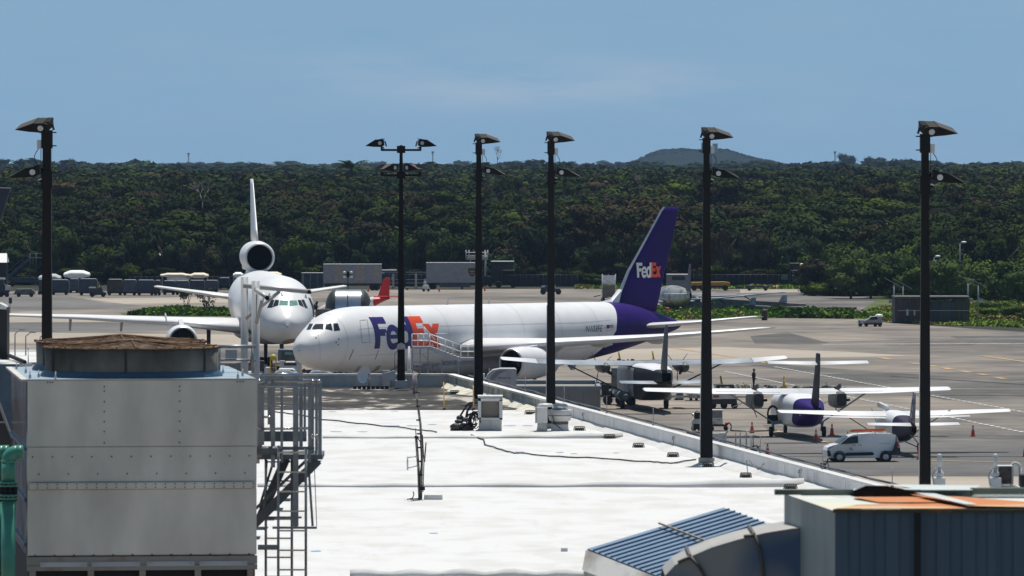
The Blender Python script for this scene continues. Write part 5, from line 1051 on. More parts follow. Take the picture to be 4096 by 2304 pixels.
# registration and flag
def textobj(txt,size,T,m,parent,name='registration'):
    cu=bpy.data.curves.new('txt','FONT'); cu.body=txt; cu.size=size; cu.extrude=.004; tmp=bpy.data.objects.new('txt',cu); sc.collection.objects.link(tmp)
    dg=bpy.context.evaluated_depsgraph_get(); me=bpy.data.meshes.new_from_object(tmp.evaluated_get(dg)); bpy.data.objects.remove(tmp); bpy.data.curves.remove(cu)
    me.transform(T); me.materials.clear(); me.materials.append(m); o=bpy.data.objects.new(name,me); sc.collection.objects.link(o); o.parent=parent; return o
# text plane: x along the body, up = z, facing -y (port)
TP=Matrix.Translation((36.9,-2.545,5.22))@Matrix.Rotation(R(8),4,'X')@Matrix.Rotation(R(90),4,'X')
textobj('N103FE',.78,TP@Matrix.Scale(1.0,4),mat('reg_blue_grey',(.09,.10,.14),.5,var=.05),t)
b=MB(); b.box((40.6,-2.53,5.5),(1.0,.02,.55)); b.build('flag_red',mat('flag_red_stripes',(.55,.10,.10),.5,col2=(.75,.72,.72),scale=3,stretch=(.1,1,4),lo=.45,hi=.55),t)
b=MB(); b.box((40.3,-2.55,5.62),(.42,.02,.3)); b.build('flag_canton',mat('flag_blue',(.03,.04,.2),.5,var=.05),t)
# wings
WST=[(2.2,18.2,11.2,4.05,.14),(8.0,22.0,7.4,4.45,.12),(16,27.3,4.6,5.1,.11),(23.2,32.0,2.5,5.85,.10),(23.8,33.0,1.3,5.92,.08)]
for sd_ in (-1,1):
    b=MB(); wing(b,WST,sd_); wo=b.build('wing',WHITE,t)
    b=MB()
    for y,L_,c in ((5.5,27.5,3.2),(10,28.6,2.8),(14.5,30.2,2.4)): b.lathe([(L_-c*.6,.02),(L_-c*.3,.2),(L_+c*.2,.24),(L_+c*.55,.05)],'x',(0,sd_*y,4.05+(y-5)*.07),8)
    b.build('flap_fairing',LGREY,wo)
    nacelle(t,'engine',18.4,sd_*7.9,2.95,1.36,5.6,WHITE,pyl=[(19.6,4.2),(23.5,4.6),(26,4.3),(24,3.4),(20.5,3.9)])
b=MB(); b.lathe([(16.2,.3),(17.5,1.4),(20,2.2),(28,2.3),(33,1.3),(35.5,.2)],'x',(0,0,3.0),24); 
b.v=[(x,y*1.18,2.62+(z-3.0)*.5) for x,y,z in b.v]; b.build('belly_fairing',mat('belly_grey',(.42,.42,.42),.5,var=.08),t)
# fin, dorsal, stabilizers
FST=[(6.2,44.2,6.9,0,.10),(7.6,45.0,6.7,0,.10),(10.3,46.85,5.85,0,.10),(13.0,49.5,4.4,0,.10),(15.5,51.9,2.8,0,.10),(15.9,52.4,2.4,0,.06)]
b=MB(); b.loft([[(xle+x,h_,z) for x,h_ in airfoil(c,tt)] for z,xle,c,_,tt in FST]); fin=b.build('fin',PURPLE,t)
b=MB(); 
for (z0,x0,_,_,_),(z1,x1,_,_,_) in zip(FST[:-1],FST[1:]): b.add([(x0-.04,0,z0),(x0+.16,-.17*(1.15 if z0<9 else .9 if z0<12 else .6),z0),(x1+.16,-.17*(1.15 if z1<9 else .9 if z1<12 else .6),z1),(x1-.04,0,z1)],[(0,1,2,3)],0,True); b.add([(x0-.04,0,z0),(x0+.16,.17*(1.15 if z0<9 else .9 if z0<12 else .6),z0),(x1+.16,.17*(1.15 if z1<9 else .9 if z1<12 else .6),z1),(x1-.04,0,z1)],[(0,3,2,1)],0,True)
b.build('fin_leading_edge',ALU,fin,fix=False)
b=MB(); b.add([(42.6,0,7.66),(44.2,-.20,7.62),(45.2,-.30,7.6),(45.75,-.22,8.7),(45.6,0,8.75),(44.6,0,7.95)],[(0,1,2,3,4,5)]); b.add([(42.6,0,7.66),(44.2,.20,7.62),(45.2,.30,7.6),(45.75,.22,8.7),(45.6,0,8.75),(44.6,0,7.95)],[(5,4,3,2,1,0)]); b.build('dorsal_fairing',WHITE,t,fix=False)
# tail lettering on both fin faces
def finlet(name,fn,m):
    nL_,nz=150,60; Lv=np.linspace(47.6,52.0,nL_+1); zv=np.linspace(9.55,11.2,nz+1); Lc=(Lv[:-1]+Lv[1:])/2; zc_=(zv[:-1]+zv[1:])/2
    LC,ZC=np.meshgrid(Lc,zc_,indexing='ij'); k=fn((LC-47.9)/1.18,(ZC-9.75)/1.28); i,j=np.nonzero(k); LL,ZZ=np.meshgrid(Lv,zv,indexing='ij')
    V=np.stack([LL,np.full_like(LL,0)-.44,ZZ],-1); 
    # follow the fin thickness
    for a in range(nL_+1):
        for c in range(nz+1):
            z=ZZ[a,c]; xle=np.interp(z,[q[0] for q in FST],[q[1] for q in FST]); ch=np.interp(z,[q[0] for q in FST],[q[2] for q in FST]); x=min(max((LL[a,c]-xle)/ch,0.01),.99); tt=.10
            V[a,c,1]=-(tt/.2*(.2969*math.sqrt(x)-.126*x-.3516*x*x+.2843*x**3-.1015*x**4))*ch*.98-.05
    n=nz+1; Q=np.stack([i*n+j,(i+1)*n+j,(i+1)*n+j+1,i*n+j+1],-1); us,inv=np.unique(Q,return_inverse=True); npmesh(name,V.reshape(-1,3)[us],inv.reshape(-1,4),m,fin)
finlet('white_lettering',fed,LETW); finlet('orange_lettering',exx,ORANGE)
for sd_ in (-1,1):
    b=MB(); wing(b,[(1.0,46.2,5.4,5.45,.11),(5,49.4,3.7,5.85,.10),(9.1,52.4,2.1,6.35,.10),(9.4,53.0,1.1,6.4,.08)],sd_); b.build('tailplane',WHITE,t)
gear(t,5.6,0,2.6,.48,.32); gear(t,26.5,-4.6,3.2,.58,.42,True,True); gear(t,26.5,4.6,3.2,.58,.42,True,True)
b=MB(); b.prism([(38,2.3),(38.5,1.9),(38.8,1.9),(39.2,2.5)],-.1,.1); b.prism([(9.5,7.7),(9.7,8.1),(9.9,8.1),(10.1,7.7)],-.02,.02); b.prism([(20,7.7),(20.4,8.25),(20.55,8.25),(20.5,7.7)],-.02,.02); b.prism([(26,7.7),(26.3,8.15),(26.45,8.15),(26.4,7.7)],-.02,.02); b.build('antenna',LGREY,t)
# ================================================================ three engined freighter, nose towards us
D1_=578.0; s1=F/D1_; n1=Vector(((1150-CX)/s1,D1_,0)); th1=R(96.0)
t=thing('trijet','white three engine cargo jet facing us with an engine mouth in its tail','aircraft',n1,rz=th1)
Wm1=Matrix.Translation(n1)@Matrix.Rotation(th1,4,'Z')
B10=Body([(0,4.85,4.75,.05),(.3,5.45,4.2,.68),(1,6.02,3.72,1.25),(2,6.6,3.38,1.80),(3,7.35,3.2,2.18),(4,8.0,3.12,2.46),(5.5,8.62,3.06,2.74),(8,9.05,3.03,2.96),(10,9.12,3.03,3.01),(36,9.12,3.06,3.01),(42,9.0,3.9,2.7),(47,8.6,5.4,1.9),(51,8.1,6.6,.9),(52.5,7.8,7.0,.5)])
B10.shell('fuselage',0,52.5,150,WHITE,t,n=60)
wq=lambda L_: [(900+x/5.724,1080+y/5.724) for x,y in L_]
for q in ([(1235,800),(1265,695),(1445,700),(1440,820)],[(1475,825),(1475,697),(1640,695),(1675,800)]): B10.decal('windscreen',.5,6,260,R(20),R(160),260,lambda px,py,q=wq(q): inpoly(px,py,q),GREENG,t,world=Wm1)
for q in ([(960,865),(1060,675),(1130,680),(1078,860)],[(1085,850),(1150,680),(1240,690),(1215,810)],[(1665,685),(1735,685),(1812,850),(1700,800)],[(1745,680),(1810,675),(1900,880),(1830,860)]): B10.decal('cockpit_window',.5,9,360,R(0),R(180),300,lambda px,py,q=wq(q): inpoly(px,py,q),GLASS,t,world=Wm1)
B10.decal('cargo_door_gap',4,20,360,R(95),R(230),300,lambda px,py: inpoly(px,py,wq([(1905,620),(1960,650),(2040,840),(2075,900),(2065,1080),(2020,1075),(2008,900),(1960,760)])),BLACK,t,world=Wm1)
B10.decal('belly_patch',1,12,200,R(200),R(340),200,lambda px,py: (((px-1180)/52)**2+((py-1372)/16)**2<1),mat('nose_belly_grey',(.28,.27,.25),.6,var=.2),t,world=Wm1)  # darker grey ellipse on the underside of the nose
W10=[(2.6,17.5,12.6,4.1,.125),(9,21.7,8.6,4.55,.105),(17,28.6,5.4,4.85,.10),(24.6,35.6,2.8,5.0,.09),(25.2,36.4,1.8,5.0,.08)]
for sd_ in (-1,1):
    b=MB(); wing(b,W10,sd_); wo=b.build('wing',WHITE,t)
    b=MB()
    for y,L_ in ((13.3,31),(18.0,33.5),(7,28)): b.prism([(L_-.6,4.7),(L_+2.4,4.6),(L_+2.8,3.55),(L_+2.0,3.5)],sd_*y-.09,sd_*y+.09)
    b.build('flap_fairing',GREY,wo); b=MB(); b.prism([(22.4,5.0),(24.5,5.45),(25.5,5.2)],sd_*9.6-.05,sd_*9.6+.05); b.build('wing_fence',GREY,wo)
    nacelle(t,'engine',17.6,sd_*8.35,3.05,1.42,6.0,WHITE,pyl=[(18.6,4.4),(22,4.9),(26,4.6),(24,3.6),(20,4.1)])
    b=MB(); wing(b,[(1.2,43.8,6.4,6.2,.11),(5.0,47,4.4,6.75,.10),(9.0,50.0,2.6,7.3,.10),(9.3,50.5,1.8,7.32,.08)],sd_); b.build('tailplane',WHITE,t)
nacelle(t,'tail_engine',37.6,0,10.35,1.50,12.5,WHITE,fan=False)
b=MB(); b.prism([(38.5,8.9),(39.6,9.0),(50,9.0),(50,8.0),(40,8.0)],-.55,.55); b.prism([(40,9.0),(50,9.0),(50,10.4),(40,10.0)],-.9,.9); b.build('engine_pylon',WHITE,t,bevel=.2)
b=MB(); b.loft([[(xle+x,h_,z) for x,h_ in airfoil(c,tt)] for z,xle,c,tt in ((11.4,39.6,10,.050),(13,41.6,8.4,.052),(17.2,46.6,4.4,.055),(17.75,47.4,3.4,.04))]); b.build('fin',WHITE,t)
gear(t,7.5,0,3.6,.5,.35); gear(t,29,0,3.6,.6,.42); gear(t,29.5,-5.3,3.9,.62,.45,True,True); gear(t,29.5,5.3,3.9,.62,.45,True,True)
b=MB(); b.lathe([(15,.3),(18,1.8),(21,2.6),(29,2.6),(34,1.4),(37,.2)],'x',(0,0,0),24); b.v=[(x,y*1.15,3.45+z*.33) for x,y,z in b.v]; b.build('belly_fairing',LGREY,t)
# purple-red stripe hint behind the columns
# ================================================================ high wing twins and single, seen from behind
def prop(t,c,r,nb,m=DARK,a0=.4):
    b=MB(); b.lathe([(-.35,.02),(-.2,.12),(0,.17),(.15,.16)],'x',c,12); b.build('spinner',GREY,t)
    b=MB()
    for k in range(nb):
        a=a0+k*2*math.pi/nb; u_=Vector((0,math.cos(a),math.sin(a))); v_=Vector((.04,-math.sin(a)*.035,math.cos(a)*.035)); c_=Vector(c)-Vector((.1,0,0))
        b.add([c_+u_*.12-v_*.5,c_+u_*.12+v_*.5,c_+u_*r*.6+v_,c_+u_*r+v_*.6,c_+u_*r-v_*.5,c_+u_*r*.6-v_],[(0,1,2,3,4,5)])
    b.build('propeller',m,t,fix=False)
# --- box bodied turboprop (leftmost of the row)
sA=50.6; DA=F/sA; thA=R(-82.5)
# local origin: wing centre on the ground, +x aft (towards us)
t=thing('box_turboprop','dark box bodied twin turboprop seen from behind with light grey wing','aircraft',((2577-CX)/sA,DA,0),rz=thA)
GB=mat('shaded_rear_body',(.014,.015,.019),.6,var=.2,spec=.2); PGY=mat('pale_grey_wing',(.36,.40,.45),.45,.1,var=.12,scale=.8)  # shade of the rear is put into the near-black body colour
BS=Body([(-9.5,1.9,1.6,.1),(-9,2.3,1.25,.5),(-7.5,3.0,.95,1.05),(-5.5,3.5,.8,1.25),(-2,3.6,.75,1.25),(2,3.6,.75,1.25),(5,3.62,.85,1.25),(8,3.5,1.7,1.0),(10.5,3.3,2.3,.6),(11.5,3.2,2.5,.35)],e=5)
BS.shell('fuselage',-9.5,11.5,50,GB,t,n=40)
BS.decal('pale_port_side',-7.5,2.6,60,R(150),R(212),40,lambda L_,z: (z>1.0)&(z<3.4),mat('pale_port_grey',(.34,.35,.38),.6,var=.15),t,eps=.02)  # paler tone laid over the port flank of the dark body
BS.decal('sunlit_top_white',1.2,9.6,60,R(38),R(142),50,lambda L_,z: z>2.6,WHITE,t,eps=.02)  # sunlit upper rear painted white over the shaded body
for sd_ in (-1,1):
    b=MB(); wing(b,[(0,-1.1,2.0,3.62,.16),(6,-1.1,2.0,3.72,.16)],sd_,inc=.11); wing(b,[(6.0,-1.1,2.0,3.72,.16),(8.6,-.9,1.75,3.82,.15)],sd_,inc=.11); b.build('wing',PGY,t)
    b=MB(); wing(b,[(8.62,-.95,1.9,3.83,.17),(11.3,-.8,1.35,4.05,.14),(11.45,-.6,.9,4.06,.1)],sd_,inc=.11); b.build('wing_tip_panel',WHITE,t)
    b=MB(); b.lathe([(-3.0,.30),(-2.6,.42),(-1.0,.46),(.4,.40),(1.2,.2)],'x',(0,sd_*3.15,3.25),18); b.build('engine',mat('dirty_nacelle',(.07,.065,.06),.5,var=.5,scale=3),t)
    b=MB(); b.tube((.2,sd_*2.9,2.95),(.7,sd_*2.75,2.8),.12,.12,8); b.build('exhaust_pipe',DARK,t)
    prop(t,(-3.1,sd_*3.15,3.1),1.4,5,a0=.75 if sd_<0 else 2.2)
    b=MB(); b.beam((0,sd_*6.3,3.58),(0,sd_*1.55,1.25),.22,.10); b.build('strut',DARK,t)
    b=MB(); b.lathe([(-1.6,.1),(-1.2,.36),(.8,.40),(1.8,.15)],'x',(0,sd_*1.7,1.0),14); b.build('gear_pod',SLATE if sd_<0 else GREY,t); b=MB(); wheel(b,(0,sd_*1.75,.42),.42,.30); b.build('wheel',BLACK,t)
    b=MB(); wing(b,[(.15,9.4,1.5,2.45,.12),(3.5,9.6,1.2,2.5,.12)],sd_,inc=.11); b.build('tailplane',PGY,t)
b=MB(); b.tube((-6.5,0,.35),(-6.5,0,1.2),.08); g_=b.build('nose_gear',DARK,t); b=MB(); wheel(b,(-6.5,.15,.33),.33,.2); wheel(b,(-6.5,-.15,.33),.33,.2); b.build('wheel',BLACK,g_)
b=MB(); b.loft([[(xle+x,h_,z) for x,h_ in airfoil(c,tt)] for z,xle,c,tt in ((2.6,8.0,3.8,.10),(3.4,8.6,3.2,.10),(6.7,10.6,1.7,.11),(6.9,10.9,1.2,.08))]); b.build('fin',mat('dark_teal_fin',(.012,.024,.034),.5,spec=.2,var=.3,scale=.8,stretch=(1,1,.5)),t)
# --- twin with tall purple fin and high tailplane
sB=56.2; DB_=F/sB; thB=R(-83.5)
t=thing('utility_twin','white twin engine high wing freighter seen from behind with tall purple fin','aircraft',((3190-CX)/sB,DB_,0),rz=thB)
BS=Body([(-7.5,1.6,1.4,.1),(-7,2.0,1.05,.5),(-5.6,2.5,.8,1.0),(-4.2,3.0,.72,1.25),(-1,3.1,.72,1.28),(2.5,3.1,.74,1.28),(4.0,3.0,.95,1.2),(6.0,2.75,1.35,.95),(7.8,2.5,1.75,.6),(8.9,2.35,1.95,.3)],e=3.6)
bt=lambda th: 4.9-1.2*np.clip(-np.sin(th),0,1)
BS.shell('fuselage',0,0,40,WHITE,t,n=44,lo=lambda th: np.full_like(th,-7.5),hi=bt); BS.shell('tail_body',0,0,20,PURPLE,t,n=44,lo=bt,hi=lambda th: np.full_like(th,8.9))
b=MB(); b.add([(9.0,-.3,1.95),(9.0,.3,1.95),(9.0,.25,2.4),(9.0,-.25,2.4)],[(0,1,2,3)]); b.build('tail_cap',PURPLE,t,fix=False)
for sd_ in (-1,1):
    b=MB(); wing(b,[(0,-1.2,2.2,3.25,.17),(6,-1.1,2.0,3.30,.16),(10.9,-.85,1.35,3.42,.14),(11.05,-.7,1.0,3.42,.1)],sd_,inc=.11); wo=b.build('wing',WHITE,t)
    b=MB(); b.beam((1.02,sd_*1.4,3.18),(.92,sd_*6,3.25),.03,.02); b.build('flap_gap',GREY,wo)
    Tn=Body([(-2.6,2.75,2.35,.2),(-2.4,3.05,2.05,.40),(-.5,3.25,2.0,.46),(.9,3.2,2.05,.42),(1.3,3.1,2.2,.36)],e=3.5); no_=Tn.shell('engine',-2.6,1.3,12,mat('dirty_nacelle2',(.13,.12,.11),.5,var=.4,scale=2),t,n=24)
    no_.location=(0,sd_*2.98,0)
    b=MB(); b.add([(1.305,sd_*2.98-.33,2.25),(1.305,sd_*2.98+.33,2.25),(1.305,sd_*2.98+.33,3.05),(1.305,sd_*2.98-.33,3.05)],[(0,1,2,3)]); b.build('nacelle_end',DARK,t,fix=False)
    b=MB(); b.tube((-.3,sd_*2.98+.45,2.55),(.2,sd_*2.98+.72,2.6),.09); b.build('exhaust_pipe',BLACK,t)
    b=MB(); b.beam((-.3,sd_*2.98-.2,3.3),(.2,sd_*2.98+.1,3.62),.1,.3); b.build('wing_scoop',DARK,t)
    prop(t,(-2.7,sd_*2.98,2.5),1.35,4,a0=-1.2)
    b=MB(); b.beam((0,sd_*5.1,3.2),(0,sd_*1.75,1.0),.20,.09); b.build('strut',GREY,t)
    b=MB(); b.beam((0,sd_*1.1,1.05),(0,sd_*1.85,.95),.5,.22); b.tube((0,sd_*1.8,1.0),(0,sd_*1.72,.4),.09); g_=b.build('gear_leg',mat('blue_grey_sponson',(.16,.21,.27),.5,var=.15),t); b=MB(); wheel(b,(0,sd_*1.9,.36),.36,.24); b.build('wheel',BLACK,g_)
    b=MB(); wing(b,[(.05,8.2,1.5,5.55,.12),(3.55,8.4,1.15,5.62,.11)],sd_,inc=.11); b.build('tailplane',WHITE,t)
b=MB(); b.tube((-5.6,0,.3),(-5.6,0,1.0),.07); g_=b.build('nose_gear',DARK,t); b=MB(); wheel(b,(-5.6,0,.3),.3,.2); b.build('wheel',BLACK,g_)
b=MB(); b.loft([[(xle+x,h_,z) for x,h_ in airfoil(c,tt)] for z,xle,c,tt in ((2.0,5.4,3.9,.10),(3.0,6.6,3.0,.11),(5.5,8.2,1.9,.13),(6.15,8.4,1.7,.14),(6.2,8.6,1.3,.1))]); b.build('fin',mat('mottled_purple_fin',(.008,.006,.020),.6,col2=(.07,.03,.04),scale=1.1,lo=.56,hi=.62,spec=.2),t)
textobj('N132X',.52,Matrix.Translation((7.0,-1.0,1.75))@Matrix.Rotation(R(83),4,'Z')@Matrix.Rotation(R(80),4,'X'),LETW,t)
# open cargo door frame
b=MB(); b.loft([[(-1.2+dx_,-1.6+q*math.cos(a)*.42,1.55+q*math.sin(a)*.68) for a in np.linspace(0,2*math.pi,20,endpoint=False)] for dx_,q in ((0,1),(.08,1),(.08,.72),(0,.72))],cap=False); b.bx(-1.2,-1.12,-2.0,-1.2,.85,1.5); b.build('open_door',BLACK,t)
# --- single engine high wing (nearest)
sC=59.4; DC_=F/sC; thC=R(-82.5)
t=thing('utility_single','white single engine high wing plane seen from behind, partly hidden by the small van','aircraft',((3577-CX)/sC,DC_,0),rz=thC)
BS=Body([(-5.2,1.6,1.4,.1),(-5.0,1.95,1.1,.35),(-3.4,2.15,.75,.62),(-2.2,2.75,.65,.8),(0,2.85,.65,.82),(2.2,2.75,.8,.8),(4.5,2.35,1.15,.5),(6.6,2.15,1.5,.25),(7.0,2.1,1.6,.15)],e=3.2)
bt=lambda th: 3.0+0*th
BS.shell('fuselage',0,0,30,mat('dark_shadow_purple',(.018,.012,.035),.5,var=.2,spec=.2),t,n=36,lo=bt,hi=lambda th: np.full_like(th,7.0)); BS.shell('front_fuselage',0,0,30,WHITE,t,n=36,lo=lambda th: np.full_like(th,-5.2),hi=bt)
for sd_ in (-1,1):
    b=MB(); wing(b,[(0,-.9,1.75,2.65,.15),(3,-.9,1.75,2.70,.15),(7.8,-.55,1.1,2.85,.12),(7.95,-.45,.8,2.86,.1)],sd_,inc=.11); wo=b.build('wing',WHITE,t)
    b=MB(); wing(b,[(.8,.80,.60,2.42,.12),(5.0,.62,.5,2.50,.12)],sd_,inc=.11); b.build('flap',WHITE,wo)
    b=MB(); b.beam((-.1,sd_*3.9,2.88),(-.1,sd_*.75,.9),.12,.06); b.build('strut',GREY,t)
    b=MB(); b.beam((0,sd_*.7,.75),(.1,sd_*1.6,.35),.12,.08); g_=b.build('gear_leg',GREY,t); b=MB(); wheel(b,(.1,sd_*1.7,.33),.33,.22); b.build('wheel',BLACK,g_)
    b=MB(); wing(b,[(.1,5.9,1.3,2.2,.1),(3.1,6.1,.95,2.24,.1)],sd_,inc=.11); b.build('tailplane',WHITE,t)
b=MB(); b.loft([[(xle+x,h_,z) for x,h_ in airfoil(c,tt)] for z,xle,c,tt in ((1.7,4.6,2.6,.09),(2.8,5.6,1.8,.10),(4.2,6.5,1.1,.10),(4.3,6.7,.8,.08))]); b.build('fin',mat('mottled_purple_fin2',(.016,.009,.04),.5,col2=(.30,.26,.32),scale=1.3,lo=.52,hi=.58),t)
prop(t,(-5.3,-.1,1.5),1.35,3,a0=1.9)
b=MB(); b.beam((-1.6,-.75,3.2),(-.5,-.35,2.95),.25,.3); b.build('roof_scoop',LGREY,t)
t=thing('tail_stand','red tail stand post with a bent arm behind the small van','stand',G(3675,1838)); s_=F/t.location.y; b=MB(); b.tube((0,0,0),(0,0,.95),.07,.05); b.box((0,0,.05),(.3,.3,.1)); b.build('post',RED,t); b=MB(); b.path([(0,0,.95),(-.1,0,1.15),(-.3,-.1,1.4),(-.58,-.2,1.6)],.035); b.build('arm',DARK,t)
# ================================================================ vehicles
def glassm(): return GLASS
# small white van
p=G(3445,1846); s_=F/p.y; t=thing('small_van','small white panel van with orange ladder on roof, parked by the single engine plane','van',(p.x,p.y,0),rz=R(8.0))
Lv=4.83; b=MB(); 
side=[(-2.40,.42),(-2.44,.75),(-2.36,.98),(-1.95,1.13),(-1.62,1.20),(-.98,1.66),(-.55,1.80),(.4,1.86),(1.9,1.84),(2.2,1.74),(2.32,1.40),(2.40,1.05),(2.42,.42),(2.1,.28),(-2.1,.26)]
def vanring(w_,inset):
    r=[]
    for x,z in side:
        k=1.0 if z<1.1 else 1.0-.16*((z-1.1)/.75); r.append((x,w_*k,z))
    return r
b.loft([vanring(-.62,0),vanring(-.86,0),vanring(-.92,0),vanring(.92,0),vanring(.86,0),vanring(.62,0)],sm=False); b.v=[(x,y,z) for x,y,z in b.v]; body=b.build('body',mat('van_white',(.88,.90,.92),.28,var=.03,coat=.5),t,bevel=.03)
def yside(z,s_=-1): return s_*(.92*(1.0 if z<1.1 else 1.0-.16*((z-1.1)/.75))+.012)
def sidepoly(poly,m,name,par=None,s_=-1,extra=0):
    b=MB(); n=len(poly); b.add([(x,yside(z,s_)+s_*extra,z) for x,z in poly]+[(x,yside(z,s_)-s_*.03,z) for x,z in poly],[tuple(range(n)),tuple(range(2*n-1,n-1,-1))]+[(i,n+i,n+(i+1)%n,(i+1)%n) for i in range(n)]); return b.build(name,m,par or t)
for s_2 in (-1,1):
    sidepoly([(-1.56,1.17),(-1.0,1.60),(-.72,1.68),(-.38,1.72),(-.38,1.24)],GLASS,'side_window',s_=s_2)
    sidepoly([(-1.30,.50),(-1.15,.62),(.55,.66),(.68,.55),(.60,.44),(-1.30,.42)],BLACK,'side_cladding',s_=s_2)
    sidepoly([(1.28,.62),(1.10,.68),(1.9,.74),(2.1,1.3),(2.15,1.75),(2.19,1.75),(2.18,1.2),(2.25,.95),(2.41,.9),(2.42,.45),(1.25,.45)],DARK,'rear_cladding',s_=s_2,extra=.002)
    sidepoly([(2.16,1.0),(2.20,1.35),(2.27,1.35),(2.32,1.02)],RED,'tail_light',s_=s_2,extra=.008)
    sidepoly([(-2.42,.93),(-2.05,1.10),(-1.95,1.08),(-2.30,.88)],mat('headlight_dull',(.28,.22,.25),.2,var=.1),'headlight',s_=s_2,extra=.006)
    sidepoly([(-2.44,.76),(-2.30,.80),(-2.2,.60),(-2.18,.38),(-2.40,.40)],DARK,'front_bumper',s_=s_2,extra=.005)
    for x in (-.66,-.26): sidepoly([(x-.10,1.10),(x-.10,1.14),(x+.10,1.14),(x+.10,1.10)],DARK,'door_handle',s_=s_2,extra=.015)
    sidepoly([(1.0,1.17),(1.02,1.20),(1.8,1.24),(1.8,1.22)],GREY,'door_rail',s_=s_2)
    b=MB(); b.prism([(-.335,.70),(-.325,1.75),(-.318,1.75),(-.328,.70)],s_2*.93-.002,s_2*.93+.002); 
sidepoly([(-.98,.78),(-.93,.86),(-.93,.98),(-.86,.93),(-.80,.99),(-.78,.86),(-.72,.78)],mat('red_grey_badge',(.40,.22,.22),.5,col2=(.50,.50,.52),scale=9),'door_badge')
b=MB(); b.add([(-1.66,-.74,1.235),(-1.66,.74,1.235),(-.98,.66,1.69),(-.98,-.66,1.69)],[(0,1,2,3)]); b.v=[(x-.02,y,z+.02) for x,y,z in b.v]; b.build('windscreen',GLASS,t,fix=False)
b=MB(); b.bx(2.325,2.345,-.62,-.04,1.15,1.6); b.bx(2.325,2.345,.04,.62,1.15,1.6); b.bx(2.425,2.432,-.3,.3,.78,.92); b.v=[(x-(z-1.15)*.12 if z>1 else x,y,z) for x,y,z in b.v]; b.build('rear_panel',mat('door_shadow_grey',(.5,.52,.55),.4,var=.1),t)
for x in (-1.62,1.45):
    for s_2 in (-1,1):
        b=MB(); wheel(b,(x,s_2*.84,.33),.33,.22); wo=b.build('wheel',BLACK,t)
        b=MB(); b.lathe([(s_2*.965,.01),(s_2*.955,.19),(s_2*.93,.215)],'y',(x,0,.33),18); 
        b.build('hub_cap',mat('hub_silver',(.45,.47,.50),.35,.4,var=.15,scale=12),wo,fix=False)
        b=MB(); ring=[]; 
        b.lathe([(s_2*.926,.40),(s_2*.930,.345),(s_2*.90,.34)],'y',(x,0,.35),20,cap=False); b.build('wheel_arch',BLACK,t,fix=False)
b=MB(); b.prism([(-1.1,1.28),(-1.22,1.20),(-1.10,1.18)],-1.08,-.93); b.build('mirror',DARK,t)
b=MB()
for x in (-.35,.85,1.6): b.box((x,0,1.90),(.05,1.25,.06)); b.tube((x,-.62,1.84),(x,-.62,1.92),.025)
b.build('roof_bar',LGREY,t)
p2=t.matrix_basis@Vector((0,0,0))
t2=thing('ladder','folded orange and red ladder strapped on the roof of the small white van','ladder',(p.x,p.y,1.96),rz=R(8.0))
LO=mat('fibreglass_orange',(.70,.12,.05),.5,var=.12,scale=3)
b=MB(); b.beam((-.75,-.45,.07),(1.55,-.35,.12),.07,.16); b.beam((-.7,-.15,.05),(1.45,-.1,.09),.06,.10); b.beam((-.3,-.42,.12),(1.1,-.40,.11),.05,.08); b.build('side_rail',LO,t2); b=MB()
for k in range(8): b.beam((-.55+k*.28,-.44,.07),(-.55+k*.28,-.12,.07),.04,.03)
b.box((-.78,-.44,.06),(.16,.08,.12)); b.box((1.62,-.36,.11),(.34,.07,.06)); b.build('rung',mat('ladder_yellow',(.75,.42,.05),.5,var=.1),t2); b=MB(); b.beam((-1.0,-.55,-.05),(-.95,-.2,.0),.05,.12); b.build('foot',DARK,t2)
# cones
def conef(p,label,h=.82,first=[None]):
    if first[0] is None:
        t=thing('traffic_cone',label,'traffic cone',p,group='traffic cones on the apron'); b=MB(); b.lathe([(.04,.17),(.06,.155),(.42,.105)],'z',n=16); b.lathe([(.42,.105),(.47,.097)],'z',n=16); b.lathe([(.66,.065),(.80,.04),(.82,.03)],'z',n=16); b.build('cone_body',CONER,t)
        b=MB(); b.lathe([(.43,.106),(.55,.088)],'z',n=16,cap=False); b.lathe([(.585,.082),(.68,.067)],'z',n=16,cap=False); b.build('reflective_collar',mat('dull_white_band',(.42,.36,.36),.5,var=.1),t); b=MB(); b.box((0,0,.02),(.40,.40,.04)); b.build('base',DARK,t,bevel=.01); first[0]=t; return t
    return dup(first[0],p,label,scale=h/.82)
for (px,py,lab,h_) in ((3008,1732,'orange cone behind the grey rail frame',.9),(3070,1822,'orange cone left of the small van bonnet',.82),(3264,1764,'orange cone just above the small van roof front',.82),(3328,1740,'orange cone right of the tall fin twin',.82),(3892,1746,'orange cone right of the right lamp post',.82),(4100,1828,'orange cone cut by the right frame edge',.82),(1004,1460,'orange cone left of the grey gantry column',.82),(1757,1166,'small far orange cone before the grey semi trailer front',.75),(1939,1164,'small far orange cone before the dark parcel truck',.75),(1473,1166,'small far orange cone under the striped container trailer',.75)):
    conef(G(px,py),lab,h_)
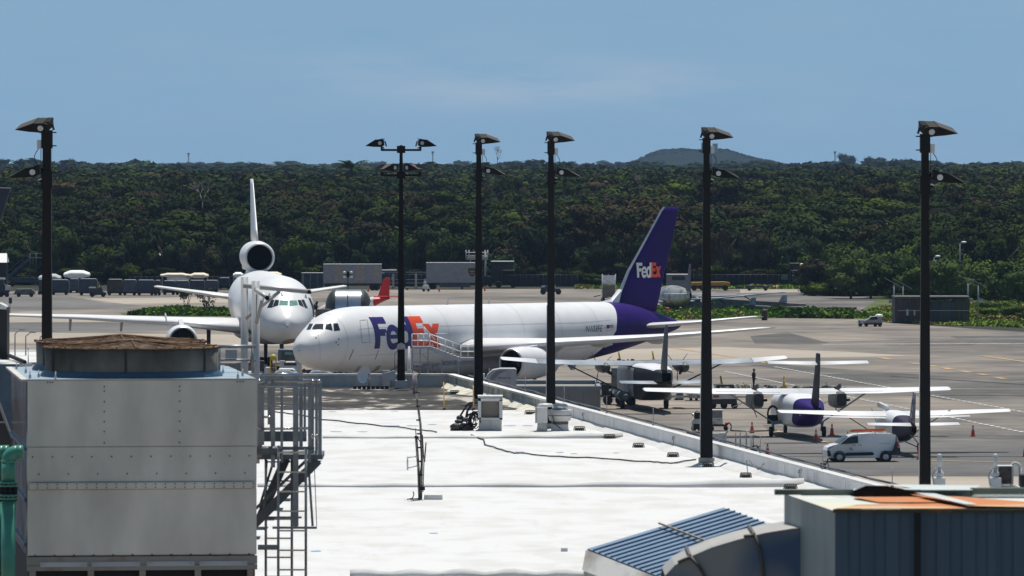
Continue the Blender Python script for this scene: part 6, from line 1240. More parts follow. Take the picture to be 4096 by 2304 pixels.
# generator cart + hose
p=G(2845,1722); u=p.y/F; t=thing('ground_power_cart','white ground power cart with folded grey cover on black trailer, behind the roof lamp post','power cart',p)
b=MB(); b.bx(-5*u,45*u,-.5,.5,26*u,52*u); b.bx(-10*u,-3*u,-.5,.5,26*u,52*u); b.build('body',WHITE2,t,bevel=.02); b=MB(); b.bx(-5*u,44*u,-.45,.45,52.5*u,80*u); b.build('canopy',mat('dull_canopy',(.25,.25,.23),.6,var=.2),t); b=MB(); b.bx(-6*u,45*u,-.5,.5,80*u,84*u); b.build('canopy_top',WHITE,t); b=MB(); b.bx(-20*u,64*u,-.4,.4,17*u,25*u); b.build('chassis',DARK,t)
for x in (2,58):
    for yy in (-.4,.4): b=MB(); wheel(b,(x*u,yy,9*u),9*u,.14,n=14); b.build('wheel',BLACK,t)
b=MB(); b.box((30*u,-.505,44*u),(14*u,.01,3*u)); b.box((6*u,-.505,31*u),(16*u,.01,3*u)); b.build('red_marking',RED,t); b=MB(); b.ball((62*u,-.3,28*u),.13,n=10); b.build('plug',RED,t)
t=thing('power_hose','dark power hose looping from the cart to the tall fin twin','hose',(p.x,p.y,0)); b=MB(); b.path([(60*u,-.3,32*u),(74*u,-.4,30*u),(80*u,-.5,18*u),(76*u,-.8,4*u),(82*u,-1.5,.05),(120*u,-2,.05),(180*u,-2,.05),(260*u,-1,.05)],.05); b.build('hose_line',BLACK,t)
p=G(2785,1724); u=p.y/F; t=thing('belt_tug','small silver and black ramp tug left of the roof lamp post','tug',p)
b=MB(); b.prism([(-18*u,6*u),(-18*u,40*u),(-12*u,50*u),(24*u,50*u),(24*u,10*u)],-.6,.6); b.build('body',LGREY,t,bevel=.03); b=MB(); b.bx(-8*u,22*u,-.5,.5,50.5*u,74*u); b.bx(-12*u,18*u,-.61,-.6,8*u,30*u); b.path([(-4*u,-.3,74*u),(0,-.3,82*u),(10*u,-.3,78*u)],.03); b.build('seat_block',BLACK,t)
for x in (-10,14):
    for yy in (-.5,.5): b=MB(); wheel(b,(x*u,yy,10*u),10*u,.18,n=14); b.build('wheel',BLACK,t)
b=MB(); b.ball((-13*u,-.55,66*u),.12,n=10); b.build('work_light',ALU,t)
t=thing('tan_barrier','tan boxed planter barrier just behind the parapet left of the roof lamp post','barrier',G(2778,1760)); b=MB(); b.bx(-.55,.6,0,.6,-.2,.62); b.build('box',mat('tan_box',(.22,.19,.16),.8,var=.15),t,bevel=.02)
for k,px in enumerate((2862,2892)): t=thing('white_barrier',['white concrete block right behind the roof lamp post','white concrete block, right one of the pair by the roof lamp post'][k],'barrier',G(px,1782),group='white blocks behind the parapet'); b=MB(); b.bx(-.25,.24,0,.5,-.4,.85+.02*k); b.build('block',WHITE2,t,bevel=.02)
t=thing('grey_rail_frame','grey tubular goal shaped frames standing behind the parapet','rack',G(2975,1800)); u=t.location.y/F; b=MB()
for x0,x1,zz_ in ((-32,-32,74),(-14,-14,74),(10,10,74),(38,38,60)): b.tube((x0*u,0,-.4),(x1*u,0,zz_*u),.045)
b.tube((-14*u,0,76*u),(42*u,0,74*u),.04); b.tube((10*u,0,55*u),(42*u,0,55*u),.03); b.tube((30*u,.3,-.2),(30*u,.3,55*u),.03); b.build('frame',STEEL,t)
t=thing('ramp_scrap','dark folded hose cart beside the grey frames','cart',G(3022,1812)); b=MB(); b.path([(-.3,0,0),(-.2,0,.45),(.1,0,.5),(.35,0,.1),(.15,0,.25)],.06); b.path([(0,0,0),(.1,.1,.4),(.3,.1,.45)],.05); b.box((-.15,0,.15),(.3,.3,.3)); b.build('heap',DARK,t)
t=thing('tripod_stand','small dark tripod with white panel just left of the small van front wheel','stand',G(3308,1880)); b=MB(); b.tube((-.2,0,0),(0,0,.55),.03); b.tube((.2,0,0),(0,0,.55),.03); b.tube((0,0,.5),(.08,0,.75),.05); b.build('legs',DARK,t); b=MB(); b.box((-.25,0,.25),(.35,.1,.4),rz=.2); b.build('panel',SLATE,t)
# low grey building right of the parapet
t=thing('low_building','low flat grey building with blue grey parapet rim beyond the terminal roof','building',(0,0,0)); zb_=2.02
pA=G(2402,1650); D_=pA.y; xa=(1930-CX)*D_/F; xb=pA.x; zt2=CZ-(1545-HZ)*D_/F; dep=13.0
b=MB(); b.bx(xa,xb,D_,D_+dep,0,zt2-.28); b.build('wall',WALLG,t); b=MB(); b.bx(xa,xb+.02,D_-.02,D_+.28,zt2-.279,zt2); b.bx(xb-.28,xb+.02,D_+.281,D_+dep-.281,zt2-.279,zt2); b.bx(xa,xb+.02,D_+dep-.28,D_+dep,zt2-.279,zt2); b.build('parapet',mat('blue_grey_rim',(.20,.24,.29),.7,var=.15,scale=.6),t); b=MB(); b.bx(xa,xb+.05,D_-.05,D_-.021,zt2-.03,zt2+.03); b.bx(xa,xb+.05,D_+dep-.35,D_+dep+.05,zt2+.001,zt2+.05); b.build('coping',CAPM,t)
b=MB()
for k in range(9): b.bx(xa+k*1.12,xa+k*1.12+.03,D_-.012,D_-.001,0,zt2-.3)
b.build('wall_joint',mat('joint_dark',(.14,.14,.13),.9,var=.1),t)
# box truck with a pod beside the box turboprop
p=G(2520,1630); u=p.y/F; t=thing('lift_truck','high white box lift truck with blue round pod beside the box turboprop','truck',(p.x,p.y+6,0)); 
b=MB(); b.bx(-45*u,20*u,-1,1.5,60*u,132*u); b.build('cargo_box',LGREY,t,bevel=.03); b=MB(); b.bx(-70*u,-46*u,-.8,1.2,58*u,150*u); b.build('cab',mat('grey_cab',(.22,.22,.22),.6,var=.2),t,bevel=.05); b=MB(); b.bx(-90*u,40*u,-.8,1.2,30*u,56*u); b.path([(-110*u,0,90*u),(-80*u,0,70*u),(-50*u,0,75*u)],.12); b.box((-95*u,0,60*u),(30*u,1,45*u)); b.build('chassis',DARK,t)
b=MB(); b.lathe([(-.9,.1),(-.7,.42),(0,.5),(.7,.42),(.9,.1)],'y',(-38*u,-.6,48*u),16); b.build('pod',SLATE,t); b=MB(); b.ball((-58*u,-1,54*u),.2); b.build('head_light',LETW,t)
for x in (-85,-35,5): b=MB(); wheel(b,(x*u,-.8,20*u),20*u,.4); b.build('wheel',BLACK,t)
# baggage/tank carts behind the wing
p=G(2895,1634); u=p.y/F; t=thing('tank_cart','white topped ramp cart on black three wheel chassis behind the tall fin twin','cart',p)
b=MB(); b.prism([(-58*u,38*u),(-58*u,52*u),(-40*u,64*u),(46*u,64*u),(50*u,40*u)],-.8,.8); b.build('body',WHITE2,t,bevel=.05); b=MB(); b.bx(-56*u,52*u,-.7,.7,18*u,37*u); b.build('chassis',DARK,t); b=MB(); b.box((-32*u,-.81,50*u),(24*u,.01,9*u)); b.build('red_marking',mat('dull_red',(.25,.07,.07),.6,var=.3),t)
for x in (-44,0,42): b=MB(); wheel(b,(x*u,-.5,14*u),14*u,.3); b.build('wheel',BLACK,t)
b=MB(); b.bx(-10*u,58*u,-.6,.6,70*u,78*u); b.build('tow_deck',DARK,t)
p=G(2716,1597); u=p.y/F; t=thing('small_pickup','small pale pickup seen under the wing, right of the box turboprop','pickup',p); b=MB(); b.prism([(-17*u,6*u),(-18*u,18*u),(-13*u,30*u),(13*u,30*u),(18*u,18*u),(17*u,6*u)],-1.8,1.8); b.build('body',LGREY,t,bevel=.05); b=MB(); b.box((0,-1.82,23*u),(24*u,.02,8*u)); b.build('windscreen',GLASS,t)
for x in (-12,12): b=MB(); wheel(b,(x*u,-1.3,5*u),5*u,.2,n=12); b.build('wheel',BLACK,t)
p=G(2775,1602); u=p.y/F; t=thing('silver_cart','low silver pallet cart under the wing beside the roof lamp post','cart',p); b=MB(); b.prism([(-34*u,30*u),(-20*u,10*u),(28*u,10*u),(34*u,24*u),(10*u,28*u)],-.8,.8); b.build('body',mat('mottled_cart',(.20,.19,.17),.5,.3,col2=(.5,.5,.5),scale=4),t)
for x in (-12,10): b=MB(); wheel(b,(x*u,-.5,6*u),6*u,.2,n=12); b.build('wheel',BLACK,t)
# white canopy vehicle by the engine
p=W(2010,1560,F/51.5); u=p.y/F; t=thing('hooded_truck','white hooded catering truck body in front of the jet engine','truck',(p.x,p.y,0)); z0=CZ-(1560-HZ)*u
b=MB(); b.prism([(-70*u,0.3),(-70*u,z0+40*u),(-60*u,z0+62*u),(-40*u,z0+80*u),(-10*u,z0+86*u),(50*u,z0+86*u),(56*u,z0+80*u),(56*u,.3)],0,2.2); b.build('body',mat('truck_grey_white',(.42,.42,.44),.5,var=.1),t,bevel=.05); b=MB(); b.prism([(-56*u,z0+40*u),(-46*u,z0+58*u),(-22*u,z0+76*u),(20*u,z0+80*u),(-10*u,z0+66*u),(-36*u,z0+40*u)],-.02,-.005); b.build('grey_swoosh',mat('swoosh_grey',(.20,.21,.24),.5,var=.1),t)
b=MB()
for x0,wd_ in ((-16,4),(-11,4),(-6,4),(2,3),(6,3),(10,2),(13,3),(17,2),(24,3),(28,4)): b.bx(x0*u,(x0+wd_-1)*u,-.012,-.002,z0+44*u,z0+52*u)
b.build('faded_lettering',mat('blue_print',(.10,.12,.20),.6,var=.05),t)
b=MB(); b.bx(-82*u,-70.5*u,.3,1.2,1,z0+64*u); b.build('front_panel',WHITE,t)
for x in (-50,30): b=MB(); wheel(b,(x*u,.1,.45),.45,.3); b.build('wheel',BLACK,t)
# row of white car roofs beyond the rear parapet
for k,(px,wpx) in enumerate(((1142,124),(1282,126),(1408,110),(1010,90))):
    D_=F/48.0; p=W(px,1500,D_); t=thing('parked_car',['pale blue white parked car roof, second from left beyond the rear parapet','pale parked car roof, third from left beyond the rear parapet','pale parked car roof, rightmost beyond the rear parapet','pale parked car roof behind the gantry column beyond the rear parapet'][k],'car',(p.x,D_,0),group='cars parked beyond the rear parapet')
    w2=wpx/48/2; h_=2.15 if k<3 else 1.9; b=MB(); b.loft([[(x*w2,y*1.0,z) for x,z in ((-1.0,.35),(-1.0,1.0),(-.86,1.35),(-.62,h_-.12),(-.35,h_),(.35,h_),(.7,h_-.2),(.95,1.2),(1.0,.35))] for y in (-2.1,2.1)],sm=False); b.build('body',mat('car_pale_blue',(.48,.55,.64),.2,.1,var=.05,coat=.6),t,bevel=.12)
    b=MB(); b.bx(-.30*w2,.62*w2,-1.2,1.0,h_+.001,h_+.03); b.bx(-.4*w2,.5*w2,-1.8,1.7,h_+.031,h_+.09); b.build('roof_rack',LGREY,t); b=MB(); b.add([(-.82*w2,-2.14,1.38),(-.6*w2,-2.14,h_-.22),(.62*w2,-2.14,h_-.22),(.86*w2,-2.14,1.38)],[(0,1,2,3)]); b.build('rear_window',GLASS,t,fix=False)
    for x in (-.8,.8): b=MB(); wheel(b,(x*w2,-1.4,.34),.34,.2,n=14); b.build('wheel',BLACK,t)
# baggage tug under the trijet nose
D_=F/46.8; p=W(1150,1560,D_); u=D_/F; t=thing('pushback_tractor','dark windowed white tractor facing us under the three engine jet nose','tractor',(p.x,D_,0)); Z0=CZ-(1500-HZ)*u
zz2=lambda py: CZ-(py-HZ)*u
b=MB(); b.bx(-32*u,52*u,0,4.0,.4,zz2(1452)); b.bx(30*u,66*u,0,4,zz2(1452)+.001,zz2(1434)); b.bx(-32*u,-10*u,0,2,zz2(1452)+.001,zz2(1442)); b.build('body',WHITE2,t,bevel=.04)
b=MB(); b.prism([(-40*u,zz2(1444)),(-38*u,zz2(1398)),(32*u,zz2(1400)),(34*u,zz2(1444))],.4,2.2); b.build('cab',SLATE,t,bevel=.04); b=MB(); b.bx(-24*u,26*u,.36,.395,zz2(1442),zz2(1406)); b.build('windscreen',GLASS,t); b=MB(); b.bx(-12*u,20*u,.33,.355,zz2(1420),zz2(1408)); b.build('rear_glass',GREENG,t)
b=MB(); b.bx(-14*u,36*u,-.02,-.001,zz2(1462),zz2(1452)); b.build('bumper_gap',DARK,t); b=MB(); b.bx(-20*u,20*u,-.02,-.001,zz2(1476),zz2(1470)); b.build('red_marking',mat('pale_red_mark',(.5,.30,.30),.6,var=.2),t)
for x in (-26,56): b=MB(); wheel(b,(x*u,.5,.5),.5,.35); b.build('wheel',BLACK,t)
b=MB(); b.box((44*u,2,zz2(1430)),(34*u,1,10*u)); b.box((28*u,1,zz2(1500)),(20*u,.5,12*u)); b.build('engine_cover',DARK,t)
p=W(1093,1560,D_-4); t=thing('yellow_ladder_stand','yellow ladder stand left of the tractor under the jet nose','ladder',(p.x,D_-4,0)); b=MB()
for x in (-11,11): b.beam((x*u,0,0),(x*u,0,zz2(1418)-.2),.10)
b.build('side_rail',YELLOW,t); b=MB()
for k in range(9): b.box((0,0,.4+k*.32),(22*u,.06,.05))
b.build('rung',YELLOW,t); b=MB(); b.ball((0,.1,zz2(1424)),.28); b.build('top_guard',mat('yellow_top',(.45,.38,.05),.6,var=.3),t)
# small service clutter left of it
for k,(px,py,wd,ht,m_,lab) in enumerate(((1045,1490,22,46,DARK,'dark ramp equipment box right of the gantry column'),(1070,1500,26,30,WHITE2,'white ramp equipment box right of the gantry column'),(1012,1500,24,22,SLATE,'blue grey ramp equipment box left of the gantry column'))):
    t=thing('ramp_equipment',lab,'equipment',W(px,1500,D_-2),group='ramp equipment under the jet nose'); t.location.z=0; hh=zz2(py-ht-4); b=MB(); b.prism([(-wd/2*u,.3),(-wd/2*u,hh-.2),(-wd*.3*u,hh),(wd/2*u,hh),(wd/2*u,.3)],0,1); b.build('housing',m_,t,bevel=.05)
    for x in (-.3,.3): b=MB(); wheel(b,(x*wd*u,.0,.25),.25,.15,n=12); b.build('wheel',BLACK,t)
    b=MB(); b.box((0,-.01,hh*.6),(wd*.5*u,.02,.25)); b.build('control_panel',GREY,t)
# passenger-type stairs in front of the freighter lettering
DSt=F/50.6; u=DSt/F; t=thing('maintenance_stairs','white railed maintenance stairs and platform standing in front of the orange lettering','stairs',W(1640,1600,DSt)); t.location.z=0
X=lambda px:(px-1640)*u
Z=lambda py: CZ-(py-HZ)*u
b=MB(); b.bx(X(1648),X(1718),-.5,.6,Z(1394),Z(1385)); b.bx(X(1843),X(1900),-.5,.6,Z(1441),Z(1430)); b.build('platform',mat('stair_grey',(.42,.43,.48),.5,.2,var=.1),t)
b=MB(); 
for y in (-.5,.6): b.beam((X(1716),y,Z(1391)),(X(1846),y,Z(1440)),.08,.30)
b.build('stringer',mat('stair_grey',(0,0,0)),t); b=MB()
for k in range(10): q=k/9; b.box((X(1718+q*125),.05,Z(1386+q*46)),(.3,1.0,.04))
b.build('tread',WHITE2,t)
b=MB()
def rail(xa,ya,xb,yb_,n,y):
    for k in range(n+1): q=k/n; x=xa+(xb-xa)*q; yy=ya+(yb_-ya)*q; b.tube((X(x),y,Z(yy)),(X(x),y,Z(yy-50)),.028,.028,5)
    for h_ in (50,24): b.tube((X(xa),y,Z(ya-h_)),(X(xb),y,Z(yb_-h_)),.03,.03,5)
for y in (-.5,.6):
    rail(1648,1386,1718,1386,3,y); rail(1720,1386,1842,1430,4,y); rail(1844,1430,1900,1430,2,y)
b.tube((X(1695),.6,Z(1308)),(X(1740),.6,Z(1360)),.03); b.tube((X(1740),.6,Z(1335)),(X(1790),.6,Z(1335)),.03); b.build('guard_rail',WHITE,t)
b=MB()
for px in (1650,1681,1712,1768,1834): b.beam((X(px),-.4,0),(X(px),-.4,Z(1394 if px<1720 else 1440)),.09)
for px in (1650,1712,1768,1834): b.beam((X(px),.5,0),(X(px),.5,Z(1396 if px<1720 else 1440)),.07)
b.beam((X(1648),-.4,Z(1448)),(X(1764),-.4,Z(1450)),.08); b.beam((X(1690),-.4,Z(1415)),(X(1712),-.4,Z(1437)),.05); b.beam((X(1770),-.4,Z(1485)),(X(1800),-.4,Z(1460)),.06); b.build('support_leg',mat('scaffold_grey',(.28,.29,.33),.5,.3,var=.2),t)
b=MB(); b.bx(X(1690),X(1762),-.2,.4,Z(1478),Z(1453)); b.bx(X(1655),X(1690),0,.5,Z(1475),Z(1460)); b.bx(X(1768),X(1830),0,.5,Z(1462),Z(1444)); b.build('machinery',mat('mottled_machine',(.12,.13,.16),.5,col2=(.32,.33,.37),scale=4),t)
for px in (1660,1830): b=MB(); wheel(b,(X(px),-.4,.3),.3,.2,n=12); b.build('wheel',BLACK,t)
t=thing('white_a_frame','white narrow A frame stand right of the four headed post','stand',W(1637,1500,F/52)); u=1/52; b=MB(); b.tube((-8*u,0,-1),(-2*u,0,115*u),.05); b.tube((8*u,0,-1),(0,0,115*u),.06); b.build('leg',WHITE,t); b=MB(); b.box((0,0,12*u),(18*u,.4,16*u)); b.build('base_box',WHITE2,t)
t=thing('floor_mast','thin dark mast with drooping arm before the freighter belly','mast',W(1579,1500,F/50)); u=1/50; b=MB(); b.tube((0,0,-2),(0,0,86*u),.035); b.path([(0,0,86*u),(6*u,0,92*u),(16*u,0,98*u)],.03); b.build('pole',DARK,t); b=MB(); b.box((18*u,0,99*u),(.12,.1,.1)); b.build('head',GREY,t)
# ================================================================ people
SKIN=mat('skin',(.30,.17,.11),.6,var=.1)
def person(loc,label,rz=0,cloth=None,vest=None,hat=None,h=1.72,sit=False,group=None):
    t=thing('person',label,'person',loc,rz=rz,group=group); k=h/1.75
    V=[];E=[];Rr=[]
    def a(p,r,par=None):
        V.append(tuple(q*k for q in p)); Rr.append(r*k); i=len(V)-1
        if par is not None: E.append((par,i))
        return i
    base=.95 if not sit else .48
    dz=base-.95
    pel=a((0,0,.95+dz),.15); bel=a((0,0,1.10+dz),.135,pel); ch=a((0,-.01,1.30+dz),.16,bel); nk=a((0,0,1.47+dz),.065,ch); hd0=a((0,-.01,1.55+dz),.085,nk); hd=a((0,-.02,1.64+dz),.10,hd0); a((0,-.01,1.72+dz),.075,hd); a((0,-.125,1.60+dz),.018,hd0)
    for s_ in (-1,1):
        sh=a((s_*.17,0,1.41+dz),.07,ch)
        el=a((s_*.25,.02 if not sit else -.12,1.13+dz),.048,sh); wr=a((s_*.24 if not sit else s_*.18,-.10 if not sit else -.38,.92+dz if not sit else 1.08+dz),.034,el); pm=a((s_*.235 if not sit else s_*.17,-.13 if not sit else -.44,.86+dz if not sit else 1.07+dz),.03,wr)
        for q in range(4): a((V[pm][0]/k+s_*(.022-.015*q)*.8,V[pm][1]/k-.02-.006*q,V[pm][2]/k-.075+.004*q if not sit else V[pm][2]/k-.04),.008,pm)
        a((V[pm][0]/k-s_*.035,V[pm][1]/k-.03,V[pm][2]/k-.03),.009,pm)
        hp=a((s_*.09,0,.88+dz),.105,pel)
        if sit: kn=a((s_*.12,-.42,.50+.02),.065,hp); an=a((s_*.12,-.44,.10),.045,kn)
        else: kn=a((s_*.10+.02*s_,-.02 if s_<0 else .03,.50),.065,hp); an=a((s_*.11,.02 if s_<0 else .05,.09),.045,kn)
        a((s_*.12,V[an][1]/k-.16,.035),.04,an)
    me=bpy.data.meshes.new('body'); me.from_pydata(V,E,[]); o=bpy.data.objects.new('body',me); sc.collection.objects.link(o); o.parent=t
    m=o.modifiers.new('skin','SKIN'); 
    for i,r in enumerate(Rr): me.skin_vertices[0].data[i].radius=(r,r*.8)
    me.skin_vertices[0].data[0].use_root=True
    sb=o.modifiers.new('sub','SUBSURF'); sb.levels=1; sb.render_levels=1
    me.materials.append(cloth or DARK)
    b=MB(); b.lathe([(1.02+dz,.185),(1.22+dz,.20),(1.42+dz,.19),(1.45+dz,.12)],'z',n=12,cap=False); b.v=[(x*k,y*.8*k,z*k) for x,y,z in b.v]; b.build('jacket',vest or cloth or DARK,t,fix=False)
    b=MB(); b.lathe([(1.66+dz,.112),(1.72+dz,.108),(1.77+dz,.07),(1.785+dz,.01)],'z',(0,-.01,0),12); b.prism([(-.07,1.665+dz),(.07,1.665+dz),(.06,1.68+dz),(-.06,1.68+dz)],-.20,-.10); b.v=[(x*k,y*k,z*k) for x,y,z in b.v]; b.build('cap',hat or DARK,t)
    return t
VG=mat('lime_vest',(.35,.55,.10),.6,var=.1); VO=mat('orange_vest',(.65,.12,.03),.6,var=.1)
person(G(3015,1560),'person in dark clothes and cap standing on the apron beyond the wide white wing',R(70),mat('dark_clothes',(.015,.015,.018),.8,var=.2),mat('dark_jacket',(.03,.02,.02),.8,col2=(.35,.06,.02),scale=3,lo=.56,hi=.62),h=1.8)
person(G(1228,1560)+Vector((0,-8,.35)),'person in orange vest beside the tractor under the freighter nose',R(20),DARK,VO)
person(G(1700,1162),'person in white shirt and pink hat near the rear of the grey semi trailer',R(200),GREY,WHITE2,mat('pink_hat',(.6,.08,.18),.6,var=.1))
# ================================================================ line of jacks and chocks across the apron
for k,(px,py,h_,lab) in enumerate(((3136,1562,1.25,'yellow tripod jack left of the tall fin'),(3269,1562,1.25,'yellow tripod jack right of the tall fin'))):
    t=thing('tripod_jack',lab,'jack',G(px,py),group='yellow tripod jacks'); b=MB(); 
    for a in (0,2.09,4.19): b.tube((.40*math.cos(a),.40*math.sin(a),0),(0,0,.62),.035)
    b.build('legs',YELLOW,t); b=MB(); b.tube((0,0,.15),(0,0,h_*.8),.09,.08); b.tube((0,0,h_*.8),(0,0,h_),.05); b.build('column',YELLOW,t)
for px,py,lab in ((2477,1440,'yellow bollard left of the box turboprop fin, under the freighter tail'),(2612,1438,'yellow bollard beside the box turboprop fin'),(2885,1543,'yellow leaning bollard right of the roof lamp post')):
    t=thing('yellow_bollard',lab,'bollard',G(px,py),group='yellow bollards'); b=MB(); b.tube((.06,0,0),(-.06,0,.85),.09,.08,8); b.build('post',YELLOW,t); b=MB(); b.box((.06,0,.03),(.3,.3,.06)); b.build('foot',DARK,t)
ch0=None
CH=[mat('tan_chock',(.35,.30,.18),.7,var=.2),mat('dark_chock',(.05,.05,.045),.7,var=.3),mat('pale_chock',(.55,.55,.52),.7,var=.1)]
ch=[]
for m_ in CH:
    b=MB(); b.prism([(-.14,0),(.14,0),(.05,.2),(-.05,.2)],-.12,.12); o=tag(b.build('wheel_chock',m_,bevel=.01),'','wheel chock','row of small chocks and blocks across the apron'); ch.append([o,False])
for i in range(96):
    px=2850+i*5.9 if i<90 else 2440+(i-90)*18
    if i>=90: py=1447
    else: py=1556+random.uniform(-3,5) if px>3080 else 1548+(px-2850)*.03+random.uniform(-2,4)
    j=random.randrange(3); src=ch[j]
    o=src[0] if not src[1] else src[0].copy()
    if src[1]: sc.collection.objects.link(o)
    src[1]=True; o.location=G(px,py); o.rotation_euler=(0,0,random.uniform(0,3)); o.scale=(random.uniform(.8,1.5),)*2+(random.uniform(.8,1.7),)
    o['label']=f'{["tan","dark","pale"][j]} little block in the row behind the white wings '+('left of the standing person' if px<3000 and i<90 else 'under the freighter tail' if i>=90 else 'between person and tall fin' if px<3230 else 'right of the tall fin')
for k,(xa,xb,py,lab) in enumerate(((2865,2935,1552,'dark flat dolly on the apron left of the standing person'),(2640,2700,1462,'dark baggage dolly right of the box turboprop'))):
    t=thing('flat_dolly',lab,'dolly',G((xa+xb)/2,py+6)); s_=F/t.location.y; w2=(xb-xa)/2/s_; b=MB(); b.bx(-w2,w2,-.7,.7,.28,.42); b.build('deck',DARK,t)
    for x in (-w2*.8,w2*.8): b=MB(); wheel(b,(x,-.6,.14),.14,.1,n=10); b.build('wheel',BLACK,t)
# ================================================================ far side of the field
D9=lambda py: CZ*F/(py-HZ)
def gbox(name,x0,x1,yt,yb,depth,m,label,cat,group=None,stripes=None,roofm=None,wheels=None,clear=0.0):
    D_=D9(yb); u=D_/F; xm=(x0+x1)/2; t=thing(name,label,cat,((xm-CX)*u,D_,0),group=group); w2=(x1-x0)/2*u; h_=(yb-yt)*u
    b=MB(); b.bx(-w2,w2,0,depth,clear,h_); b.build('body',m,t,bevel=.03)
    b=MB(); b.bx(-w2-.02,w2+.02,-.02,depth+.02,h_+.001,h_+.07); b.build('roof_rim',roofm or mat('weathered_top',(.55,.55,.53),.6,var=.15),t)
    if stripes:
        b=MB()
        for a,c in stripes: b.bx((a-xm)*u,(c-xm)*u,-.03,-.002,clear+.05,h_-.12)
        b.build('pale_panel',SILV2,t)
    if clear>0:
        b=MB(); b.bx(-w2*.95,w2*.95,.3,depth-.3,clear-.25,clear-.001); b.build('chassis',DARK,t)
        for x in (wheels or (-w2*.8,w2*.8)):
            b=MB(); wheel(b,(x,.2,.5),.5,.4,n=14); b.build('wheel',BLACK,t)
    return t,u,w2,h_
gbox('shipping_container',1205,1293,1093,1152,2.4,NAVY2,'small dark blue container beside the long striped container trailer','container',stripes=((1207,1216),(1240,1243),(1270,1272)))
t,u,w2,h_=gbox('container_trailer',1293,1526,1058,1162,2.5,SILV,'long high trailer with alternating grey and beige panels','trailer',stripes=((1338,1372),(1420,1458),(1493,1522)),clear=1.05,wheels=(3.0,3.6,-3.6))
t,u,w2,h_=gbox('semi_trailer',1705,1922,1052,1158,2.6,SILV,'blue grey semi trailer with a round brown and gold badge','trailer',clear=1.0,wheels=(-3.5,-3.0))
b=MB(); xb_=(1888-1813.5)*u; b.prism([(xb_-.55,h_-.75),(xb_+.55,h_-.75),(xb_+.62,h_-1.3),(xb_+.35,h_-1.85),(xb_,h_-2.1),(xb_-.35,h_-1.85),(xb_-.62,h_-1.3)],-.03,-.004); b.build('badge',mat('brown_badge',(.07,.04,.025),.6,var=.1),t); b=MB(); b.box((xb_,-.035,h_-1.25),(.75,.01,.14)); b.box((xb_,-.035,h_-1.6),(.40,.01,.12)); b.build('badge_gold',mat('gold_mark',(.32,.22,.05),.6,var=.1),t)
b=MB(); b.bx(-w2+1.9,w2*.6,.2,.3,.35,1.0); b.bx(w2-2.9,w2-2.6,.5,.7,0,1.0); b.build('side_skirt',NAVY2,t)
# dark parcel truck facing us
D_=D9(1151); u=D_/F; t=thing('parcel_truck','black box truck with a blinding sun glint on its windscreen','truck',((2010-CX)*u,D_,0)); w2=46*u; h_=103*u
b=MB(); b.bx(-w2,w2*.95,1.5,6,.7,h_); b.build('cargo_box',mat('black_brown_box',(.012,.010,.012),.6,var=.2),t,bevel=.04); b=MB(); b.bx(-w2,w2,1.45,6.02,h_+.001,h_+.08); b.build('roof_rim',LGREY,t)
b=MB(); b.prism([(-.1,.6),(-.1,2.0),(.2,2.05),(w2*1.15,1.9),(w2*1.2,.6)],0,1.5); b.build('cab',BLACK,t,bevel=.1); b=MB(); T=Matrix.Translation((w2*.55,.15,2.35))@Matrix.Rotation(R(-52),4,'X'); b.box((0,0,0),(w2*1.05,.8,.03),T=T); b.build('windscreen',mat('mirror_glass',(.25,.30,.30),.06,.9,var=.05),t)
for x in (-.6,w2*.95): b=MB(); wheel(b,(x,.2,.5),.5,.35,n=14); b.build('wheel',BLACK,t)
# aerial work platform behind the semi trailer
D_=D9(1150)+6; u=D_/F; t=thing('aerial_platform','white railed lift platform raised above the grey semi trailer','lift',((1908-CX)*u,D_,0)); X=lambda px:(px-1908)*u
Z=lambda py: CZ-(py-HZ)*u
b=MB(); b.bx(X(1868),X(1952),0,1.5,Z(1040),Z(1028)); b.build('platform',mat('pink_white_deck',(.55,.45,.45),.6,var=.1),t); b=MB()
for px in (1864,1876,1940,1951): b.tube((X(px),0,Z(1040)),(X(px),0,Z(1000)),.06)
for py in (1010,1022): b.tube((X(1866),0,Z(py)),(X(1950),0,Z(py)),.045)
b.tube((X(1866),1.5,Z(1010)),(X(1950),1.5,Z(1010)),.045); b.build('guard_rail',WHITE2,t); b=MB(); b.tube((X(1941),.5,0),(X(1941),.5,Z(1010)),.14); b.tube((X(1882),.5,0),(X(1882),.5,Z(1040)),.07); 
for k in range(9): b.box((X(1942),.4,.8+k*.55),(.55,.1,.06))
b.build('mast',WHITE2,t); b=MB(); b.bx(X(1925),X(1965),-.5,1.5,.3,1.6); b.build('engine_base',DARK,t)
for px in (1930,1960): b=MB(); wheel(b,(X(px),-.6,.35),.35,.3,n=12); b.build('wheel',BLACK,t)
# truck + frames behind the red tail
t,u,w2,h_=gbox('dark_truck',1526,1585,1082,1150,3,NAVY2,'dark truck with pale roof behind the red tailed plane','truck',roofm=WHITE2,clear=.6)
b=MB(); b.box((-w2+.2,-.05,h_-.35),(.45,.05,.22)); b.ball((w2*.5,-.1,h_*.55),.16); b.build('lamp',WHITE,t)
D_=D9(1160); u=D_/F
for k,px in enumerate((1573,1664)):
    t=thing('pallet_rack',['pale frame rack with post behind the red tail','pale frame rack with post left of the grey semi trailer'][k],'rack',((px-CX)*u,D_,0),group='frame racks on the far apron'); b=MB(); b.bx(-.15,.15,0,.3,.2,2.4); b.bx(-1.6,1.2,0,1.2,.25,.45)
    for z in (1.0,1.5,2.6): b.bx(-1.5,1.5,.9,.96,z,z+.07)
    b.build('frame',GREY,t)
    for x in (-1.3,1.0): b=MB(); wheel(b,(x,.1,.2),.2,.15,n=10); b.build('wheel',BLACK,t)
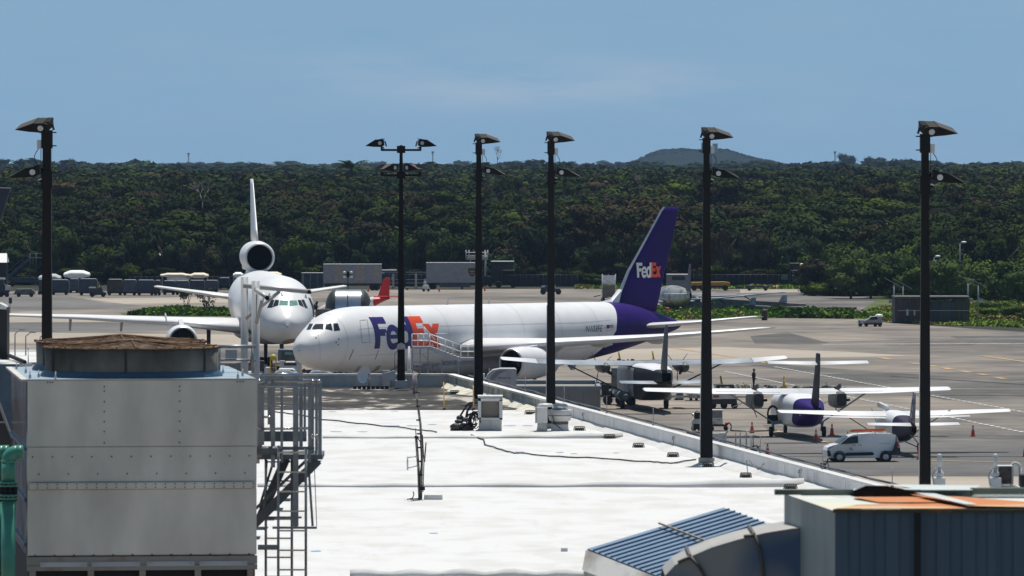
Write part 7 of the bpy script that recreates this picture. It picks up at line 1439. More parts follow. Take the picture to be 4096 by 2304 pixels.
t=thing('white_ramp_cart','small white cart beside the person in the pink hat','cart',G(1703,1166)); b=MB(); b.prism([(-.5,.2),(-.45,.9),(.3,1.0),(.6,.4),(.6,.2)],0,.9); b.build('body',WHITE2,t,bevel=.05); b=MB(); wheel(b,(-.3,0,.2),.2,.15,n=10); wheel(b,(.4,0,.2),.2,.15,n=10); b.build('wheel',BLACK,t)
# white containers row
for k,(a,c,lab) in enumerate(((2305,2330,'narrow left end container of the pale row behind the freighter'),(2337,2396,'first pale container left of the purple fin'),(2426,2484,'second pale container left of the purple fin'),(2486,2530,'pale container partly hidden by the purple fin'),(2655,2690,'pale container peeking out right of the purple fin'),(2692,2776,'pale container right of the purple fin, behind the old twin'))):
    m_=mat('pale_container',(.20,.23,.28),.55,var=.12,scale=.8); t,u,w2,h_=gbox('pale_container',a,c,1046,1128,6,m_,lab,'container',group='pale containers on chassis')
    t.location.y+=3
    b=MB(); b.bx(-w2*.9,w2*.9,.3,5.5,-.001,-.3+.29); b.build('underside',DARK,t); b=MB(); b.bx(-w2*.95,-w2*.93,-.03,-.002,.2,h_-.2); b.bx(w2*.93,w2*.95,-.03,-.002,.2,h_-.2); b.box((0,-.02,h_-.35),(.5,.03,.08)); b.build('door_bar',DARK,t)
    up=1.0; 
    for ch_ in t.children: ch_.location.z+=0
    t.location.z=0.95; b=MB(); b.bx(-w2*.9,w2*.9,0,4,-.62,-.02)
    b.build('chassis',DARK,t)
    for x in (-w2*.55,w2*.55): b=MB(); wheel(b,(x,.1,-.48),.47,.4,n=12); b.build('wheel',BLACK,t)
# screen fence
for k,(a,c,yb,yt,lab) in enumerate(((2060,2310,1153,1099,'dark screened fence between parcel truck and pale containers'),(2775,3160,1150,1098,'dark screened fence right of the purple fin'),(1586,1712,1156,1098,'dark screened fence left of the grey semi trailer'),(520,960,1158,1106,'dark screened fence behind the left carts'))):
    D_=D9(yb)+9; u=D_/F; xm=(a+c)/2; t=thing('screen_fence',lab,'fence',((xm-CX)*u,D_,0),group='screened fence along the wood'); w2=(c-a)/2*u; h_=CZ-(yt-HZ)*u
    b=MB(); n=int((c-a)/22)
    for q in range(n): x0=-w2+q*2*w2/n; b.bx(x0+.02,x0+2*w2/n-.02,.0+.01*(q%2),.03+.01*(q%2),.05,h_-.08)
    b.build('screen_panel',mat('fence_screen',(.018,.024,.030),.8,var=.35,scale=.8),t); b=MB(); 
    for q in range(n+1): b.tube((-w2+q*2*w2/n,.05,0),(-w2+q*2*w2/n,.05,h_),.04,.04,5)
    b.tube((-w2,.05,h_),(w2,.05,h_),.03,.03,5); b.build('fence_post',NAVY2,t)
# flood cluster pole
D_=D9(1230); u=D_/F; t=thing('flood_cluster','short pole with four bright white round floodlights above the silver tank','lamp post',((1392-CX)*u,D_,0)); Z=lambda py: CZ-(py-HZ)*u
b=MB(); b.tube((0,0,0),(0,0,Z(1085)),.06,.05); b.build('pole',POLE,t); b=MB(); b.box((0,0,Z(1098)),(26*u,.3,.12)); b.box((0,0,Z(1098)),(10*u,.3,22*u)); b.build('bracket',POLE,t)
for x in (-14,13):
    for py in (1089,1108): b=MB(); b.ball((x*u,-.2,Z(py)),6.5*u,sc_=(1,.6,.7)); b.build('flood_lamp',mat('lamp_reflector',(.85,.85,.83),.15,.3,var=.03),t)
# silver capsule tank
D_=D9(1322); u=D_/F; t=thing('silver_tank','big silver drum shaped hush house with dark curved ends behind the freighter nose','tank',((1391-CX)*u,D_,0)); r=81*u
b=MB(); b.lathe([(-50*u,r),(52*u,r)],'x',(0,r,CZ-(1241-HZ)*u),36,cap=False); b.build('drum',mat('bright_aluminium',(.62,.63,.66),.22,.9,var=.1,scale=.8),t,fix=False)
b=MB(); pr=[(52*u+43*u*math.sin(a),r*math.cos(a)+.001) for a in np.linspace(0,math.pi/2,9)]; b.lathe(pr,'x',(0,r,CZ-(1241-HZ)*u),36,cap=False); pr=[(-50*u-43*u*math.sin(a),r*math.cos(a)+.001) for a in np.linspace(0,math.pi/2,9)]; b.lathe(pr,'x',(0,r,CZ-(1241-HZ)*u),36,cap=False); b.build('end_cap',mat('dark_end_cap',(.045,.05,.045),.5,.3,var=.15),t,fix=False)
b=MB(); b.bx(-93*u,95*u,-.02,.05,0,.3); b.bx(0-.06,.06,-.1,-.03,0,CZ-(1170-HZ)*u); b.build('skirt',NAVY2,t)
# dark stair/ramp left of tank
t=thing('low_ramp_trolley','dark low ramp trolley between the jet door and the freighter nose','trolley',((1290-CX)*(D9(1330)/F),D9(1330),0)); u=t.location.y/F; b=MB(); b.bx(-28*u,30*u,0,1.5,1.0,(1330-1237)*u); b.bx(-24*u,-20*u,-.1,0,1.0,(1330-1225)*u); b.build('body',mat('brown_grey_deck',(.14,.13,.115),.7,var=.3),t); b=MB(); b.ball((-30*u,-.3,(1330-1226)*u),.35); b.path([(-28*u,-.3,(1330-1222)*u),(-20*u,-.3,(1330-1205)*u)],.16); b.build('hose_reel',BLACK,t)
b=MB(); 
for x in (-.9,.9): wheel(b,(x,.2,.5),.5,.3,n=12)
b.build('wheel',BLACK,t)
# red tailed light jet, mostly hidden behind the freighter
D_=D9(1300); u=D_/F; t=thing('red_tail_plane','small plane with bright red swept tail showing above the white freighter','aircraft',((1540-CX)*u,D_,0),group=None); X=lambda px:(px-1540)*u
Z=lambda py: CZ-(py-HZ)*u
b=MB(); b.prism([(X(1510),Z(1189)),(X(1533),Z(1120)),(X(1540),Z(1112)),(X(1559),Z(1110)),(X(1558),Z(1190))],-.1,.1); b.build('fin',RED,t,bevel=.04); bB=Body([(-7.5,1.5,1.3,.1),(-6,2.4,1.0,.7),(-3,2.7,.9,.8),(0,2.7,1.0,.8),(3,2.5,1.3,.5),(X(1558)+.6,Z(1188),Z(1197),.15)],e=2.2)
XF=X(1494); bB=Body([(XF-7,1.6,1.2,.1),(XF-5.5,2.5,.9,.75),(XF-2,2.9,.8,.85),(XF,Z(1187),Z(1215)-.4,.75),(X(1530),Z(1188),Z(1208),.5),(X(1560),Z(1190),Z(1195),.15)])
bB.shell('fuselage',0,0,20,RED,t,n=24,lo=lambda th: np.full_like(th,XF),hi=lambda th: np.full_like(th,X(1560))); bB.shell('nose_section',0,0,16,WHITE2,t,n=24,lo=lambda th: np.full_like(th,XF-7),hi=lambda th: np.full_like(th,XF))
b=MB(); b.box((X(1580),.0,Z(1186)),(X(1605)-X(1550),1.3,.10)); b.box((X(1524),-1.4,Z(1185)),(1.6,1.4,.10)); b.build('tailplane',mat('bright_red',(.75,.06,.05),.4,var=.05),t,bevel=.02)
b=MB()
for s_2 in (-1,1): wing(b,[(.3,XF-4,1.6,1.2,.14),(5.5,XF-3.6,.9,1.5,.12)],s_2)
b.build('wing',WHITE2,t); b=MB(); 
for x,y in ((XF-6,0),(XF-2.5,-1.2),(XF-2.5,1.2)): b.tube((x,y,.3),(x,y,1.1),.06); wheel(b,(x,y,.28),.28,.18,n=12)
b.build('landing_gear',BLACK,t)
# small tractor with driver
D_=D9(1178); u=D_/F; t=thing('ramp_tractor','small dark ramp tractor crossing the far apron behind the fourth lamp post','tractor',((2203-CX)*u,D_,0)); b=MB(); b.prism([(-1.4,.4),(-1.45,1.0),(-1.2,1.35),(-.5,1.25),(-.4,.9),(1.2,.9),(1.4,.75),(1.4,.35)],-.6,.6); b.build('body',NAVY,t,bevel=.05)
b=MB(); b.box((-1.1,-.61,1.15),(.5,.02,.2)); b.build('grille_panel',LGREY,t)
for x in (-1.1,1.1): b=MB(); wheel(b,(x,-.5,.42),.42,.3,n=14); wheel(b,(x,.5,.42),.42,.3,n=14); b.build('wheel',BLACK,t)
person(((2217-CX)*u,D_,.42),'person in lime vest driving the small ramp tractor',R(-80),DARK,VG,sit=True)
# silver air stairs in front of fin
D_=D9(1207); u=D_/F; t=thing('air_stairs','silver backed narrow boarding stairs just left of the purple tail fin','stairs',((2435-CX)*u,D_,0)); Z=lambda py: CZ-(py-HZ)*u
b=MB(); b.bx(-25*u,26*u,1.5,1.6,Z(1137),Z(1102)); b.build('hood',mat('crumpled_silver',(.7,.7,.72),.3,.6,var=.2,scale=5,bump=.6),t); b=MB(); b.bx(-24*u,26*u,.2,1.4,.5,Z(1140)); b.build('stair_body',mat('taupe_stair',(.17,.15,.13),.7,var=.15),t); b=MB(); b.tube((-27*u,0,0),(-26*u,0,Z(1096)),.06); b.tube((26*u,0,.6),(27*u,0,Z(1096)),.05); b.tube((0,1.6,Z(1105)),(0,1.6,Z(1098)),.05); b.build('rail_post',LGREY,t)
b=MB(); b.path([(-32*u,0,.9),(-60*u,0,.7)],.07); 
for x in (-.8,.8): wheel(b,(x,.1,.3),.3,.2,n=12)
b.build('wheel',BLACK,t)
# old twin plane seen nose on with a tall thin fin
D_=D9(1250); u=D_/F; t=thing('old_twin_plane','weathered silver twin plane with thin tail fin parked right of the purple fin','aircraft',((2700-CX)*u,D_,0),rz=R(-78)); OM=mat('weathered_silver_plane',(.42,.42,.40),.4,.5,col2=(.16,.15,.14),scale=.8,lo=.48,hi=.62)
bB=Body([(-8,1.8,1.5,.1),(-7,2.6,1.0,.9),(-4.5,3.3,.7,1.35),(0,3.45,.7,1.45),(4,3.2,.9,1.1),(7,2.9,1.5,.5),(8.5,2.8,1.9,.15)]); bB.shell('fuselage',0,0,40,OM,t,n=36,lo=lambda th: np.full_like(th,-8),hi=lambda th: np.full_like(th,8.5))
b=MB(); b.loft([[(xle+x,h_,z) for x,h_ in airfoil(c,tt)] for z,xle,c,tt in ((2.4,5.4,3.2,.09),(3.4,6.2,2.4,.09),(6.2,7.6,1.1,.1),(6.3,7.8,.8,.08))]); b.build('fin',mat('dark_fin_plum',(.06,.05,.07),.5,var=.2),t)
for s_2 in (-1,1):
    b=MB(); wing(b,[(.8,-2.4,2.6,1.3,.13),(8.5,-1.6,1.3,1.9,.12)],s_2); b.build('wing',mat('pale_blue_old_wing',(.26,.33,.45),.5,.1,var=.2),t)
    b=MB(); b.lathe([(-3.6,.4),(-3.2,.6),(-1,.6),(.6,.2)],'x',(0,s_2*3.0,1.55),16); b.build('engine',mat('dark_end_cap',(0,0,0)),t); b=MB(); b.tube((-2.2,s_2*3,.4),(-2.2,s_2*3,1.4),.08); wheel(b,(-2.2,s_2*3,.36),.36,.25,n=12); b.build('landing_gear',BLACK,t)
    b=MB(); wing(b,[(.1,6.6,1.5,2.5,.1),(3.4,7.2,.9,2.6,.1)],s_2); b.build('tailplane',mat('pale_blue_old_wing',(0,0,0)),t)
b=MB(); b.tube((-6,0,.3),(-6,0,1.1),.06); wheel(b,(-6,0,.28),.28,.2,n=12); b.build('nose_gear',BLACK,t)
b=MB(); b.bx(-1.5,-1.2,-3.4,.5,2.7,2.76); b.bx(-7,-6.5,-.8,-.2,2.2,2.7); b.bx(-7,-6.5,.2,.8,2.2,2.7); b.build('bright_panel',WHITE,t)
t,u,w2,h_=gbox('white_service_truck',2668,2760,1099,1190,3,mat('truck_grey',(.16,.18,.20),.5,var=.15),'grey cab service truck standing behind the old silver twin','truck',roofm=WHITE,clear=.6); b=MB(); b.bx(-.9,.9,-.04,-.002,h_-.75,h_-.2); b.build('windscreen',GLASS,t)
# derelict light planes
for k,(x0,y0,L_,rot,lab) in enumerate(((2895,1252,7,R(12),'derelict pale blue wing plane lying tilted on the far verge'),(3000,1240,8,R(-4),'derelict low plane with long pale wing near the far taxiway'))):
    p=G(x0,y0); t=thing('derelict_plane',lab,'aircraft',p,rz=rot,group='derelict light planes'); b=MB(); b.prism([(-L_*.8,.9),(-L_*.6,1.5),(0,1.2),(L_*.9,.85),(L_*.92,.55),(0,.4),(-L_*.75,.5)],-.45,.45); b.build('fuselage',mat('derelict_grey',(.09,.10,.12),.6,var=.3),t,bevel=.15); b=MB(); b.prism([(-L_*.9,1.75),(-.5,1.95),(L_*.55,2.35),(L_*.6,2.3),(-.5,1.78),(-L_*.9,1.6)],-.6,.7); b.build('wing',mat('pale_blue_old_wing',(0,0,0)),t); b=MB(); b.prism([(L_*.46,1.0),(L_*.52,1.9),(L_*.60,1.95),(L_*.60,1.0)],-.06,.06); b.build('fin',mat('pale_blue_old_wing',(0,0,0)),t)
    b=MB(); b.tube((-L_*.2,0,.2),(-L_*.2,0,.6),.08); b.tube((L_*.3,.3,0),(-L_*.1,.3,1.8),.07); wheel(b,(-L_*.2,0,.22),.22,.15,n=10); b.build('landing_gear',BLACK,t)
# orange beam container
D_=D9(1163)+0; u=D_/F; t=thing('orange_beam','long orange sided dump body parked before the screen fence','skip',((2842-CX)*u,D_,0)); b=MB(); b.prism([(-76*u,.75),(-76*u,34*u),(60*u,36*u),(78*u,33*u),(78*u,.75)],0,2); b.build('body',mat('dull_orange',(.42,.22,.03),.6,var=.12,scale=1),t,bevel=.05); b=MB(); b.bx(-70*u,70*u,.3,1.6,.45,.74); b.build('chassis',DARK,t)
for x in (-2.4,-1.2,2.2): b=MB(); wheel(b,(x,.1,.42),.42,.3,n=12); b.build('wheel',BLACK,t)
# dark lorry facing us at the wood edge
D_=D9(1152); u=D_/F; t=thing('dark_lorry','dark lorry facing us at the wood edge with a yellowish roof light','truck',((3200-CX)*u,D_,0)); b=MB(); b.bx(-36*u,40*u,1.5,6,.6,98*u); b.build('cargo_box',mat('black_brown_box',(0,0,0)),t,bevel=.06); b=MB(); b.bx(-28*u,42*u,0,1.5,.6,72*u); b.build('cab',NAVY,t,bevel=.12); b=MB(); b.bx(-22*u,38*u,-.03,-.003,44*u,66*u); b.build('windscreen',GLASS,t); b=MB(); b.ball((8*u,1.3,90*u),.32); b.build('roof_light',mat('yellow_lamp',(.75,.72,.40),.4,var=.05),t); b=MB(); b.box((-60*u,1,42*u),(26*u,.5,18*u)); b.build('side_panel',mat('teal_panel',(.08,.14,.14),.5,var=.2),t); b=MB(); b.box((-30*u,-.2,70*u),(.4,.1,.12)); b.box((-28*u,-.2,50*u),(.3,.1,.1)); b.box((-5*u,-.1,24*u),(.3,.1,.2)); b.build('mirror',LGREY,t)
for x in (-22,34): b=MB(); wheel(b,(x*u,.1,.5),.5,.4,n=12); b.build('wheel',BLACK,t)
# fenced shed
D_=D9(1293); u=D_/F; t=thing('fenced_shed','brown and blue grey sheet metal compound shed on the grass verge at right','shed',((3740-CX)*u,D_,0)); X=lambda px:(px-3740)*u
Z=lambda py: CZ-(py-HZ)*u
b=MB(); b.bx(X(3580),X(3690),0,6,0,Z(1192)); b.build('brown_wall',mat('brown_corrugated',(.055,.045,.042),.7,var=.3,scale=2,stretch=(2,1,.3)),t); b=MB(); b.bx(X(3690)+.01,X(3818),.3,6,0,Z(1208)); b.build('blue_panel',mat('blue_slate_sheet',(.035,.05,.065),.6,var=.3,scale=1,stretch=(2,1,.4)),t); b=MB(); b.bx(X(3818)+.01,X(3880),.6,6,0,Z(1196)); b.build('olive_wall',mat('olive_corrugated',(.07,.066,.05),.7,var=.35,scale=2,stretch=(3,1,.2)),t)
b=MB(); b.bx(X(3578),X(3690),-.1,6,Z(1192)+.001,Z(1186)); b.bx(X(3700),X(3880),0,6,Z(1192),Z(1186)); b.bx(X(3718),X(3775),-.2,.2,Z(1205),Z(1202)); b.build('roof_rail',mat('dull_shed_roof',(.11,.105,.10),.8,var=.3),t)
b=MB(); b.bx(X(3625),X(3634),-.05,-.01,Z(1262),Z(1237)); b.bx(X(3655),X(3661),-.05,-.01,Z(1262),Z(1240)); b.bx(X(3590),X(3880),-.06,-.02,Z(1243),Z(1241)); b.build('pale_strip',LGREY,t)
for k,(px,top,yb) in enumerate(((3576,1140,1288),(3612,1143,1286),(3872,1130,1288),(3913,1140,1284))):
    D_=D9(yb); u=D_/F; t=thing('utility_pole',['pale steel pole with slanted arm, leftmost at the shed','pale steel pole with slanted arm, second at the shed','pale steel pole with slanted arm at the shed right end','pale steel pole with slanted arm right of the shed'][k],'pole',((px-CX)*u,D_,0),group='steel poles around the fenced shed'); h_=CZ-(top-HZ)*u; b=MB(); b.tube((0,0,0),(0,0,h_),.10,.08,8); b.build('pole',STEEL,t); b=MB(); b.beam((-1.2,0,h_+.9),(1.1,0,h_-.4),.07); b.build('cross_arm',STEEL,t); b=MB(); b.box((-.35 if k<2 else .3,0,h_*.55),(.62,.1,.38)); b.build('sign_panel',LGREY,t)
for k,(px,py,lab) in enumerate(((3748,1028,'white twin street lamp head over the bushes beside the right lamp post'),(3852,972,'white street lamp head over the dark trees at right'))):
    D_=930; u=D_/F; t=thing('street_lamp',lab,'street lamp',((px-12-CX)*u,D_,0)); h_=CZ-(py-HZ)*u-.1; b=MB(); b.tube((0,0,0),(0,0,h_),.09,.06); b.tube((0,0,h_),(.5,0,h_+.2),.05); b.build('pole',STEEL,t); b=MB(); b.ball((.55,0,h_+.2),.34,sc_=(1.2,.7,.45)); 
    if k==0: b.ball((.2,0,h_-.5),.34,sc_=(1.2,.7,.45))
    b.build('lamp_head',WHITE,t)
# small pickup with trailer
D_=D9(1306); u=D_/F; t=thing('small_truck','small grey white pickup with dark red stripe and canopy on the right apron','pickup',((3492-CX)*u,D_,0)); b=MB(); b.prism([(-38*u,8*u),(-38*u,24*u),(-20*u,30*u),(-10*u,40*u),(12*u,42*u),(34*u,40*u),(36*u,10*u)],-.8,.8); b.build('body',mat('dull_pickup',(.26,.27,.30),.5,var=.1),t,bevel=.06); b=MB(); b.bx(-36*u,35*u,-.82,-.801,8*u,16*u); b.build('red_stripe',mat('dark_red_stripe',(.16,.015,.02),.5,var=.2),t); b=MB(); b.prism([(-18*u,28*u),(-8*u,39*u),(16*u,40*u),(16*u,28*u)],-.815,-.801); b.build('side_window',BLACK,t); b=MB(); b.ball((24*u,0,43*u),.42,sc_=(1.2,1,.5)); b.build('roof_dome',WHITE,t)
for x in (-28,8,26): b=MB(); wheel(b,(x*u,-.7,8*u),8*u,.25,n=12); b.build('wheel',BLACK,t)
t=thing('small_trailer','small pale box trailer just left of the small white pickup','trailer',((3443-CX)*u,D_,0)); b=MB(); b.bx(-11*u,12*u,-.6,.6,9*u,27*u); b.build('box',LGREY,t,bevel=.03); b=MB(); wheel(b,(-2*u,-.6,7*u),7*u,.2,n=12); wheel(b,(-2*u,.6,7*u),7*u,.2,n=12); b.build('wheel',BLACK,t); b=MB(); b.box((-6*u,-.61,20*u),(5*u,.02,6*u)); b.build('lamp',BLACK,t)
t=thing('red_hydrant','red and dark hydrant post near the freighter tail tip','hydrant',G(2670,1268)); b=MB(); b.tube((0,0,0),(0,0,.95),.22,.2,10); b.build('body',mat('dark_red_hyd',(.30,.02,.03),.6,var=.2),t); b=MB(); b.ball((0,0,1.0),.2); b.build('cap',RED,t)
t=thing('dark_bin','dark brown drum at the tip of the freighter tailplane','drum',G(3058,1281)); b=MB(); b.lathe([(0,.36),(1.0,.38),(1.2,.30),(1.35,.2)],'z',n=14); b.build('drum',mat('dark_brown_drum',(.04,.025,.025),.6,var=.2),t); b=MB(); b.lathe([(.3,.385),(.36,.385)],'z',n=14,cap=False); b.build('band',DARK,t)
for k,(px,py) in enumerate(((3030,1163),(3370,1253))):
    t=thing('far_equipment',['dark low flatbed on the far road behind the derelict planes','dark tyre heap in the bushes left of the small pickup'][k],'equipment',G(px,py)); b=MB(); b.bx(-1.8,1.8,0,1,.5,.75); b.ball((-1,0,.55),.4); b.ball((1.2,0,.5),.35); b.build('deck',DARK,t); b=MB(); wheel(b,(-1.2,0,.3),.3,.2,n=12); wheel(b,(1.2,0,.3),.3,.2,n=12); b.build('wheel',BLACK,t)
# left carts: dark container dollies with curtains
cart_group='dark container dollies in a row'
for k,(a,c,yt,yb,m_,lab) in enumerate(((155,170,1118,1178,NAVY2,'narrow dark dolly just left of the left lamp pole'),(203,275,1120,1180,NAVY,'dark blue container dolly just right of the left lamp pole'),(277,314,1116,1172,NAVY2,'slate container dolly under the first white canopy'),(315,388,1116,1182,NAVY,'dark blue container dolly right of the first white canopy'),(428,490,1118,1182,BROWNB,'brown container dolly left end of the long row'),(491,545,1120,1182,NAVY2,'slate container dolly second in the long row'),(546,618,1121,1182,NAVY,'dark blue container dolly third in the long row'),(619,640,1122,1182,BROWNB,'narrow brown dolly fourth in the long row'),(652,700,1124,1180,NAVY,'dark dolly left of the jet wing tip, under the cream canopy'),(701,756,1124,1180,NAVY2,'slate dolly under the bright canopy'),(757,818,1122,1176,NAVY,'dark blue dolly under the cream canopy'),(819,872,1122,1172,NAVY2,'slate dolly at the right end of the canopies'),(875,918,1112,1156,NAVY,'dark further dolly right of the cream canopy'),(938,968,1112,1160,NAVY2,'slate dolly left of the gantry column'))):
    D_=D9(yb); u=D_/F; t=thing('container_dolly',lab,'dolly',(((a+c)/2-CX)*u,D_,0),group=cart_group); w2=(c-a)/2*u; h_=(yb-yt)*u
    b=MB(); b.prism([(-w2,.5),(-w2,h_*.86),(-w2*.8,h_),(w2*.85,h_),(w2,h_*.9),(w2,.5)],0,1.8); b.build('container',m_,t,bevel=.04); b=MB(); b.bx(-w2,w2,.1,1.7,.3,.49); b.build('deck',DARK,t); b=MB(); b.bx(-w2*.8,w2*.85,-.02,1.8,h_+.002,h_+.04); b.build('top_edge',LGREY,t)
    for x in (-w2*.7,w2*.7): b=MB(); wheel(b,(x,.1,.24),.24,.18,n=12); b.build('wheel',BLACK,t)
for k,(a,c,yt,yb,m_,lab) in enumerate(((154,246,1094,1126,mat('grey_tarp',(.42,.44,.46),.7,var=.1),'grey white domed tarp behind the left lamp pole'),(254,362,1080,1112,TARP,'bright white sagging canopy right of the left lamp pole'),(640,762,1091,1108,CREAMT,'cream canopy, left one above the jet wing tip'),(668,760,1100,1124,TARP,'bright white canopy in front of the cream one'),(758,836,1090,1112,CREAMT,'cream canopy, right one above the jet wing tip'),(932,974,1088,1108,TARP,'small white canopy left of the tail engine'),(1055,1128,1086,1108,CREAMT,'cream canopy right of the tail engine'))):
    D_=D9(1172)+4; u=D_/F; t=thing('canopy',lab,'canopy',(((a+c)/2-CX)*u,D_,0),group='white and cream canopies over the dollies'); w2=(c-a)/2*u; zb=CZ-(yb-HZ)*u; zt3=CZ-(yt-HZ)*u
    rings=[]
    for y,q in ((-1.4,.1),(-1.0,.7),(0,1),(1.0,.7),(1.4,.1)): rings.append([(w2*math.cos(a_)*(1-.05*(1-q)),y,zb+(zt3-zb)*(.5+.5*math.sin(a_))*(.55+.45*q)+.04*math.sin(a_*7)) for a_ in np.linspace(0,2*math.pi,18,endpoint=False)])
    b=MB(); b.loft(rings); b.build('tarp',m_,t); b=MB()
    for x in (-w2*.85,w2*.85):
        for y in (-1,1): b.tube((x,y,0),(x,y,zb+.1),.05)
    b.build('post',STEEL,t)
D_=D9(1188); u=D_/F; t=thing('low_dolly','low grey flat dolly at the far left of the row','dolly',((95-CX)*u,D_,0),group=cart_group); b=MB(); b.prism([(-42*u,10*u),(-30*u,32*u),(30*u,33*u),(46*u,20*u),(38*u,8*u)],0,1.4); b.build('deck',mat('taupe_dolly',(.13,.12,.12),.7,var=.3),t,bevel=.08)
for x in (-20,30): b=MB(); wheel(b,(x*u,.0,8*u),8*u,.2,n=12); b.build('wheel',BLACK,t)
t=thing('ramp_tug','dark ramp tug pulling dollies, driver in lime vest','tug',((395-CX)*u,D_,0)); b=MB(); b.prism([(-38*u,8*u),(-34*u,22*u),(-8*u,30*u),(10*u,42*u),(16*u,22*u),(28*u,18*u),(30*u,8*u)],0,1.2); b.build('body',DARK,t,bevel=.06); b=MB(); b.box((-26*u,0,38*u),(26*u,.8,5*u)); b.build('pale_roof',LGREY,t)
for x in (-26,18): b=MB(); wheel(b,(x*u,-.05,9*u),9*u,.25,n=12); b.build('wheel',BLACK,t)
person(((393-CX)*u,D_+.6,.75),'person in lime vest driving the dark tug among the left dollies',R(-90),DARK,VG,VO,sit=True)
t=thing('left_tug','dark tug with white bonnet cut by the left frame edge','tug',((10-CX)*u,D_,0)); b=MB(); b.prism([(-30*u,6*u),(-30*u,66*u),(2*u,70*u),(6*u,50*u),(30*u,45*u),(26*u,20*u),(12*u,6*u)],0,1.6); b.build('body',DARK,t,bevel=.06); b=MB(); b.box((-3*u,.8,72*u),(22*u,1.4,8*u)); b.box((22*u,-.02,36*u),(22*u,.1,18*u)); b.build('bonnet',LGREY,t,bevel=.03); b=MB(); wheel(b,(-6*u,-.05,11*u),11*u,.25,n=14); wheel(b,(18*u,-.05,9*u),9*u,.25,n=14); b.build('wheel',BLACK,t)
# dark stairs at the left in the shade
D_=D9(1150)+8; u=D_/F; t=thing('stair_truck','dark blue grey mobile stairs standing against the wood at left','stairs',((90-CX)*u,D_,0)); X=lambda px:(px-90)*u
Z=lambda py: CZ-(py-HZ)*u
SM=mat('dull_blue_stairs',(.06,.085,.11),.6,.2,var=.2)
b=MB(); 
for y in (0,1.4): b.beam((X(25),y,Z(1115)),(X(120),y,Z(1030)),.10,.5); b.beam((X(15),y,Z(1100)),(X(110),y,Z(1015)),.08)
for k in range(12): q=k/11; b.box((X(28+q*92),.7,Z(1112-q*80)),(.3,1.4,.05))
b.bx(X(118),X(172),0,1.4,Z(1034),Z(1030)); b.build('stair_flight',SM,t); b=MB()
for px in (120,145,170): b.tube((X(px),0,1),(X(px),0,Z(1012)),.07)
b.tube((X(118),0,Z(1014)),(X(172),0,Z(1014)),.06); b.bx(X(40),X(170),0,1.4,.6,Z(1110)); b.build('support',SM,t)
for px in (50,160): b=MB(); wheel(b,(X(px),0,.45),.45,.3,n=12); b.build('wheel',BLACK,t)
# house roofs glimpsed in the wood
for k,(a,c,yt,yb,m_,lab) in enumerate(((212,306,984,1006,mat('tin_roof',(.55,.54,.50),.5,.2,col2=(.20,.19,.18),scale=.8,lo=.45,hi=.6),'pale tin roof glimpsed in the wood right of the left lamp pole'),(590,656,984,1024,mat('tin_roof',(0,0,0)),'grey mottled house roof glimpsed in the wood, centre left'),(128,202,966,990,mat('dull_red_roof',(.12,.05,.05),.7,var=.2),'dull red roof glimpsed behind the left lamp pole'),(955,972,988,992,TARP,'sliver of white roof left of the tail engine'),(-40,28,1014,1050,WHITE2,'white gabled roof cut by the left frame edge'))):
    D_=1016 if k!=4 else 960; u=D_/F; t=thing('small_house',lab,'house',(((a+c)/2-CX)*u,D_,0),group='roofs glimpsed in the wood'); w2=(c-a)/2*u; zb=CZ-(yb-HZ)*u; zt3=CZ-(yt-HZ)*u; b=MB(); b.bx(-w2*.9,w2*.9,0,4,0,zb+.02); b.build('wall',mat('shaded_house_wall',(.02,.022,.02),.8,var=.3),t); b=MB(); b.add([(-w2,-.3,zb),(w2,-.3,zb),(w2*.85,2.2,zt3),(-w2*.85,2.2,zt3),(w2,4.5,zb),(-w2,4.5,zb)],[(0,1,2,3),(3,2,4,5),(0,3,5),(1,4,2)]); b.build('roof',m_,t)
# dark tail fin cut by the left frame edge
t=thing('parked_jet_tail','dark navy swept tail fin of a parked jet cut by the left frame edge','aircraft',((-130-CX)*(620/F),620,0)); u=620/F; X=lambda px:(px+130)*u
Z=lambda py: CZ-(py-HZ)*u
b=MB(); b.prism([(X(-150),Z(1120)),(X(-55),Z(750)),(X(44),Z(754)),(X(0),Z(890)),(X(-45),Z(1120))],-.15,.15); b.build('fin',mat('navy_fin',(.014,.018,.035),.4,var=.2),t,bevel=.08); b=MB(); b.prism([(X(-56),Z(750)),(X(44),Z(754)),(X(44),Z(751)),(X(-54),Z(747))],-.12,.12); b.build('fin_cap',LGREY,t)
b=MB(); b.lathe([(X(-900),.3),(X(-820),1.6),(X(-400),1.9),(X(-150),1.5),(X(-40),.4)],'x',(0,0,Z(1190)),24); b.build('fuselage',WHITE2,t); b=MB(); wheel(b,(X(-500),-2,.5),.5,.4); wheel(b,(X(-500),2,.5),.5,.4); b.tube((X(-500),-2,.5),(X(-500),-1,3),.15); b.tube((X(-500),2,.5),(X(-500),1,3),.15); b.build('landing_gear',BLACK,t)
# ================================================================ haze: one closed box of even air
b=MB(); b.bx(-2500,2500,-60,11500,-8,60)
hm=bpy.data.materials.new('haze_air'); hm.use_nodes=True; hn=hm.node_tree; hn.nodes.clear(); ho=hn.nodes.new('ShaderNodeOutputMaterial'); pv=hn.nodes.new('ShaderNodeVolumePrincipled'); pv.inputs['Color'].default_value=(.45,.66,1.0,1); pv.inputs['Density'].default_value=2.9e-5; pv.inputs['Anisotropy'].default_value=0.0
hn.links.new(pv.outputs[0],ho.inputs['Volume']); hz=b.build('haze',hm); kind(hz,'stuff'); hz['label']='thin bluish air between the airfield and the skyline'; hz['category']='haze'
bpy.context.view_layer.update()

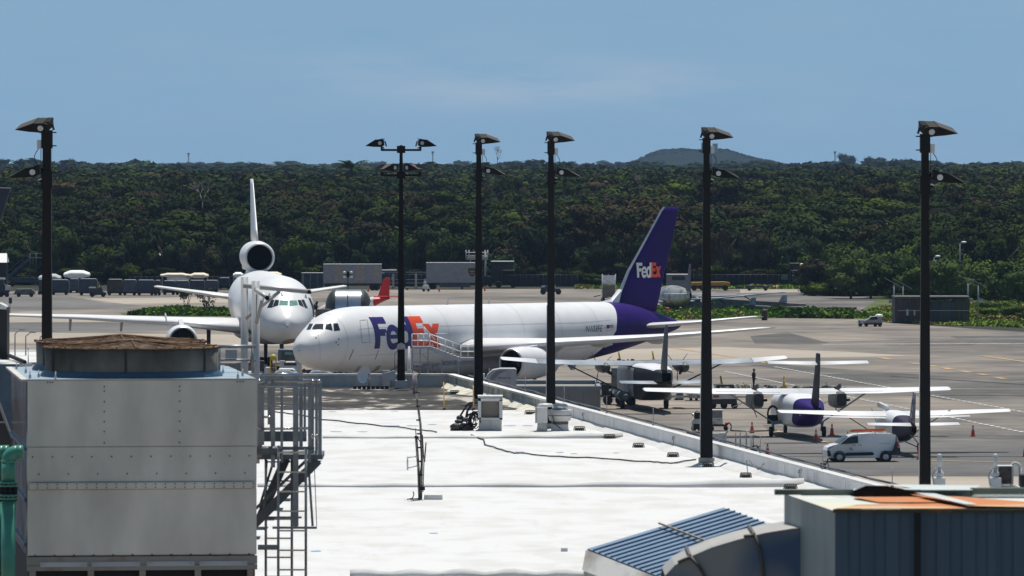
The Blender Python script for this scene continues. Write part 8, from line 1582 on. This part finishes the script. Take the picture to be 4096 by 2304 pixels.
# ---------------------------------------------------------------- every repeated piece of a thing becomes a part of its own
SPLIT={'flap_fairing','antenna','faded_lettering','end_cap','whip','clamp','lifting_eye','screw_head','handrail','bracket','pivot_disc','cooling_fin','railing_post','column','ladder_rail','ladder_rung','stair_tread','flange','access_hatch','loose_sheet','rusted_sheet','side_sheet','pale_panel','ballast_block','tread','rung','seam_flange','roof_bar','tube_post','side_rail','pale_strip','roof_batten','net_clamp','top_arm','brace_arm','safety_post','pallet_post','fence_post','screen_panel','stringer','door_bar','bright_panel','cross_arm_bar','front_panel','side_panel','wall_rib','post','leg','stem','rear_panel','wet_patch','parapet_cap','side_parapet','stained_parapet','flood_lamp'}
def loose(me):
    n=len(me.vertices); par=list(range(n))
    def fd(a):
        while par[a]!=a: par[a]=par[par[a]]; a=par[a]
        return a
    for e in me.edges:
        a,c=fd(e.vertices[0]),fd(e.vertices[1])
        if a!=c: par[a]=c
    g={}
    for p in me.polygons: g.setdefault(fd(p.vertices[0]),[]).append(p.index)
    return list(g.values())
done={}
for o in [x for x in sc.collection.objects if x.type=='MESH' and x.parent and x.name.split('.')[0] in SPLIT and not x.children]:
    base=o.name.split('.')[0]; me=o.data
    if me.users>1 or len(me.polygons)>4000: continue
    gs=loose(me)
    if len(gs)<2 or len(gs)>100: continue
    for gi in gs:
        idx={}; vs=[]; fs=[]; mi=[]; sm=[]
        for pi in gi:
            p=me.polygons[pi]; f=[]
            for v in p.vertices:
                if v not in idx: idx[v]=len(vs); vs.append(tuple(me.vertices[v].co))
                f.append(idx[v])
            fs.append(f); mi.append(p.material_index); sm.append(p.use_smooth)
        nm=bpy.data.meshes.new(base); nm.from_pydata(vs,[],fs); 
        for m in me.materials: nm.materials.append(m)
        nm.polygons.foreach_set('material_index',mi); nm.polygons.foreach_set('use_smooth',sm); nm.update()
        q=bpy.data.objects.new(base,nm); sc.collection.objects.link(q); q.parent=o.parent; q.matrix_basis=o.matrix_basis.copy()
        for md in o.modifiers:
            if md.type=='BEVEL': b_=q.modifiers.new('bevel','BEVEL'); b_.width=md.width; b_.segments=md.segments; b_.limit_method='ANGLE'; b_.angle_limit=md.angle_limit
    bpy.data.objects.remove(o)
bpy.context.view_layer.update()
